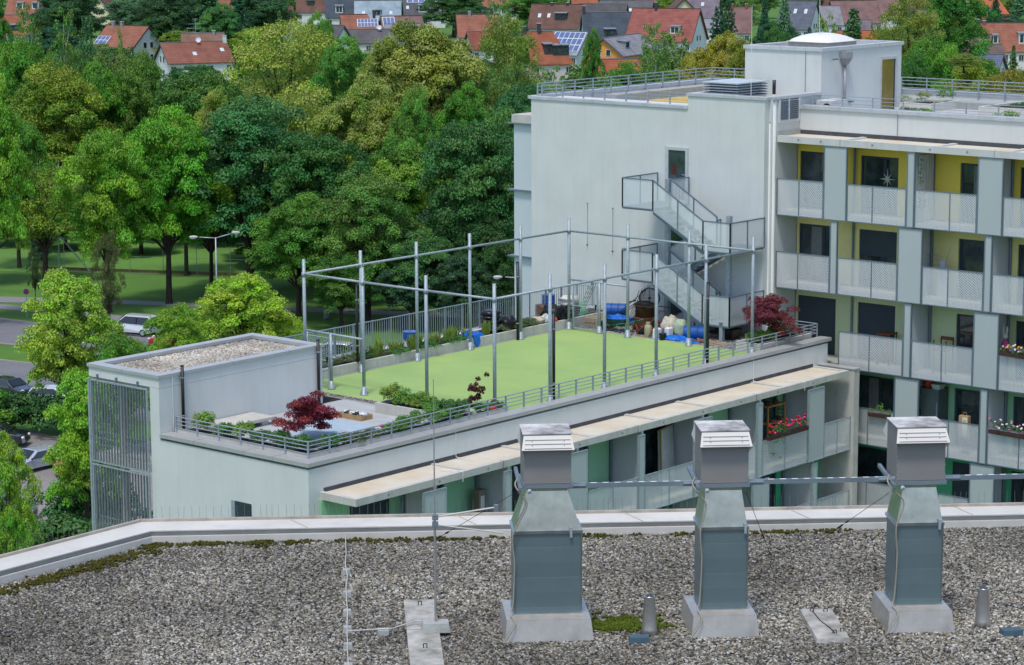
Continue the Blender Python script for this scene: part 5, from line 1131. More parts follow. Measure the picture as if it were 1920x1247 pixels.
m.build('rack', mat('honey_wood', (.42, .22, .06), .7), t)
for x, z, s_ in ((14.1, -1.64, .5), (14.6, -1.64, .6), (14.85, -2.31, .55), (14.2, -2.31, .4)):
    m = MB(); m.lathe([(.09, 0), (.12, .14)], (x, -10.38, z), 12); m.build('pot', mat('brown_trough', (.06, .03, .025)), t)
    f = leaf_object('plant', [((x-t.location[0]+rng.randn()*.07, -10.38-t.location[1]+rng.randn()*.05, z+.22+.12*k-t.location[2]), (.14, .12, .12), .4+.1*k, .5, 0) for k in range(3)], 34, .06, int(x*10)); f.parent = t; f.color = (.05, .15, .03, 1)
t = thing('boxwood_pot', 'trailing plant and draped curtain on the top balcony', 'curtain', (20.2, -13.3, 5)); m = MB()
for i in range(10): m.box(19.7+i*.1, 19.75+i*.1, -13.33-.03*(i % 2), -13.30, 5.0, 7.5)
m.build('curtain', mat('white_curtain', (.55, .53, .48), .9), t)
f = leaf_object('hanging_plant', [((-.45+rng.randn()*.08, -.12, 2.3-k*.16), (.10, .08, .12), .4, .5, 0) for k in range(6)], 26, .06, 77); f.parent = t; f.color = (.05, .16, .05, 1)
m = MB()
for k in range(4): m.blob((19.7, -13.45, 5.6+k*.17), (.17-.025*k, .14, .10), k, .2)
m.build('pebble_tower', mat('stone_print', (.18, .14, .14), .8), t, True); t['label'] = 'white curtain with a hanging plant and stone tower on the top balcony'
t = thing('paper_star', 'pale eight-pointed star hanging in the top row window', 'star', (20.9, -11.15, 6.4)); m = MB(); pts = []
for k in range(16): a = k*math.pi/8; r_ = (.36 if k % 4 == 0 else .26) if k % 2 == 0 else .07; pts.append((20.925, -11.15+r_*math.sin(a), 6.35+1.15*r_*math.cos(a)))
m.extr(pts, (-.03, 0, 0)); m.build('star', mat('star_paper', (.42, .48, .36), .8), t)
t = thing('ironing_board', 'folded ironing board with two legs up on the second row balcony', 'ironing board', (20.2, -14.0, 2.05)); m = MB()
m.extr([(20.3, -13.85, 2.05), (20.3, -13.85, 3.1), (20.3, -13.98, 3.5), (20.3, -14.18, 3.5), (20.3, -14.3, 3.1), (20.3, -14.3, 2.05)], (.04, 0, 0)); m.build('board', mat('board_cloth', (.42, .46, .48), .8), t); m = MB(); m.tube((20.25, -14.1, 2.9), (20.25, -13.72, 4.0), .014, 5); m.tube((20.25, -14.05, 2.9), (20.25, -14.42, 4.0), .014, 5); m.build('legs', GALV, t)
t = thing('drying_rack', 'metal drying rack beside the ironing board on the second row balcony', 'drying rack', (20.3, -13.6, 2.05)); m = MB()
for z in (3.3, 3.5, 3.65): m.tube((20.35, -13.35, z), (20.35, -14.0, z), .01, 4)
for y in (-13.4, -13.95): m.tube((20.35, y, 2.05), (20.35, y, 3.7), .014, 5)
m.build('rods', GALV, t)
for (x, y, z, lb) in ((20.4, -11.6, -.85, 'wooden garden table behind the third row rail'), (20.3, -14.2, -.85, 'brown wooden chair on the third row balcony')):
    t = thing('balcony_seat', lb, 'furniture', (x, y, z), 'wooden furniture on balconies'); m = MB()
    for i in range(5): m.box(x-.3, x+.3, y-.3+i*.12, y-.2+i*.12, z+1.22 if 'table' in lb else z+.9, z+1.26 if 'table' in lb else z+.94)
    for a, b in ((-.28, -.28), (.25, -.28), (-.28, .25), (.25, .25)): m.box(x+a, x+a+.04, y+b, y+b+.04, z, z+1.3)
    if 'chair' in lb: m.box(x+.25, x+.29, y-.28, y+.28, z+1.25, z+1.38)
    m.build('slats', mat('brown_wood', (.16, .06, .025), .7), t)
t = thing('paper_bag', 'brown paper shopping bag on the fourth row balcony rail', 'bag', (19.7, -15.5, -2.75)); m = MB(); m.box(19.62, 19.82, -15.75, -15.35, -3.1, -2.25); m.build('bag', mat('kraft_paper', (.42, .27, .13), .85), t); m = MB(); m.box(19.612, 19.619, -15.72, -15.50, -3.0, -2.3); m.build('print', mat('white_print', (.62, .62, .60)), t); m = MB(); m.lathe([(.07, 0), (.07, .004)], (19.611, -15.61, -2.45), 14, (-1, 0, 0)); m.build('round_mark', mat('yellow_mark', (.55, .45, .04)), t)
m = MB(); m.path([(19.7, -15.65, -2.25), (19.7, -15.62, -2.12), (19.7, -15.5, -2.12), (19.7, -15.47, -2.25)], .008, 4); m.build('handle', mat('kraft_paper', (.42, .27, .13)), t)
t = thing('grey_cabinet', 'tall grey cabinet in the dark corner of the fourth row balcony', 'cabinet', (20.6, -13.9, -3.75)); m = MB(); m.box(20.1, 20.85, -14.15, -13.35, -3.75, -1.5); m.build('body', mat('cabinet_grey', (.10, .13, .12), .6), t); m = MB(); m.box(20.085, 20.1, -14.1, -14.07, -3.5, -2.0); m.build('handle', GALV, t)
t = thing('red_bucket', 'red bucket on top of the grey cabinet', 'bucket', (20.4, -13.6, -1.5)); m = MB(); m.lathe([(.14, 0), (.19, .3)], (20.35, -13.55, -1.5), 16); m.build('bucket', mat('red_plastic', (.62, .05, .03)), t, True); m = MB(); m.lathe([(.195, .29), (.195, .31)], (20.35, -13.55, -1.5), 16); m.build('rim', mat('red_plastic', (.62, .05, .03)), t)
t = thing('plastic_tub', 'translucent plastic box beside the red bucket', 'box', (20.3, -14.0, -1.5)); m = MB(); m.hexa([(20.15, -14.15, -1.5), (20.5, -14.15, -1.5), (20.5, -13.85, -1.5), (20.15, -13.85, -1.5)], [(20.1, -14.2, -1.3), (20.55, -14.2, -1.3), (20.55, -13.8, -1.3), (20.1, -13.8, -1.3)]); m.build('tub', mat('pale_lid', (.55, .62, .62)), t)
t = thing('dark_coat', 'dark blue coat hanging in the fourth row balcony', 'coat', (20.0, -13.25, -2.6)); m = MB(); m.blob((20.0, -13.33, -2.9), (.30, .10, .62), 4, .15, 14, 10); m.build('cloth', mat('navy_cloth', (.02, .028, .05), .9), t, True)
t = thing('leaning_mattress', 'white mattress leaning in a wooden frame on the south balcony', 'mattress', (8.0, -10.3, -3.75)); m = MB(); m.hexa([(7.3, -10.6, -3.75), (8.5, -10.3, -3.75), (8.5, -10.15, -3.75), (7.3, -10.45, -3.75)], [(7.6, -10.3, -1.55), (8.7, -10.0, -1.55), (8.7, -9.87, -1.55), (7.6, -10.15, -1.55)]); m.build('mattress', mat('mattress_white', (.50, .50, .48), .9), t); m = MB(); m.bar((7.25, -10.62, -3.75), (7.56, -10.32, -1.5), .05, .04); m.bar((7.56, -10.32, -1.5), (8.75, -10.0, -1.5), .05, .04); m.build('frame', mat('honey_wood', (.42, .22, .06)), t)
t = thing('carton_stack', 'brown cartons stacked beside the downpipe on the south balcony', 'cartons', (-2.1, -10.4, -3.75)); m = MB(); m.box(-2.5, -1.95, -10.6, -10.2, -3.75, -2.62); m.build('carton', mat('kraft_paper', (.42, .27, .13)), t); m = MB(); m.box(-2.42, -2.08, -10.5, -10.25, -2.62, -1.85); m.build('upright_box', mat('grey_card', (.22, .18, .13), .8), t); m = MB(); m.box(-2.34, -2.16, -10.506, -10.501, -2.5, -2.05); m.build('label', mat('white_print', (.62, .62, .60)), t)
t = thing('plush_figure', 'pink and white soft toy rabbit sitting at the third row balcony', 'soft toy', (20.1, -16.95, .2))
m = MB(); m.blob((20.1, -16.95, .55), (.12, .15, .24), 1, .05); m.build('body', mat('pink_cloth', (.45, .06, .18), .9), t, True); m = MB(); m.blob((20.1, -16.95, .92), (.11, .12, .12), 2, .03); m.build('head', mat('toy_white', (.55, .55, .50), .9), t, True)
for s_ in (-1, 1): m = MB(); m.blob((20.1, -16.95+s_*.08, 1.15), (.03, .045, .16), 3, .03); m.build('ear', mat('toy_white', (.55, .55, .50)), t, True)

# ---- roof garden of the main building
for i, (x0, x1, y0, y1, h, lb) in enumerate([(26.2, 30.2, -17.5, -12.0, .42, 'large pale planter with the small tree on the main roof'), (21.9, 23.4, -21, -14.6, .36, 'front roof planter with herbs near the right edge'), (22.0, 24.2, -11.8, -9.3, .32, 'roof planter with lavender right of the rain pipe'), (26.9, 29.2, -9.4, -7.9, .34, 'roof planter beside the glazed penthouse door')]):
    t = thing('roof_planter', lb, 'planter', ((x0+x1)/2, (y0+y1)/2, ZD), 'planters on the main roof'); m = MB(); m.box(x0, x0+.12, y0, y1, ZD, ZD+h); m.box(x1-.12, x1, y0, y1, ZD, ZD+h); m.box(x0+.12, x1-.12, y0, y0+.12, ZD, ZD+h); m.box(x0+.12, x1-.12, y1-.12, y1, ZD, ZD+h); m.build('wall', mat('cream_concrete', (.56, .54, .47), .9, var=.06), t); m = MB(); m.box(x0+.12, x1-.12, y0+.12, y1-.12, ZD, ZD+h-.08); m.build('soil', SOIL, t)
LAV = (.10, .12, .07)
for i, (x, y, z, sx, h, c, lb) in enumerate([(22.6, -9.9, .26, .9, .35, LAV, 'lavender cushion at the left of the front roof planter'), (23.1, -10.8, .26, 1.0, .35, LAV, 'lavender cushion left of the roof railing post'), (23.0, -11.5, .26, .9, .32, G3, 'yellowish herb at the corner of the lavender planter'), (27.6, -8.3, .28, 1.4, .55, (.16,.20,.05), 'yellow-green bush in front of the penthouse door'), (28.7, -9.0, .28, .9, .8, G1, 'taller green bush right of the penthouse door'),
   (22.6, -15.4, .3, 1.1, .45, G3, 'light herb at the left end of the long front planter'), (22.6, -16.6, .3, 1.2, .4, (.13,.17,.05), 'sprawling herb in the middle of the long front planter'), (22.6, -17.9, .3, 1.2, .4, G1, 'green herb at the right of the long front planter'), (26.8, -13.6, .35, .8, .4, G2, 'dark cushion left of the small roof tree'), (26.8, -14.8, .35, .8, .4, G2, 'dark cushion right of the small roof tree'), (26.8, -16.0, .35, .8, .55, LAV, 'lavender tuft behind the rail at the right'), (26.8, -16.9, .35, .8, .55, LAV, 'lavender tuft nearest the right edge')]):
    shrub('roof_herb', lb, 'shrub', (x, y, ZD+z), (sx, sx, h), c, seed=500+i, leaf=.06, n=10, per=55, group='plants on the main roof', stems=False)
# ================================================================== landscape
def W2(px, py, z=ZG): p = gp(px, py, z); return (float(p[0]), float(p[1]))
def cf(fwd, side): return (CAM[0]+fh[0]*fwd+rh[0]*side, CAM[1]+fh[1]*fwd+rh[1]*side)
GRASS = mat('park_grass', (.085, .185, .026), 1, var=.18, scale=.25, bump=.6, bscale=30, col2=(.055, .13, .022))
m = MB(); m.add([(*cf(-200, -900), ZG-.02), (*cf(-200, 900), ZG-.02), (*cf(2600, 1500), ZG-.02), (*cf(2600, -1500), ZG-.02)], [(0,1,2,3)])
structure('ground', m, GRASS)
def ribbon(name, up, lo, z, m_):
    """sheet between two edge lines surveyed in the photograph"""
    m = MB(); A = [W2(*p) for p in up]; B = [W2(*p) for p in lo]
    m.add([(*a, z) for a in A]+[(*b, z) for b in B], [(i, i+1, len(A)+i+1, len(A)+i) for i in range(len(A)-1)]); return structure(name, m, m_)
ASPH = mat('asphalt', (.17, .17, .18), .9, var=.10, scale=.5, bump=.3, bscale=60, col2=(.13, .13, .135))
ASPL = mat('asphalt_path', (.21, .21, .215), .92, var=.06, scale=.5)
ribbon('road', [(-300, 556), (-60, 586), (0, 598), (75, 608), (270, 631), (640, 650), (1000, 664), (1500, 690)], [(-300, 600), (-60, 632), (0, 645), (75, 652), (270, 680), (640, 704), (1000, 720), (1500, 750)], ZG+.004, ASPH)
ribbon('service_road', [(-300, 640), (-60, 668), (0, 676), (75, 685), (270, 722), (640, 750), (1000, 770)], [(-300, 700), (-60, 730), (0, 742), (75, 752), (270, 790), (640, 820), (1000, 840)], ZG+.006, ASPH)
ribbon('parking_lot', [(-300, 760), (-60, 790), (0, 800), (75, 812), (270, 850), (640, 870)], [(-300, 1100), (-60, 1200), (0, 1300), (75, 1300), (270, 1300), (640, 1300)], ZG+.005, mat('parking_asphalt', (.24, .225, .21), .9, var=.08, scale=.4, col2=(.18,.17,.165)))
ribbon('path', [(-300, 536), (0, 556), (190, 561), (410, 570), (640, 580), (1000, 592)], [(-300, 546), (0, 567), (190, 569), (410, 576), (640, 588), (1000, 602)], ZG+.006, ASPL)
ribbon('cycle_path', [(-300, 550), (0, 570), (110, 580), (215, 590), (300, 604)], [(-300, 559), (0, 579), (110, 590), (215, 601), (300, 617)], ZG+.008, ASPL)
def kerb(name, pts, h=.12):
    m = MB(); P_ = [W2(*p) for p in pts]
    for a, b in zip(P_[:-1], P_[1:]): m.bar((*a, ZG+h/2), (*b, ZG+h/2), .16, h)
    return structure(name, m, mat('kerb_stone', (.33, .30, .25), .95, var=.1))
kerb('kerb', [(-60, 586), (0, 598), (75, 608), (270, 631), (640, 650)]); kerb('kerb', [(-60, 632), (0, 645), (75, 652), (270, 680)]); kerb('kerb', [(-60, 668), (0, 676), (75, 685), (270, 722)])
ribbon('lane_marking', [(57, 630), (66, 631)], [(57, 631.4), (66, 632.4)], ZG+.012, mat('road_paint', (.7, .7, .68), .8)); ribbon('lane_marking', [(150, 641), (160, 642)], [(150, 642.5), (160, 643.5)], ZG+.012, mat('road_paint', (.7, .7, .68)))

# ------------------------------------------------------------------ tree prototypes
def tree_proto(kind, H, W, seed, leaf=.30, per=130, nl=11, nc=9):
    """template of one tree: returns mesh data for crown and trunk; H total height, W crown width"""
    rng = np.random.RandomState(seed); cl = []; limbs = []; m = MB()
    if kind in ('broad', 'linden', 'sparse', 'young'):
        cz = H*(.575 if kind != 'young' else .55); rv = H*(.425 if kind != 'young' else .45); rh_ = W*.5
        for i in range(nl):
            a = i*2.39996+rng.rand()*.5; v = -0.75+1.7*(i+.5)/nl; q = math.sqrt(max(0, 1-min(1, abs(v))**2.2))
            k = (.50+.32*rng.rand())*q; lr = W*(.19+.09*rng.rand())
            if v > .7: k *= .6
            c = np.array([math.cos(a)*rh_*k, math.sin(a)*rh_*k, cz+v*rv*.78]); limbs.append(c)
            tone = .25+.5*rng.rand(); hue = rng.rand(); n_ = nc
            for j in range(n_):
                d = rng.randn(3); d /= np.linalg.norm(d); d[2] = abs(d[2])*.9-.25
                cc = c+d*lr*np.array([1, 1, .75]); s_ = lr*(.24+.20*rng.rand()); cl.append((tuple(cc), (s_, s_, s_*.72), np.clip(tone+.28*rng.randn()*.6, 0, 1), np.clip(hue+.2*rng.randn(), 0, 1), 1 if rng.rand() < .72 else 0))
    elif kind == 'birch':
        for i in range(nl*2):
            a = rng.rand()*6.28; h = .28+.7*rng.rand(); q = W*.5*(1-abs(h-.5)*1.2)*(.25+.75*rng.rand()); c = np.array([math.cos(a)*q, math.sin(a)*q, H*h]); limbs.append(c)
            for j in range(5): cl.append((tuple(c+np.array([rng.randn()*.35, rng.randn()*.35, -.45*j])), (W*.07, W*.07, .55), .35+.5*rng.rand(), rng.rand(), 0))
    elif kind in ('conifer', 'column'):
        L_ = 24
        for i in range(L_):
            h = .08+.9*i/L_; r_ = W*.5*((1-h)**.8 if kind == 'conifer' else min(1, (1-h)*3.2)**.7*.9+.08)
            k = max(4, int(13*(1-h)+4))
            for j in range(k):
                a = j/k*6.28+i*.7+rng.rand()*.3; q = r_*(.35+.62*rng.rand()); cl.append(((math.cos(a)*q, math.sin(a)*q, H*h-q*.22), (W*.13*(1.25-h), W*.13*(1.25-h), H*.036), .25+.45*rng.rand(), rng.rand(), 0))
        for h in (.3, .5, .7, .9): limbs.append(np.array([0, 0, H*h]))
    crown = leaf_object('crown', cl, per, leaf, seed, up=.45 if kind != 'birch' else .1)
    tr = W*.022+.10
    if kind in ('broad', 'linden', 'sparse', 'young', 'birch'):
        fk = H*(.26 if kind != 'birch' else .5); m.tube((0, 0, -.3), (0, 0, .35), tr*1.7, 9, tr*1.1, False); m.tube((0, 0, .35), (.05*W*.2, 0, fk), tr*1.1, 9, tr*.85, False)
        for c in limbs:
            mid = np.array([c[0]*.35, c[1]*.35, fk+(c[2]-fk)*.5]) if c[2] > fk else np.array([c[0]*.4, c[1]*.4, fk*.95+.1])
            m.tube((.05*W*.2, 0, fk*.97), mid, tr*.5, 6, tr*.3, False); m.tube(mid, c, tr*.3, 5, tr*.08, False)
    else: m.tube((0, 0, -.3), (0, 0, H*.95), tr, 7, .03, False)
    trunk = m.build('trunk', BIRCH if kind == 'birch' else BARK, None, True)
    crown['var_h'] = H; dd = (crown, trunk, H, W, kind)
    return dd
PROTO = {}
def proto(key, *a, **k): PROTO[key] = [tree_proto(*a, **k), False]
proto('b1', 'broad', 16, 13, 1, leaf=.25, per=150, nl=17, nc=20); proto('b2', 'broad', 15, 12, 2, leaf=.25, per=150, nl=15, nc=20); proto('b3', 'broad', 14, 12, 3, leaf=.24, per=150, nl=14, nc=20)
proto('l1', 'linden', 16, 12, 4, leaf=.24, per=150, nl=19, nc=20); proto('l2', 'linden', 15, 12, 5, leaf=.24, per=150, nl=17, nc=20)
proto('s1', 'sparse', 12, 10, 6, leaf=.24, per=110, nl=14, nc=12); proto('m1', 'young', 11, 8, 7, leaf=.20, per=120, nl=19, nc=20); proto('m2', 'young', 10, 8, 8, leaf=.20, per=120, nl=17, nc=20)
proto('k1', 'birch', 13, 7, 9, leaf=.24, per=60, nl=14); proto('c1', 'conifer', 15, 6.5, 10, leaf=.40, per=90); proto('c2', 'column', 13, 4.5, 11, leaf=.36, per=90)
TREES = []
DK = (.040, .130, .020); MG = (.075, .21, .016); BG = (.13, .29, .018); OL = (.15, .235, .018); LIN = (.22, .31, .034); GLD = (.30, .27, .022); YG = (.215, .37, .024); BL = (.040, .150, .034); BI = (.12, .23, .045); CF = (.022, .09, .036); GB = (.075, .18, .075)
def tree(px, dist, top, wpx, key, col, label, blossom=1.0, group='park and garden trees', base=None, rz=None, squash=1.0, name='broadleaf_tree'):
    """top: image row of the crown top; wpx: crown width, both as surveyed; dist: metres ahead"""
    (crown, trunk, H0, W0, kind), used = PROTO[key]
    p = at(px, 600, dist); loc = (p[0], p[1], ZG if base is None else base)
    dd = dist; ztop = at(px, top, dd)[2]; H = ztop-loc[2]; W = wpx*dd/FPX
    nm = {'birch': 'birch_tree', 'conifer': 'conifer_tree', 'column': 'conifer_tree'}.get(kind, name)
    t = thing(nm, label, {'birch': 'birch', 'conifer': 'conifer', 'column': 'conifer'}.get(kind, 'tree'), loc, group)
    if used: cr_, tk = crown.copy(), trunk.copy(); COL.objects.link(cr_); COL.objects.link(tk)
    else: cr_, tk = crown, trunk; PROTO[key][1] = True
    cr_.name = 'crown'; tk.name = 'trunk'; cr_.parent = t; tk.parent = t; cr_.color = (*col, blossom)
    t.scale = (W/W0, W/W0, H/H0*squash); t.rotation_euler = (0, 0, rz if rz is not None else (px*1.7+dist) % 6.28)
    TREES.append((px, dist, wpx)); return t
T = tree
# near trees between the road and the parking lot
T(128, 180, 500, 160, 'm1', YG, 'bright yellow-green maple in front of the road, left of the stair tower', .55)
T(232, 172, 622, 120, 'm2', MG, 'dark green young tree hiding the white van, behind the louvre tower')
T(328, 188, 565, 108, 'm2', (0.138, 0.296, 0.018), 'young maple with orange tints in front of the red cars', .8)
T(455, 192, 505, 175, 'm1', (0.229, 0.390, 0.018), 'pale yellow-green maple below the street lamp', .5)
T(545, 196, 600, 60, 'm2', (0.182, 0.344, 0.027), 'small yellow-green tree left of the court gate', .7)
T(152, 146, 690, 134, 'm1', (0.152, 0.344, 0.018), 'light green maple beside the louvred stair tower over the parking lot', .8)
T(0, 132, 815, 110, 'm2', (0.168, 0.344, 0.018), 'maple with yellow leaves in the lower left corner', .6)
T(5, 122, 965, 80, 'm1', (0.106, 0.266, 0.018), 'green shrubby tree at the left edge above the gravel roof', .8)
# park trees behind the road
T(-15, 226, 140, 150, 'b1', BG, 'tall bright green tree cut by the left edge of the picture', name='broadleaf_tree')
T(88, 252, 300, 165, 's1', OL, 'thin olive tree with an open crown, left of the bright green pair')
T(205, 233, 230, 165, 'b2', BG, 'bright green tree with forked trunk on the path, left of the lamp')
T(318, 238, 195, 180, 'b3', (0.106, 0.281, 0.016), 'bright green tree directly left of the big blue-green oak')
T(470, 242, 185, 270, 'b1', BL, 'largest blue-green oak standing behind the street lamp')
T(600, 238, 240, 190, 'b2', DK, 'dark blue-green tree between the big oak and the ball cage')
T(560, 228, 360, 170, 'b3', (0.076, 0.188, 0.018), 'olive-green tree above the court gate')
T(690, 226, 330, 190, 'b1', (0.069, 0.179, 0.023), 'dark tree with yellow sprays behind the left half of the ball cage', .85)
T(765, 245, 255, 160, 'l2', (0.106, 0.234, 0.023), 'mid green tree with an open top behind the ball cage')
T(885, 230, 215, 190, 'b2', (0.043, 0.133, 0.027), 'dense dark tree touching the left edge of the gable wall')
T(960, 236, 195, 170, 'b3', (0.054, 0.156, 0.027), 'dark green tree partly hidden behind the gable wall')
T(800, 224, 430, 150, 'b3', (0.046, 0.133, 0.027), 'low dark tree behind the stacked sacks on the court')
T(640, 222, 470, 130, 'b2', (0.061, 0.163, 0.020), 'low green tree behind the picket fence')
T(40, 262, 205, 120, 'b3', MG, 'dark green tree below the olive one at the left')
T(-40, 250, 240, 130, 'b2', MG, 'green tree at the far left edge')
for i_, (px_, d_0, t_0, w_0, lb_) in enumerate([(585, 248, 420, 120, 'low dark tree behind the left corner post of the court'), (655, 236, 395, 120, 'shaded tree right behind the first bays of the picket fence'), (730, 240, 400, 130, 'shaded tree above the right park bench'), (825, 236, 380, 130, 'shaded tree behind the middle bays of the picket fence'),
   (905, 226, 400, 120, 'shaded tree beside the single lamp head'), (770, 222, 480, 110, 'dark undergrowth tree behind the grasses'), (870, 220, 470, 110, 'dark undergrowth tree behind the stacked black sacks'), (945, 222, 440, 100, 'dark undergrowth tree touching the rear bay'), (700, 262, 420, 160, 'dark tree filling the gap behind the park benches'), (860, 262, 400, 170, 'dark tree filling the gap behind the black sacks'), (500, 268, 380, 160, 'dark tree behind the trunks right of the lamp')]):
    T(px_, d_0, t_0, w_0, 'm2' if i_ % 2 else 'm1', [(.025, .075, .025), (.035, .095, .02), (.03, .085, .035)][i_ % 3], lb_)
T(150, 288, 360, 130, 'b3', MG, 'low green tree filling the gap left of the forked tree'); T(262, 284, 370, 130, 'b2', BG, 'low bright tree between the two bright green trees'); T(398, 280, 360, 150, 'b1', DK, 'low dark tree behind the street lamp heads'); T(35, 290, 380, 120, 'b2', MG, 'low green tree behind the trunk at the left edge'); T(105, 330, 395, 120, 'l1', DK, 'dark distant tree seen under the thin olive tree'); T(240, 335, 400, 120, 'b1', MG, 'distant tree seen between the two bright green trunks'); T(345, 325, 395, 120, 'b3', DK, 'distant dark tree right of the bright green trunk'); T(440, 330, 390, 130, 'l2', MG, 'distant tree seen behind the lamp pole'); T(520, 320, 400, 130, 'b2', DK, 'distant dark tree behind the right lamp head')
T(352, 256, 225, 130, 'b1', BG, 'bright tree with a leaning trunk between the bright pair and the big oak'); T(398, 246, 262, 130, 'b3', BL, 'blue-green tree whose trunk stands just left of the lamp pole')
for px_, d_0, t_0, w_0, c_0, lb_ in ((128, 276, 392, 110, MG, 'low-branched tree closing the lawn left of the forked tree'), (268, 272, 385, 120, BG, 'low-branched bright tree closing the lawn right of the forked tree'), (375, 286, 400, 120, MG, 'low-branched tree on the lawn behind the lamp pole'), (500, 262, 400, 130, DK, 'low-branched dark tree on the lawn right of the lamp'), (40, 280, 400, 110, MG, 'low-branched tree on the lawn near the left edge')):
    T(px_, d_0, t_0, w_0, 'm1', c_0, lb_)
# second row
T(118, 292, 122, 190, 'b1', OL, 'broad olive-green tree left, above the grey-leaved bush')
T(60, 300, 62, 120, 'b2', (0.084, 0.234, 0.018), 'light green tree below the brown roof at the left')
T(15, 315, 66, 110, 'b3', MG, 'mid green tree at the left edge below the brown roof')
T(82, 268, 255, 46, 'c1', GB, 'grey-blue feathery conifer bush under the olive tree')
T(228, 312, 84, 120, 's1', (0.114, 0.188, 0.032), 'loose willow-like tree before the orange-roofed house')
T(205, 300, 112, 120, 'b3', MG, 'mid green tree below the orange-roofed house')
T(282, 300, 100, 110, 'b1', (0.076, 0.188, 0.020), 'olive tree in front of the white gable')
T(385, 290, 124, 180, 'b2', (0.061, 0.156, 0.018), 'dark olive tree below the brown roof with the dish')
T(412, 282, 168, 95, 'l2', LIN, 'small pale linden poking above the oak', .1)
T(590, 275, 152, 180, 'l1', LIN, 'pale blossoming linden above the dark tree, left half', .05)
T(690, 270, 150, 150, 'l2', (0.168, 0.257, 0.027), 'pale blossoming linden above the ball cage', .1)
T(545, 335, 33, 215, 'l1', LIN, 'large pale linden below the grey roofs, left of the green gap', .15)
T(650, 325, 62, 115, 'b3', (0.084, 0.234, 0.027), 'fresh green tree between the two large lindens')
T(800, 305, 42, 215, 'l2', (0.160, 0.203, 0.020), 'largest golden-olive linden in the middle of the picture', .15)
T(735, 318, 62, 110, 'l1', LIN, 'pale linden joined to the left of the golden-olive linden', .15)
T(955, 345, 22, 120, 'l1', (0.122, 0.195, 0.018), 'upright olive linden left of the tiled house with three dormers', .3)
T(935, 300, 105, 100, 's1', BI, 'soft grey-green tree under the upright linden')
T(985, 290, 145, 110, 'b2', (0.046, 0.156, 0.041), 'dark blue-green tree at the corner of the gable parapet')
T(870, 285, 150, 110, 'b3', MG, 'mid green tree right of the golden-olive linden')
T(780, 262, 165, 90, 'b1', (0.091, 0.234, 0.027), 'light green tree in the gap below the golden-olive linden')
T(1045, 320, 115, 100, 'k1', BI, 'drooping birch in front of the pinkish house wall', name='birch')
T(1130, 330, 120, 80, 'k1', BI, 'thin birch before the low brick-red roof')
T(1010, 305, 150, 90, 'b3', MG, 'round green shrub tree behind the roof railing corner')
# right of centre beyond the main building
T(1232, 410, 35, 110, 'k1', BI, 'tall birch left of the red-roofed house, left stem')
T(1268, 400, 50, 110, 'k1', (0.091, 0.188, 0.032), 'birch with a mistletoe ball left of the red-roofed house')
T(1222, 390, 72, 76, 'k1', (0.084, 0.195, 0.027), 'birch before the orange gable house')
T(1170, 360, 110, 90, 'b3', (0.076, 0.203, 0.018), 'bright shrub tree behind the low brick-red roof')
T(1345, 330, 62, 110, 'l2', GLD, 'golden-leaved tree left of the penthouse', .25)
T(1300, 340, 90, 110, 'l1', GLD, 'lower golden-leaved tree above the roof railing', .3)
T(1250, 330, 128, 90, 'b3', (0.091, 0.188, 0.018), 'olive tree behind the rear roof railing')
T(1390, 320, 70, 90, 'l2', (0.214, 0.234, 0.018), 'golden tree touching the penthouse corner', .3)
T(1359, 560, -10, 34, 'c2', CF, 'dark column-shaped conifer right of the red-brown roof with two chimneys'); T(1426, 560, -14, 44, 'c1', CF, 'dark spruce, middle of the three beside the brown roof'); T(1340, 560, 2, 30, 'c2', CF, 'blue-green conifer left of the brown roof with two chimneys')
T(1455, 430, 45, 80, 'b3', DK, 'dark tree left of the slate roof'); T(1463, 520, -18, 60, 'c1', GB, 'blue spruce in front of the slate roof')
T(1465, 350, 68, 90, 's1', (0.138, 0.203, 0.032), 'sparse pale tree behind the left lightning rod'); T(1530, 370, 60, 100, 's1', (0.122, 0.203, 0.027), 'loose olive tree behind the skylight dome')
T(1545, 400, 20, 80, 'k1', OL, 'drooping larch left of the skylight dome'); T(1590, 410, 5, 110, 'c1', (0.046, 0.133, 0.036), 'shaggy dark pine behind the skylight dome'); T(1500, 360, 82, 80, 'b3', MG, 'mid green tree above the penthouse roof edge')
T(1695, 430, -15, 110, 'l1', (0.152, 0.195, 0.023), 'large olive linden right of the penthouse', .3); T(1640, 415, 40, 70, 's1', OL, 'loose olive tree left of the large linden right of the penthouse')
T(1770, 480, -40, 130, 'b1', (0.054, 0.188, 0.020), 'big fresh green tree at the top between linden and orange roof')
T(1730, 330, 62, 120, 'b2', MG, 'green tree right of the penthouse, lower left'); T(1700, 300, 90, 90, 'b3', (0.054, 0.156, 0.023), 'dark green tree touching the penthouse'); T(1775, 320, 78, 110, 'b3', (0.091, 0.250, 0.018), 'bright green tree in front of the purple-brown roof')
T(1805, 300, 115, 120, 'l2', (0.229, 0.296, 0.023), 'yellow-green tree behind the roof garden tree', .6); T(1880, 300, 122, 130, 'l1', (0.199, 0.188, 0.018), 'bronze-tinted tree at the right edge above the rear railing', .8); T(1830, 340, 98, 90, 'b2', MG, 'mid green tree left of the blue-grey tiled roof')
T(1885, 390, 75, 48, 'c1', (0.046, 0.124, 0.027), 'small conifer in front of the white walls of the long orange roof'); T(1895, 640, -18, 80, 'c1', GB, 'wide blue spruce in the upper right corner'); T(1850, 650, -15, 45, 'c1', CF, 'dark shaggy conifer beside the orange villa roof'); T(1940, 330, 90, 110, 'b1', MG, 'green tree at the right border above the railing')
T(1735, 290, 150, 110, 'b3', (0.091, 0.203, 0.018), 'low green tree just above the rear railing'); T(1650, 300, 140, 80, 'b2', MG, 'green tree hidden behind the penthouse')
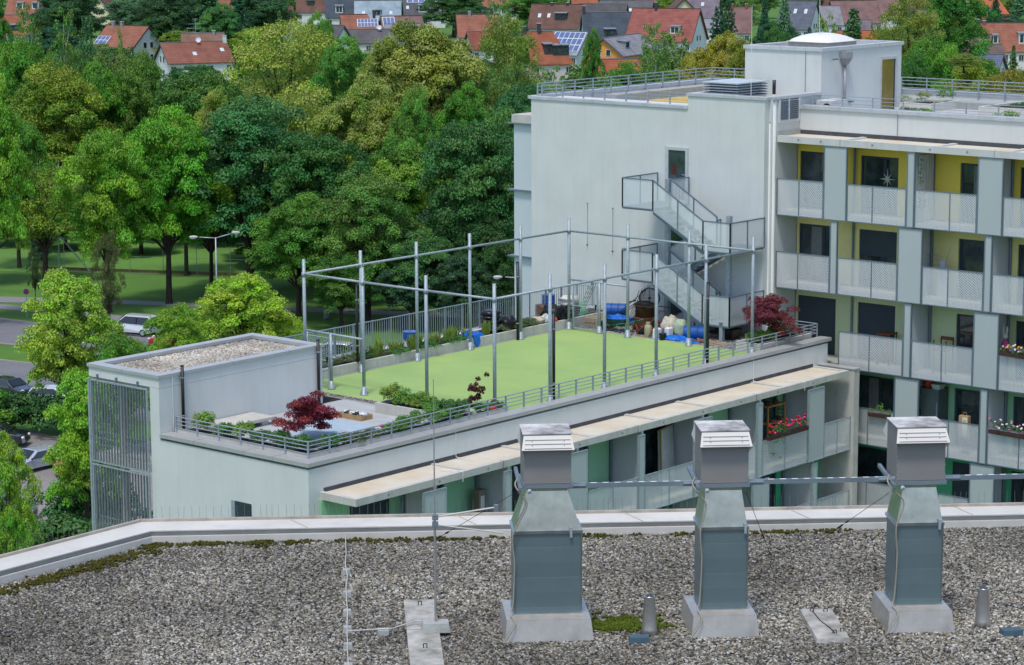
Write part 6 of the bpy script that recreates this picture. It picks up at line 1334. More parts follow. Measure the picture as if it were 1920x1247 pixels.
# upper left
T(150, 610, -22, 120, 'b2', (0.030, 0.094, 0.027), 'very dark tree between white house and cream gable'); T(75, 380, 0, 90, 'k1', (0.091, 0.188, 0.032), 'larch-like tree right of the white house'); T(135, 370, 8, 80, 'k1', (0.084, 0.188, 0.027), 'second larch-like tree left of the dark conifer'); T(180, 365, 15, 46, 'c2', (0.046, 0.133, 0.041), 'slim blue-green tree left of the chimneys')
T(268, 615, -12, 120, 'b3', GB, 'grey-green willow above the orange roof'); T(330, 600, -25, 110, 'b1', (0.034, 0.101, 0.032), 'dark copper-green tree left of the antenna'); T(405, 600, -28, 110, 'c1', (0.027, 0.094, 0.027), 'very dark spruce behind the antenna')
T(425, 590, 2, 75, 'b3', (0.061, 0.179, 0.036), 'layered green tree right of the antenna'); T(500, 650, -20, 110, 'b2', (0.030, 0.101, 0.032), 'dark tree mass left of the brown roofs'); T(462, 600, -12, 75, 'c1', CF, 'dark drooping spruce right of the antenna'); T(535, 400, 10, 50, 'c1', (0.061, 0.156, 0.045), 'small conifer above the large pale linden'); T(612, 400, 18, 70, 'b3', (0.091, 0.234, 0.023), 'light green tree left of the orange solar roof')
T(5, 420, -25, 70, 'b3', MG, 'green tree at the upper left corner'); T(243, 345, 42, 36, 'k1', (0.138, 0.234, 0.036), 'pale birch in front of the orange roof')
T(855, 700, -18, 120, 'b1', (0.037, 0.124, 0.027), 'dark green tree behind the orange roof'); T(945, 440, -10, 90, 'k1', (0.091, 0.203, 0.045), 'large grey-green birch left of the brown roof'); T(990, 720, -18, 90, 'b2', (0.061, 0.188, 0.023), 'green tree above the brown roof')
T(775, 400, 45, 60, 'k1', (0.122, 0.234, 0.045), 'pale birch with white stems before the pink-brown roof'); T(1110, 430, 48, 36, 'b3', (0.076, 0.203, 0.023), 'green garden tree between solar roof and orange gable')
T(120, 330, 95, 90, 'k1', (0.091, 0.188, 0.027), 'thin tree with visible stem below the white house'); T(165, 320, 75, 80, 's1', (0.076, 0.172, 0.027), 'loose tree left of the orange-roofed house')

# ------------------------------------------------------------------ houses
TILE = {}
def tile(c):
    if c not in TILE: TILE[c] = wave_mat('roof_tiles_%d' % len(TILE), c, .34, 'Z', .72, .85, width=.3, var=.22, scale=.5)
    return TILE[c]
OR = (.30, .12, .075); RD = (.30, .10, .08); BR = (.15, .08, .06); PB_ = (.22, .13, .12); SL = (.06, .08, .10); DG = (.10, .10, .105); LB = (.30, .38, .43); GY = (.26, .26, .28)
WH = (.68, .68, .66)
PVG = mat('solar_glass', (.10, .15, .30), .2, var=.15, scale=1, spec=.7); ALU = mat('white_alu', (.65, .66, .68), .5)
HOUSES = []
def house(px, ry, lpx, W, roof, label, th=0, zr=8.6, pitch=45, wall=WH, dorm=(), sky=(), solar=None, chim=(), wins=True, hip=None, dist=None, gable_win=2, antenna=False, dish=False, group='houses beyond the park', ov=.5):
    """ridge centre at image (px, ry), ridge length lpx pixels, th = turn of the ridge from the picture plane (right end away when positive)"""
    c = gp(px, ry, ZG+zr) if dist is None else at(px, ry, dist); dist = float((c-CAM)@cw)
    if c[2]-ZG < 3: zr = 6
    base = c[2]-zr; L_ = lpx*dist/FPX/max(.35, abs(math.cos(rad(th)))); rh2 = W/2*math.tan(rad(pitch)); ze = zr-rh2; ze = max(2.2, ze); hl = L_/2; hw = W/2
    t = local('house', label, 'house', group)
    m = MB()
    for s_ in (-1, 1): pass
    m.extr([(-hl+ov, -hw+.4, 0), (-hl+ov, hw-.4, 0), (-hl+ov, hw-.4, ze+.4*math.tan(rad(pitch))-.1), (-hl+ov, 0, zr-.15), (-hl+ov, -hw+.4, ze+.4*math.tan(rad(pitch))-.1)], (2*hl-2*ov, 0, 0)) if hip is None else m.box(-hl+ov, hl-ov, -hw+.4, hw-.4, 0, ze)
    m.build('wall', mat('house_wall_%.2f_%.2f_%.2f' % wall, wall, .9, var=.05, scale=.5), t)
    hr_ = hip if hip is not None else 0
    m = MB(); k = .16; zo = ze
    A = [(-hl, -hw, zo), (hl, -hw, zo), (hl-hr_, 0, zr), (-hl+(hr_ if hip and hip < 0 else 0), 0, zr)]
    def slab(q):
        q = [np.array(p, float) for p in q]; m.extr(q, (0, 0, k))
    slab([(-hl, -hw, zo), (hl, -hw, zo), (hl-hr_, 0, zr), (-hl, 0, zr)]); slab([(hl, hw, zo), (-hl, hw, zo), (-hl, 0, zr), (hl-hr_, 0, zr)])
    if hr_: slab([(hl, -hw, zo), (hl, hw, zo), (hl-hr_, 0, zr)])
    r_ = m.build('roof', tile(roof), t)
    m = MB(); m.tube((-hl, 0, zr+k), (hl-hr_, 0, zr+k), .14, 6)
    if not hr_:
        for s_ in (-1, 1):
            for y in (-hw, hw): m.bar((s_*(hl+.01), y, zo+.02), (s_*(hl+.01), 0, zr+.02), .06, .30)
    m.build('verge', mat('verge_brown', (.07, .045, .035), .8) if roof in (OR, BR, PB_, RD) else mat('verge_grey', (.12, .12, .13), .8), t)
    tn = math.tan(rad(pitch))
    def onroof(u, v): return (-hl+u*(2*hl), -hw*(1-v), ze+(zr-ze)*v+k)      # v 0 eave .. 1 ridge on the camera side
    sl = (zr-ze)/hw
    for u, v, w_, hh, dc in dorm:
        x, y, z = onroof(u, v); d = MB(); dep = hh/sl+.2; d.box(x-w_/2, x+w_/2, y-.05, y+dep, z-.2, z+hh); q = d.build('dormer', mat('dormer_%s' % dc, {'w': (.62, .63, .63), 'd': (.05, .055, .06), 'g': (.25, .28, .30)}[dc], .7), t)
        d = MB(); d.hexa([(x-w_/2-.2, y-.3, z+hh), (x+w_/2+.2, y-.3, z+hh), (x+w_/2+.2, y+dep+.3, z+hh+.2), (x-w_/2-.2, y+dep+.3, z+hh+.2)], [(x-w_/2-.2, y-.3, z+hh+.12), (x+w_/2+.2, y-.3, z+hh+.12), (x+w_/2+.2, y+dep+.3, z+hh+.32), (x-w_/2-.2, y+dep+.3, z+hh+.32)]); d.build('dormer_roof', mat('dormer_lid', (.22, .24, .27), .6), q)
        d = MB(); n_ = max(1, int(w_/1.1))
        for i in range(n_): xa = x-w_/2+.2+i*(w_-.4)/n_; d.box(xa+.08, xa+(w_-.4)/n_-.08, y-.08, y-.055, z+.25, z+hh-.2)
        d.build('window', GLASS, q)
    for u, v in sky:
        x, y, z = onroof(u, v); x2, y2, z2 = onroof(u, v+.16); d = MB(); d.extr([(x-.42, y, z+.03), (x+.42, y, z+.03), (x+.42, y2, z2+.03), (x-.42, y2, z2+.03)], (0, -.05, .06)); d.build('roof_window', mat('bright_pane', (.55, .60, .64), .25), t)
    if solar:
        u0, u1, v0, v1, nx, ny = solar; d = MB(); e = MB()
        a0, a1 = onroof(u0, v0), onroof(u1, v1); e.extr([(a0[0]-.1, a0[1], a0[2]+.05), (a1[0]+.1, a0[1], a0[2]+.05), (a1[0]+.1, a1[1], a1[2]+.05), (a0[0]-.1, a1[1], a1[2]+.05)], (0, -.03, .05)); q = e.build('solar_frame', ALU, t)
        for i in range(nx):
            for j in range(ny):
                p0 = onroof(u0+(u1-u0)*(i+.06)/nx, v0+(v1-v0)*(j+.06)/ny); p1 = onroof(u0+(u1-u0)*(i+.94)/nx, v0+(v1-v0)*(j+.94)/ny)
                d.extr([(p0[0], p0[1]-.04, p0[2]+.10), (p1[0], p0[1]-.04, p0[2]+.10), (p1[0], p1[1]-.04, p1[2]+.10), (p0[0], p1[1]-.04, p1[2]+.10)], (0, -.01, .015))
        d.build('solar_panels', PVG, q)
    for u, h_, cc in chim:
        x = -hl+u*2*hl; d = MB(); d.box(x-.35, x+.35, -.6, .1, zr-.9, zr+h_); d.build('chimney', mat('chimney_'+cc, {'d': (.05, .055, .06), 'b': (.25, .09, .06), 'w': (.65, .65, .62), 'g': (.25, .25, .25)}[cc], .8), t); d = MB(); d.box(x-.42, x+.42, -.67, .17, zr+h_, zr+h_+.1); d.build('chimney_cap', mat('zinc_cap', (.5, .5, .5), .5), t)
    if wins:
        n_ = max(2, int(L_/3.2)); d = MB(); e = MB()
        for i in range(n_):
            x = -hl+1.2+i*(L_-2.4)/max(1, n_-1)
            for zz_ in ((ze-1.7,) if ze < 4 else (ze-1.8, ze-4.5)):
                if zz_ < .3: continue
                w = MB(); w.box(x-.62, x+.62, -hw+.32, -hw+.398, zz_-.08, zz_+1.28); q = w.build('window', ALU, t); w = MB(); w.box(x-.5, x-.04, -hw+.30, -hw+.318, zz_, zz_+1.2); w.box(x+.04, x+.5, -hw+.30, -hw+.318, zz_, zz_+1.2); w.build('pane', GLASS, q)
    if gable_win and hip is None:
        for s_ in ((-1,) if th > 0 else (1,)):
            for i in range(gable_win):
                y = (i-(gable_win-1)/2)*2.2
                for zz_ in (ze+.2, ze-2.6):
                    w = MB(); xx = s_*(hl-ov); w.box(xx+s_*.005, xx+s_*.06, y-.55, y+.55, zz_-.08, zz_+1.3); q = w.build('gable_window', ALU, t); w = MB(); w.box(xx+s_*.062, xx+s_*.08, y-.45, y+.45, zz_, zz_+1.2); w.build('pane', GLASS, q)
    if antenna:
        d = MB(); d.tube((.6, 0, zr), (.6, 0, zr+5), .05, 6)
        for z_, l_ in ((1.4, .9), (2.1, 1.0), (3.0, 2.0), (3.9, 1.5), (4.9, .6)): d.tube((.6-l_, 0, zr+z_), (.6+l_, 0, zr+z_), .04, 5)
        d.build('antenna', GALV, t)
    if dish: d = MB(); d.lathe([(.02, 0), (.35, .06), (.55, .18), (.55, .2), (.3, .1)], (.9, -.8, zr+.6), 18, (-.3, -1, .3)); d.tube((.9, -.5, zr-.3), (.9, -.6, zr+.6), .04, 6); d.build('satellite_dish', ALU, t)
    place(t, (c[0], c[1], base), HEAD+rad(th)); HOUSES.append((px, dist, lpx, ry)); return t
H = house
H(675, 28, 74, 11, OR, 'orange tiled house with dark solar panels and a black chimney', 8, solar=(.42, .92, .45, .78, 6, 2), chim=((.85, 1.2, 'd'),), hip=3.2)
H(752, 31, 78, 11, PB_, 'pink-brown roofed house with a pale solar row, right of the orange solar roof', 12, solar=(.05, .32, .5, .95, 3, 1), zr=8.2)
H(708, 2, 88, 11, LB, 'pale blue-grey metal roof house with one dormer and two roof windows', 3, dorm=((.48, .25, 2.4, 1.6, 'g'),), sky=((.2, .3), (.78, .3)))
H(655, -3, 90, 11, SL, 'dark slate roofed house with two white dormers', 5, dorm=((.28, .25, 2.2, 2.0, 'w'), (.68, .25, 2.2, 2.0, 'w')), zr=9)
H(600, -8, 90, 10, BR, 'brown roofed house with dark dormers at the top left of the slate roofs', 4, dorm=((.3, .4, 2, 1.6, 'd'), (.7, .4, 2, 1.6, 'w')))
H(795, -4, 80, 11, DG, 'dark roof with white dormer and many solar panels near the top centre', 6, dorm=((.45, .25, 2.6, 2.0, 'w'),), solar=(.1, .9, .72, .96, 6, 1), sky=((.1, .4), (.85, .2)))
H(622, 48, 50, 9, DG, 'small grey-tiled house with a white gable right above the pale linden', -32, zr=8)
H(705, 56, 108, 8, (.12,.115,.12), 'long low dark-grey roof with a white satellite dish', 4, zr=6.5, dish=True, pitch=38)
H(765, 46, 90, 8, GY, 'grey metal roof partly hidden by the white-stemmed birch', 4, zr=7, pitch=35)
H(897, 28, 84, 11, OR, 'orange hipped house behind the two lindens', 5, chim=((.3, .9, 'g'),), sky=((.75, .1),))
H(905, 60, 60, 8, (.28,.09,.055), 'small rusty-red roof below the orange hipped house', 20, zr=7)
H(1045, 9, 96, 14, BR, 'large brown roofed house with a wide dormer and two roof windows', -12, dorm=((.62, .35, 3.2, 1.9, 'd'),), sky=((.2, .45), (.38, .45)), chim=((.4, .6, 'd'), (.7, .6, 'd')))
H(1165, 24, 150, 13, SL, 'long dark blue slate roof with a black chimney and open dormer', 4, dorm=((.33, .08, 2.8, 1.9, 'd'),), chim=((.03, 1.8, 'd'),), gable_win=0)
H(1130, 8, 92, 10, DG, 'dark grey roofed house with a cream gable, behind the slate roof', -14, wall=(.60, .56, .40), sky=((.12, .4),), zr=8.2); H(1175, 2, 100, 10, (.13,.13,.135), 'second dark grey roof with cream gable further back', -14, wall=(.60, .56, .40), sky=((.6, .4),))
H(1250, 17, 124, 14, RD, 'red tiled house with a tall white gable and triangular windows', -22, dorm=((.72, .25, 2.4, 1.7, 'w'),), chim=((.35, 1.6, 'd'),), zr=10.5, pitch=48)
H(1280, -6, 70, 14, BR, 'brown roofed house with a cream gable facing the camera behind the red house', 88, wall=(.62, .56, .36), zr=10); H(1320, -4, 60, 12, (.20, .17, .20), 'purple-grey roof with a roof window right of the red house', -15, sky=((.5, .6),), zr=9.5); H(1320, 36, 60, 8, GY, 'low grey roof behind the white gable of the red house', 10, zr=6.5, pitch=30)
H(1072, 60, 62, 10, (.30,.32,.36), 'white-gabled house with a roof full of blue solar panels', -32, solar=(.05, .95, .15, .95, 6, 3), zr=8)
H(1022, 60, 80, 13, (.30, .10, .05), 'rust-tiled house with three dark wooden dormers and pinkish walls', 14, dorm=((.45, .30, 1.7, 2.1, 'd'), (.64, .26, 1.7, 2.1, 'd'), (.83, .26, 1.7, 2.1, 'd')), chim=((.35, 1.8, 'd'), (.0, 1.2, 'd')), wall=(.58, .50, .50), zr=10, hip=3, pitch=45)
H(1165, 68, 76, 9.5, GY, 'orange-painted gable house with a round window', 64, wall=(.72, .30, .08), zr=9, pitch=38, dorm=((.3, .35, 2, 1.4, 'g'),))
H(1150, 112, 92, 9, (.34,.10,.05), 'low brick-red roof with a small front gable near the gable parapet', 12, zr=6.5, pitch=40, sky=((.75, .3),))
H(362, 80, 118, 12, (.25, .10, .065), 'brown tiled house with white chimney, dish and tall antenna', 24, zr=8, pitch=34, chim=((.97, 1.3, 'w'),), sky=((.45, .35), (.88, .5)), dish=True, antenna=True)
H(380, 63, 80, 9, (.24,.13,.09), 'plain brown roof behind the antenna', 8, zr=8, chim=((.75, .6, 'g'),))
H(240, 49, 88, 12, OR, 'orange roofed house with two capped chimneys and a white gable', -34, zr=8.5, chim=((.18, 1.0, 'g'), (.38, 1.0, 'g')), solar=(.02, .3, .15, .5, 3, 2), pitch=40)
H(200, -8, 34, 9, BR, 'cream house with a steep gable and closed shutter at the top left', 80, wall=(.66, .62, .38), zr=9, pitch=48)
H(48, -4, 66, 10, OR, 'white house with orange roof and white dormers in the upper left', -4, dorm=((.4, .35, 2.0, 1.8, 'w'), (.85, .35, 2.0, 1.8, 'w')), zr=9)
H(22, 29, 72, 10, (.30, .11, .06), 'wide brown roof with a small pointed dormer at the left edge', 3, zr=7.5, dorm=((.6, .2, 2.2, 1.5, 'd'),)); 
H(1895, 44, 165, 12, OR, 'long orange tiled house with pointed dormers at the right edge', -3, zr=10, dorm=((.28, .28, 2.2, 1.8, 'w'), (.62, .28, 2.2, 2.2, 'w')), chim=((.12, .9, 'd'), (.2, .6, 'b')))
H(1818, 65, 80, 9, PB_, 'purple-brown roofed house with chimney below the long orange roof', -14, zr=8, wall=(.60, .56, .40), chim=((.2, 1.2, 'd'),), sky=((.3, .55), (.45, .55)))
H(1862, 84, 34, 7, (.16,.12,.10), 'small dark brown gabled roof before the long orange roof', 10, zr=8); H(1860, 103, 40, 8, (.14,.16,.26), 'blue-grey glazed tile roof with a white gable', -30, zr=7)
H(1862, -2, 60, 11, (.50, .14, .06), 'light orange villa roof with a small white gable at the upper right', 4, zr=10, hip=3, dorm=((.3, .1, 2.4, 1.8, 'w'),), chim=((.4, .6, 'd'),))
H(1500, 3, 62, 13, (.12, .135, .17), 'steep slate-blue roof with two long roof windows', -24, sky=((.45, .55), (.75, .55)), zr=10, pitch=48); H(1545, 12, 60, 10, GY, 'plain grey roof right of the slate-blue roof', 8, zr=8); H(1520, -12, 70, 10, BR, 'brown roof at the top edge above the slate-blue roof', 4)
H(1388, 14, 44, 11, PB_, 'red-brown roof with two brick chimneys between dark conifers', -6, chim=((.15, .9, 'b'), (.75, .9, 'b')), zr=9.5, pitch=50); H(1600, 2, 90, 12, PB_, 'dull brown-grey roof with white walls behind the shaggy pine', 10, zr=9); H(1612, 38, 44, 9, (.18,.15,.17), 'small purple-grey roof with white walls behind the pine', -14, zr=8)
H(1605, 58, 90, 9, (.40, .11, .05), 'orange roof strip just above the penthouse', 3, zr=6.5); H(1095, -6, 50, 10, (.36,.12,.06), 'orange roof at the top edge above the dark grey roofs', 8); H(1208, -10, 40, 9, OR, 'small orange roof at the top edge left of the brown gable', 5)
H(1655, -2, 60, 10, PB_, 'brown-grey roof left of the large linden at the top edge', -8); H(440, -10, 60, 10, OR, 'orange roof hidden in the dark trees at the top', 5); H(1735, -14, 70, 10, BR, 'brown roof behind the fresh green tree', 5); H(930, -16, 80, 10, OR, 'orange roof at the top edge behind the birch', 6); H(520, 12, 60, 9, BR, 'brown roof between conifers above the pale linden', 6)

# ------------------------------------------------------------------ background greenery filling the settlement
rng = np.random.RandomState(31); names_k = {'b1': 'broad', 'b2': 'dense', 'b3': 'round', 'c1': 'pointed', 'c2': 'slim', 's1': 'loose', 'l1': 'tall'}
near_name = lambda px, d: min(HOUSES, key=lambda h: abs(h[0]-px)+abs(h[1]-d)*.3)
done = 0; usedlab = set()
hl_lab = {}
for o in COL.objects:
    if o.name.startswith('house') and 'label' in o: hl_lab[len(hl_lab)] = o['label']
def blocks(px, d, w, top):
    for hx, hd, hlx, hy in HOUSES:
        if d < hd+4 and abs(px-hx) < hlx/2+w/2-6 and top < hy+22: return True
        if abs(d-hd) < 9 and abs(px-hx) < hlx/2+w/2: return True
    return False
tone_w = [(DK, 'dark'), (MG, 'mid green'), ((.05, .125, .03), 'fresh green'), (OL, 'olive'), (CF, 'blackish'), (BI, 'grey-green'), ((.07, .15, .03), 'light green')]
for row, (d0, n) in enumerate([(350, 16), (400, 22), (450, 26), (510, 40), (580, 46), (660, 48), (760, 50), (880, 52)]):
    for i in range(n):
        px = -60+(i+.2+.6*rng.rand())*2040/n; d = d0+rng.rand()*40; k = ['b1', 'b2', 'b3', 'c1', 'l1', 's1', 'c2'][rng.randint(7)]; hgt = 8+6*rng.rand(); wm = (3.5+2*rng.rand()) if k in ('c1', 'c2') else 8+5*rng.rand(); w_ = wm*FPX/d
        ty = 623.5-FPX*math.tan(math.atan((ZG+hgt-CAM[2])/d)+.1729)
        if 955 < px < 1700 and ty > 150: continue
        if blocks(px, d, w_, ty): continue
        c_, cn = tone_w[rng.randint(len(tone_w))]; hi = min(range(len(HOUSES)), key=lambda q: abs(HOUSES[q][0]-px)+abs(HOUSES[q][1]-d)*.3); side = 'right of' if px > HOUSES[hi][0] else 'left of'; rel = 'behind and ' if d > HOUSES[hi][1] else 'before and '
        hl_ = ' '.join(hl_lab[hi].split()[:7]); lab = f'{cn} {names_k[k]} tree {rel}{side} the {hl_}'
        q = ['', 'small ', 'taller ', 'wider ', 'younger '][0]
        for q in ('', 'small ', 'taller ', 'narrow ', 'low '):
            if (q+lab) not in usedlab: lab = q+lab; break
        usedlab.add(lab); lab = ' '.join(lab.split()[:16])
        T(px, d, ty, w_, k, c_, lab, group='garden trees among the houses')
# ------------------------------------------------------------------ hedges and bushes by the street
def hedge(px, py, wpx, h, col, label, seed, zs=ZG, n=40):
    p = gp(px, py, zs); d = float((p-CAM)@cw); w_ = wpx*d/FPX; t = thing('hedge', label, 'hedge', p, 'hedges by the parking lot'); rng = np.random.RandomState(seed)
    cl = [(( rh[0]*(rng.rand()-.5)*w_+fh[0]*(rng.rand()-.5)*3.5, rh[1]*(rng.rand()-.5)*w_+fh[1]*(rng.rand()-.5)*3.5, h*(.25+.6*rng.rand())), (.9, .9, .6), .3+.5*rng.rand(), rng.rand(), 1) for _ in range(n)]
    cl = [((rh[0]*(i/n-.5)*w_+c[0][0]*.25+fh[0]*(rng.rand()-.5)*3, rh[1]*(i/n-.5)*w_+c[0][1]*.25+fh[1]*(rng.rand()-.5)*3, c[0][2]), *c[1:]) for i, c in enumerate(cl)]
    f = leaf_object('foliage', cl, 150, .26, seed); f.parent = t; f.color = (*col, 1); return t
hedge(60, 815, 170, 3.0, (.035, .10, .025), 'dark hedge between the service road and the parking lot', 1, n=60); hedge(110, 1055, 230, 2.6, (.045, .12, .025), 'green hedge rising behind the white parapet', 2, n=60); hedge(20, 1095, 120, 3.6, (.06, .15, .02), 'leafy bush at the left end of the white parapet', 3, n=40); hedge(170, 1000, 120, 3.5, (.04, .12, .025), 'bushes at the foot of the louvred stair tower', 4, n=40)
hedge(330, 700, 200, 2.2, (.05, .13, .02), 'low bushes hidden behind the stair tower roof', 5, n=40); hedge(620, 700, 300, 2.0, (.04, .10, .02), 'dark bushes below the picket fence', 6, n=50)
hedge(-120, 830, 200, 4, MG, 'hedge outside the left edge beside the parking lot', 7, n=40)

# ------------------------------------------------------------------ cars
def car(px, py, heading, label, col, kind='hatch', group='cars by the street'):
    """heading in degrees from camera-right; local x runs to the front of the car"""
    p = gp(px, py); t = local('parked_car', label, 'car', group); 
    if kind == 'van': L_, Wd, Hh, prof = 4.5, 1.82, 1.82, [(-2.2, .35), (-2.25, .95), (-2.05, 1.68), (-1.8, 1.80), (.55, 1.82), (1.45, 1.12), (2.15, .92), (2.25, .35)]; cab = [(-2.0, 1.06), (-1.86, 1.70), (.45, 1.72), (1.22, 1.12)]
    elif kind == 'suv': L_, Wd, Hh, prof = 4.5, 1.85, 1.65, [(-2.2, .38), (-2.25, 1.0), (-1.95, 1.5), (-1.6, 1.62), (.3, 1.62), (1.05, 1.08), (2.1, .92), (2.25, .38)]; cab = [(-1.98, 1.08), (-1.7, 1.52), (.22, 1.52), (.88, 1.08)]
    else: L_, Wd, Hh, prof = 4.2, 1.75, 1.45, [(-2.05, .3), (-2.1, .85), (-1.75, 1.3), (-1.4, 1.42), (.25, 1.44), (1.05, .95), (1.95, .80), (2.1, .3)]; cab = [(-1.85, .93), (-1.5, 1.33), (.18, 1.34), (.88, .93)]
    n = 6; m = MB(); vs = []; W_ = Wd/2; np_ = len(prof)
    secs = [(-W_, .90, .04), (-W_+.05, .97, .0), (-W_*.45, 1.0, 0), (W_*.45, 1.0, 0), (W_-.05, .97, 0), (W_, .90, .04)]
    for y, sx, ins in secs:
        for x, z in prof:
            tum = max(0, (z-.95))*.28; yy = y-math.copysign(tum, y) if abs(y) > W_*.5 else y
            vs.append((x*(sx if z < 1 else sx), yy, z if abs(y) < W_*.9 else z-.03))
    fs = [(a*np_+i, a*np_+(i+1) % np_, (a+1)*np_+(i+1) % np_, (a+1)*np_+i) for a in range(5) for i in range(np_)]+[tuple(range(np_)), tuple(range(6*np_-1, 5*np_-1, -1))]
    m.add(vs, fs); body = m.build('body', mat('car_paint_%.2f_%.2f_%.2f' % col, col, .25, .2, var=.03, coat=1.0, spec=.5), t)
    bv = body.modifiers.new('b', 'BEVEL'); bv.width = .06; bv.segments = 3; bv.limit_method = 'ANGLE'; bv.angle_limit = rad(25)
    gl = mat('car_glass', (.015, .02, .022), .05, spec=.7)
    for s_ in (-1, 1):
        m = MB(); y0 = s_*(W_+.004-.0); pts = [(x, s_*(W_-max(0, z-.95)*.28+.004), z) for x, z in cab]; m.extr(pts, (0, s_*.012, 0)); w_ = m.build('side_window', gl, t)
        m = MB(); xm = (cab[1][0]+cab[2][0])/2; m.bar((xm, s_*(W_+.02-.03), cab[0][1]), (xm, s_*(W_-.10), cab[1][1]), .07, .015, (1, 0, 0)); m.build('pillar', BLACK, w_)
    m = MB(); a, b = prof[4], prof[5]; f1 = (a[0]+(b[0]-a[0])*.1, a[1]+(b[1]-a[1])*.1); f2 = (a[0]+(b[0]-a[0])*.93, a[1]+(b[1]-a[1])*.93); yw = W_-.20
    m.extr([(f1[0], -yw*.86, f1[1]), (f1[0], yw*.86, f1[1]), (f2[0], yw, f2[1]), (f2[0], -yw, f2[1])], (.02, 0, .03)); m.build('windscreen', gl, t)
    m = MB(); a, b = prof[2], prof[1]; a = (prof[2][0], prof[2][1]); m.extr([(a[0]-.0, -yw*.86, a[1]-.02), (a[0]-.0, yw*.86, a[1]-.02), (a[0]-.18, yw, a[1]-.42), (a[0]-.18, -yw, a[1]-.42)], (-.04, 0, 0)); m.build('rear_window', gl, t)
    for x in (-L_*.30, L_*.31):
        for s_ in (-1, 1):
            m = MB(); m.lathe([(.20, -.1), (.31, -.1), (.33, -.07), (.33, .07), (.31, .1), (.20, .1)], (x, s_*(W_-.08), .33), 20, (0, 1, 0)); w_ = m.build('wheel', BLACK, t, True); m = MB(); m.lathe([(.21, -.10), (.21, .10), (.06, .11)], (x, s_*(W_-.075), .33), 16, (0, s_, 0)); m.build('rim', GALV, w_)
    for s_ in (-1, 1):
        m = MB(); m.blob((L_/2-.14, s_*(W_-.28), .74), (.13, .20, .10), 1, 0, 10, 6); m.build('headlight', mat('lamp_glass', (.7, .72, .72), .15, spec=.7), t, True); m = MB(); m.blob((-L_/2+.10, s_*(W_-.18), .86), (.08, .14, .13), 1, 0, 10, 6); m.build('tail_light', mat('tail_red', (.35, .01, .01), .2), t, True)
        m = MB(); m.blob((.85, s_*(W_+.08), 1.0), (.08, .09, .07), 1, 0, 8, 5); m.build('mirror', BLACK, t, True)
    m = MB(); m.box(L_/2-.10, L_/2-.03, -.35, .35, .48, .66); m.box(L_/2-.06, L_/2+.005, -.26, .26, .36, .46); m.build('grille', BLACK, t)
    place(t, p, HEAD+rad(heading)); return t
car(252, 627, 158, 'white people carrier parked at the far kerb', (.62, .63, .64), 'van'); car(325, 650, 168, 'red car seen through the leaves right of the white van', (.45, .02, .02)); car(398, 652, 168, 'dark red car behind the pale maple below the lamp', (.18, .01, .015))
car(620, 672, 170, 'white car glimpsed behind the court gate', (.60, .61, .62)); car(22, 743, -38, 'dark grey hatchback with bright headlights at the left edge', (.035, .04, .05)); car(104, 758, -10, 'white and black car under the yellow-green maple', (.55, .56, .58)); car(-5, 835, -8, 'black car cut off by the left edge beside the dark hedge', (.012, .013, .016), 'suv')
car(62, 880, -128, 'silver car half hidden behind maple leaves on the parking lot', (.42, .45, .52)); car(2, 975, -4, 'dark grey crossover in front at the left edge of the parking lot', (.055, .065, .075), 'suv'); car(160, 890, 20, 'red car behind leaves next to the louvre tower', (.40, .02, .02)); car(235, 875, 10, 'white car visible through the louvres', (.60, .61, .62))
t = thing('grill', 'black round kettle grill by the hedge on the parking lot', 'grill', gp(46, 975)); p = gp(46, 975); m = MB(); m.lathe([(.05, .55), (.42, .75), (.48, 1.0), (.48, 1.05), (.40, 1.25), (.05, 1.35)], p, 16); m.build('kettle', BLACK, t, True); m = MB()
for k in range(3): m.tube(p+np.array([0, 0, .7]), p+np.array([.4*math.cos(k*2.1), .4*math.sin(k*2.1), 0]), .03, 5)
m.build('leg', GALV, t)

# ------------------------------------------------------------------ street furniture
def lamp(px, base_py, hgt, label, arms, top_py=None, group='street lamps'):
    p = gp(px, base_py); t = local('street_lamp', label, 'street lamp', group)
    m = MB(); m.tube((0, 0, 0), (0, 0, hgt), .10, 10, .055); m.lathe([(.14, 0), (.12, .9)], (0, 0, 0), 10); m.build('pole', mat('lamp_steel', (.45, .47, .52), .5, .3), t, True)
    for dx, dz in arms:
        m = MB(); m.tube((0, 0, hgt-.05), (dx*.75, 0, hgt+dz*.75), .045, 8); m.build('arm', mat('lamp_steel', (.45, .47, .52)), t, True); m = MB(); m.blob((dx, 0, hgt+dz), (.42, .17, .14), 1, 0, 14, 8); h_ = m.build('lamp_head', mat('lamp_shell', (.50, .46, .46), .6), t, True); m = MB(); m.blob((dx*1.02, 0, hgt+dz-.07), (.32, .14, .14), 1, 0, 12, 6); m.build('lamp_glass', mat('lamp_clear', (.62, .64, .64), .15), h_, True)
    place(t, p, HEAD); return t
d_ = float((gp(410, 600)-CAM)@cw); sc_ = d_/FPX
lamp(408, 600, 7.6, 'double-headed street lamp on the verge behind the pale maple', [(-2.0, .05), (1.85, .45)])
lamp(990, 640, 5.6, 'single street lamp head peeping out left of the gable wall', [(-2.6, .05)])
lamp(1042, 200, 8, 'white street lamp in front of the tiled house with three dormers', [(.4, .1)]) if False else None
p = gp(51, 595); t = thing('traffic_sign', 'round red-rimmed blue no-stopping sign on a grey post at the kerb', 'traffic sign', p); m = MB(); m.tube(p, p+np.array([0, 0, 2.65]), .035, 8); m.build('post', GALV, t); q = p+np.array([0, 0, 2.4]); nrm = -fh; ax = (nrm[0], nrm[1], 0)
m = MB(); m.lathe([(.27, 0), (.27, .02)], q+np.array([ax[0], ax[1], 0])*.04, 24, ax); pl = m.build('plate', mat('sign_red', (.55, .02, .03), .5), t)
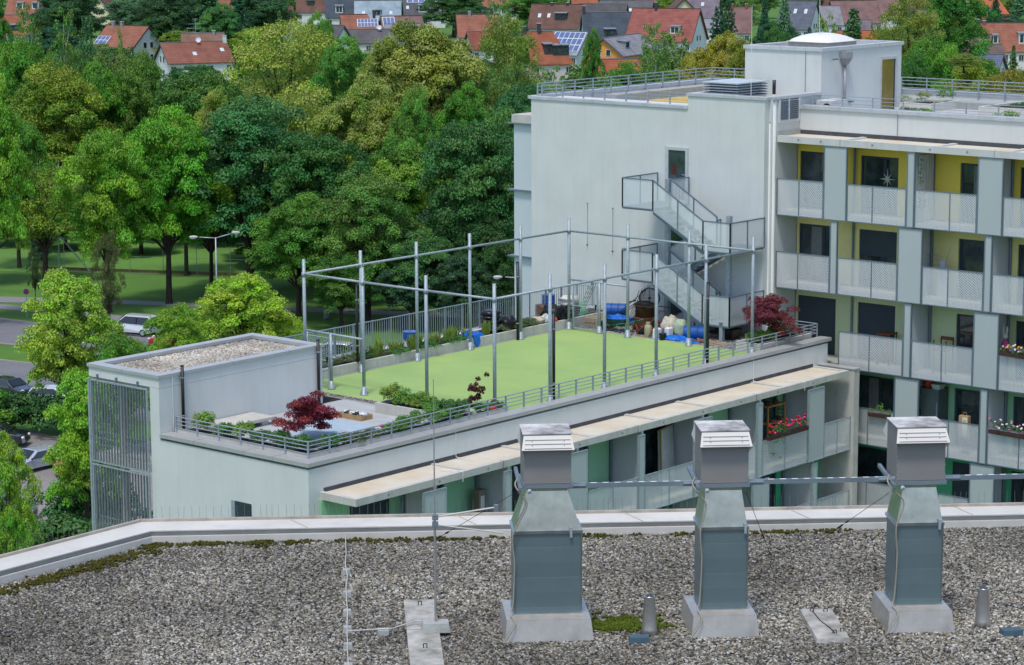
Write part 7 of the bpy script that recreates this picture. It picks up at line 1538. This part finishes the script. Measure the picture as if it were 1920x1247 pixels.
m = MB(); m.lathe([(.21, 0), (.21, .006)], q+np.array([ax[0], ax[1], 0])*.062, 24, ax); m.build('blue_field', mat('sign_blue', (.03, .06, .35), .5), pl)
m = MB(); c_ = q+np.array([ax[0], ax[1], 0])*.075; R3 = np.array([rh[0], rh[1], 0])
for s_ in (-1, 1): m.bar(c_-R3*.14+np.array([0, 0, .14*s_]), c_+R3*.14-np.array([0, 0, .14*s_]), .04, .008, ax)
m.build('cross', mat('sign_red', (.55, .02, .03)), pl); m = MB(); m.box(q[0]-.12, q[0]+.12, q[1]-.02, q[1]+.02, q[2]-.85, q[2]-.65); m.build('small_plate', ALU, t)
for px, py, lb in ((672, 585, 'left park bench of dark slats behind the picket fence'), (745, 582, 'right park bench of dark slats behind the picket fence')):
    p = gp(px, py); t = local('park_bench', lb, 'park bench', 'park benches under the trees'); m = MB()
    for i in range(4): m.box(-1, 1, -.25+i*.13, -.15+i*.13, .44, .48)
    m.build('seat', mat('bench_wood', (.06, .05, .045), .8), t); m = MB()
    for i in range(3): m.box(-1, 1, .30, .34, .55+i*.13, .64+i*.13)
    m.build('backrest', mat('bench_wood', (.06, .05, .045)), t)
    for x in (-.8, .8): m = MB(); m.box(x-.04, x+.04, -.22, .30, 0, .44); m.build('leg', CONCG, t)
    place(t, p, HEAD+.1)
p = gp(612, 600); t = thing('litter_bin', 'grey cylindrical litter bin on the grass left of the court gate', 'litter bin', p); m = MB(); m.lathe([(.24, .15), (.26, .2), (.26, .95), (.22, 1.0)], p, 16); m.build('bin', mat('bin_grey', (.14, .17, .18), .6), t, True); m = MB(); m.tube(p+np.array([0, .3, 0]), p+np.array([0, .3, 1.1]), .03, 6); m.build('post', GALV, t)
# field fence and goal brace beyond the grass strip
t = thing('field_fence', 'thin wire fence with slim posts along the far playing field', 'fence', gp(300, 520), None)
m = MB(); A_ = gp(60, 505); B_ = gp(560, 522)
for i in range(9):
    p = A_+(B_-A_)*i/8; mm_ = MB(); mm_.tube(p, p+np.array([0, 0, 3.4]), .03, 6); mm_.build('post', GALVD, t)
for z in (.05, 1.7, 3.35): m.tube(A_+np.array([0, 0, z]), B_+np.array([0, 0, z]), .009, 4)
m.build('wire', GALVD, t); m = MB(); m.add([A_+np.array([0, 0, 0]), B_, B_+np.array([0, 0, .35]), A_+np.array([0, 0, .35])], [(0,1,2,3)]); m.build('foot_strip', mat('dry_weeds', (.09, .08, .03), 1, var=.3, scale=3), t)
t = thing('playing_field_light', 'slanted grey brace of a pole at the field edge', 'pole', gp(170, 515)); a = gp(175, 516); b = gp(112, 516); m = MB(); m.tube(a, b+np.array([0, 0, 4.2]), .07, 6); m.tube(b, b+np.array([0, 0, 4.3]), .07, 6); m.build('brace', GALV, t)
m = MB(); P_ = [W2(-200, 505), W2(700, 522), W2(760, 450), W2(-300, 430)]; m.add([(*p, ZG+.003) for p in P_], [(0,1,2,3)]); structure('playing_field', m, mat('field_grass', (.10, .215, .035), 1, var=.12, scale=.1, bump=.4, bscale=25))
for i, (px, py) in enumerate(((62, 540), (72, 542), (68, 536))):
    p = gp(px, py); m = MB(); m.tube(p, p+np.array([0, 0, 2.2]), .05, 6); o = m.build('tree_stake', BARK); tag(o, ['leftmost wooden stake of the young tree on the grass', 'rightmost wooden stake of the young tree on the grass', 'rear wooden stake of the young tree on the grass'][i], 'stake', 'stakes of the young tree')
T(68, 236, 455, 26, 's1', (.07, .12, .03), 'slim young tree tied between stakes on the grass'); T(204, 212, 420, 55, 's1', (.09, .11, .03), 'thin young street tree with rusty leaves before the forked trunk')
# small tree of the roof garden
tr = T(1806, 123, 95, 62, 'm2', (.15, .22, .03), 'small airy yellow-green tree growing in the roof garden planter', .6, base=ZD+.3)
cc_ = tr; t_loc = (27.2, -15.2, ZD+.3); hgt_ = at(1806, 95, 121)[2]-t_loc[2]; cc_.location = (at(1806, 170, 121)[0], at(1806, 170, 121)[1], ZD+.3)
# unused templates must not stay at the origin
for k, ((c1, t1, *_), used) in PROTO.items():
    if not used: bpy.data.objects.remove(c1); bpy.data.objects.remove(t1)
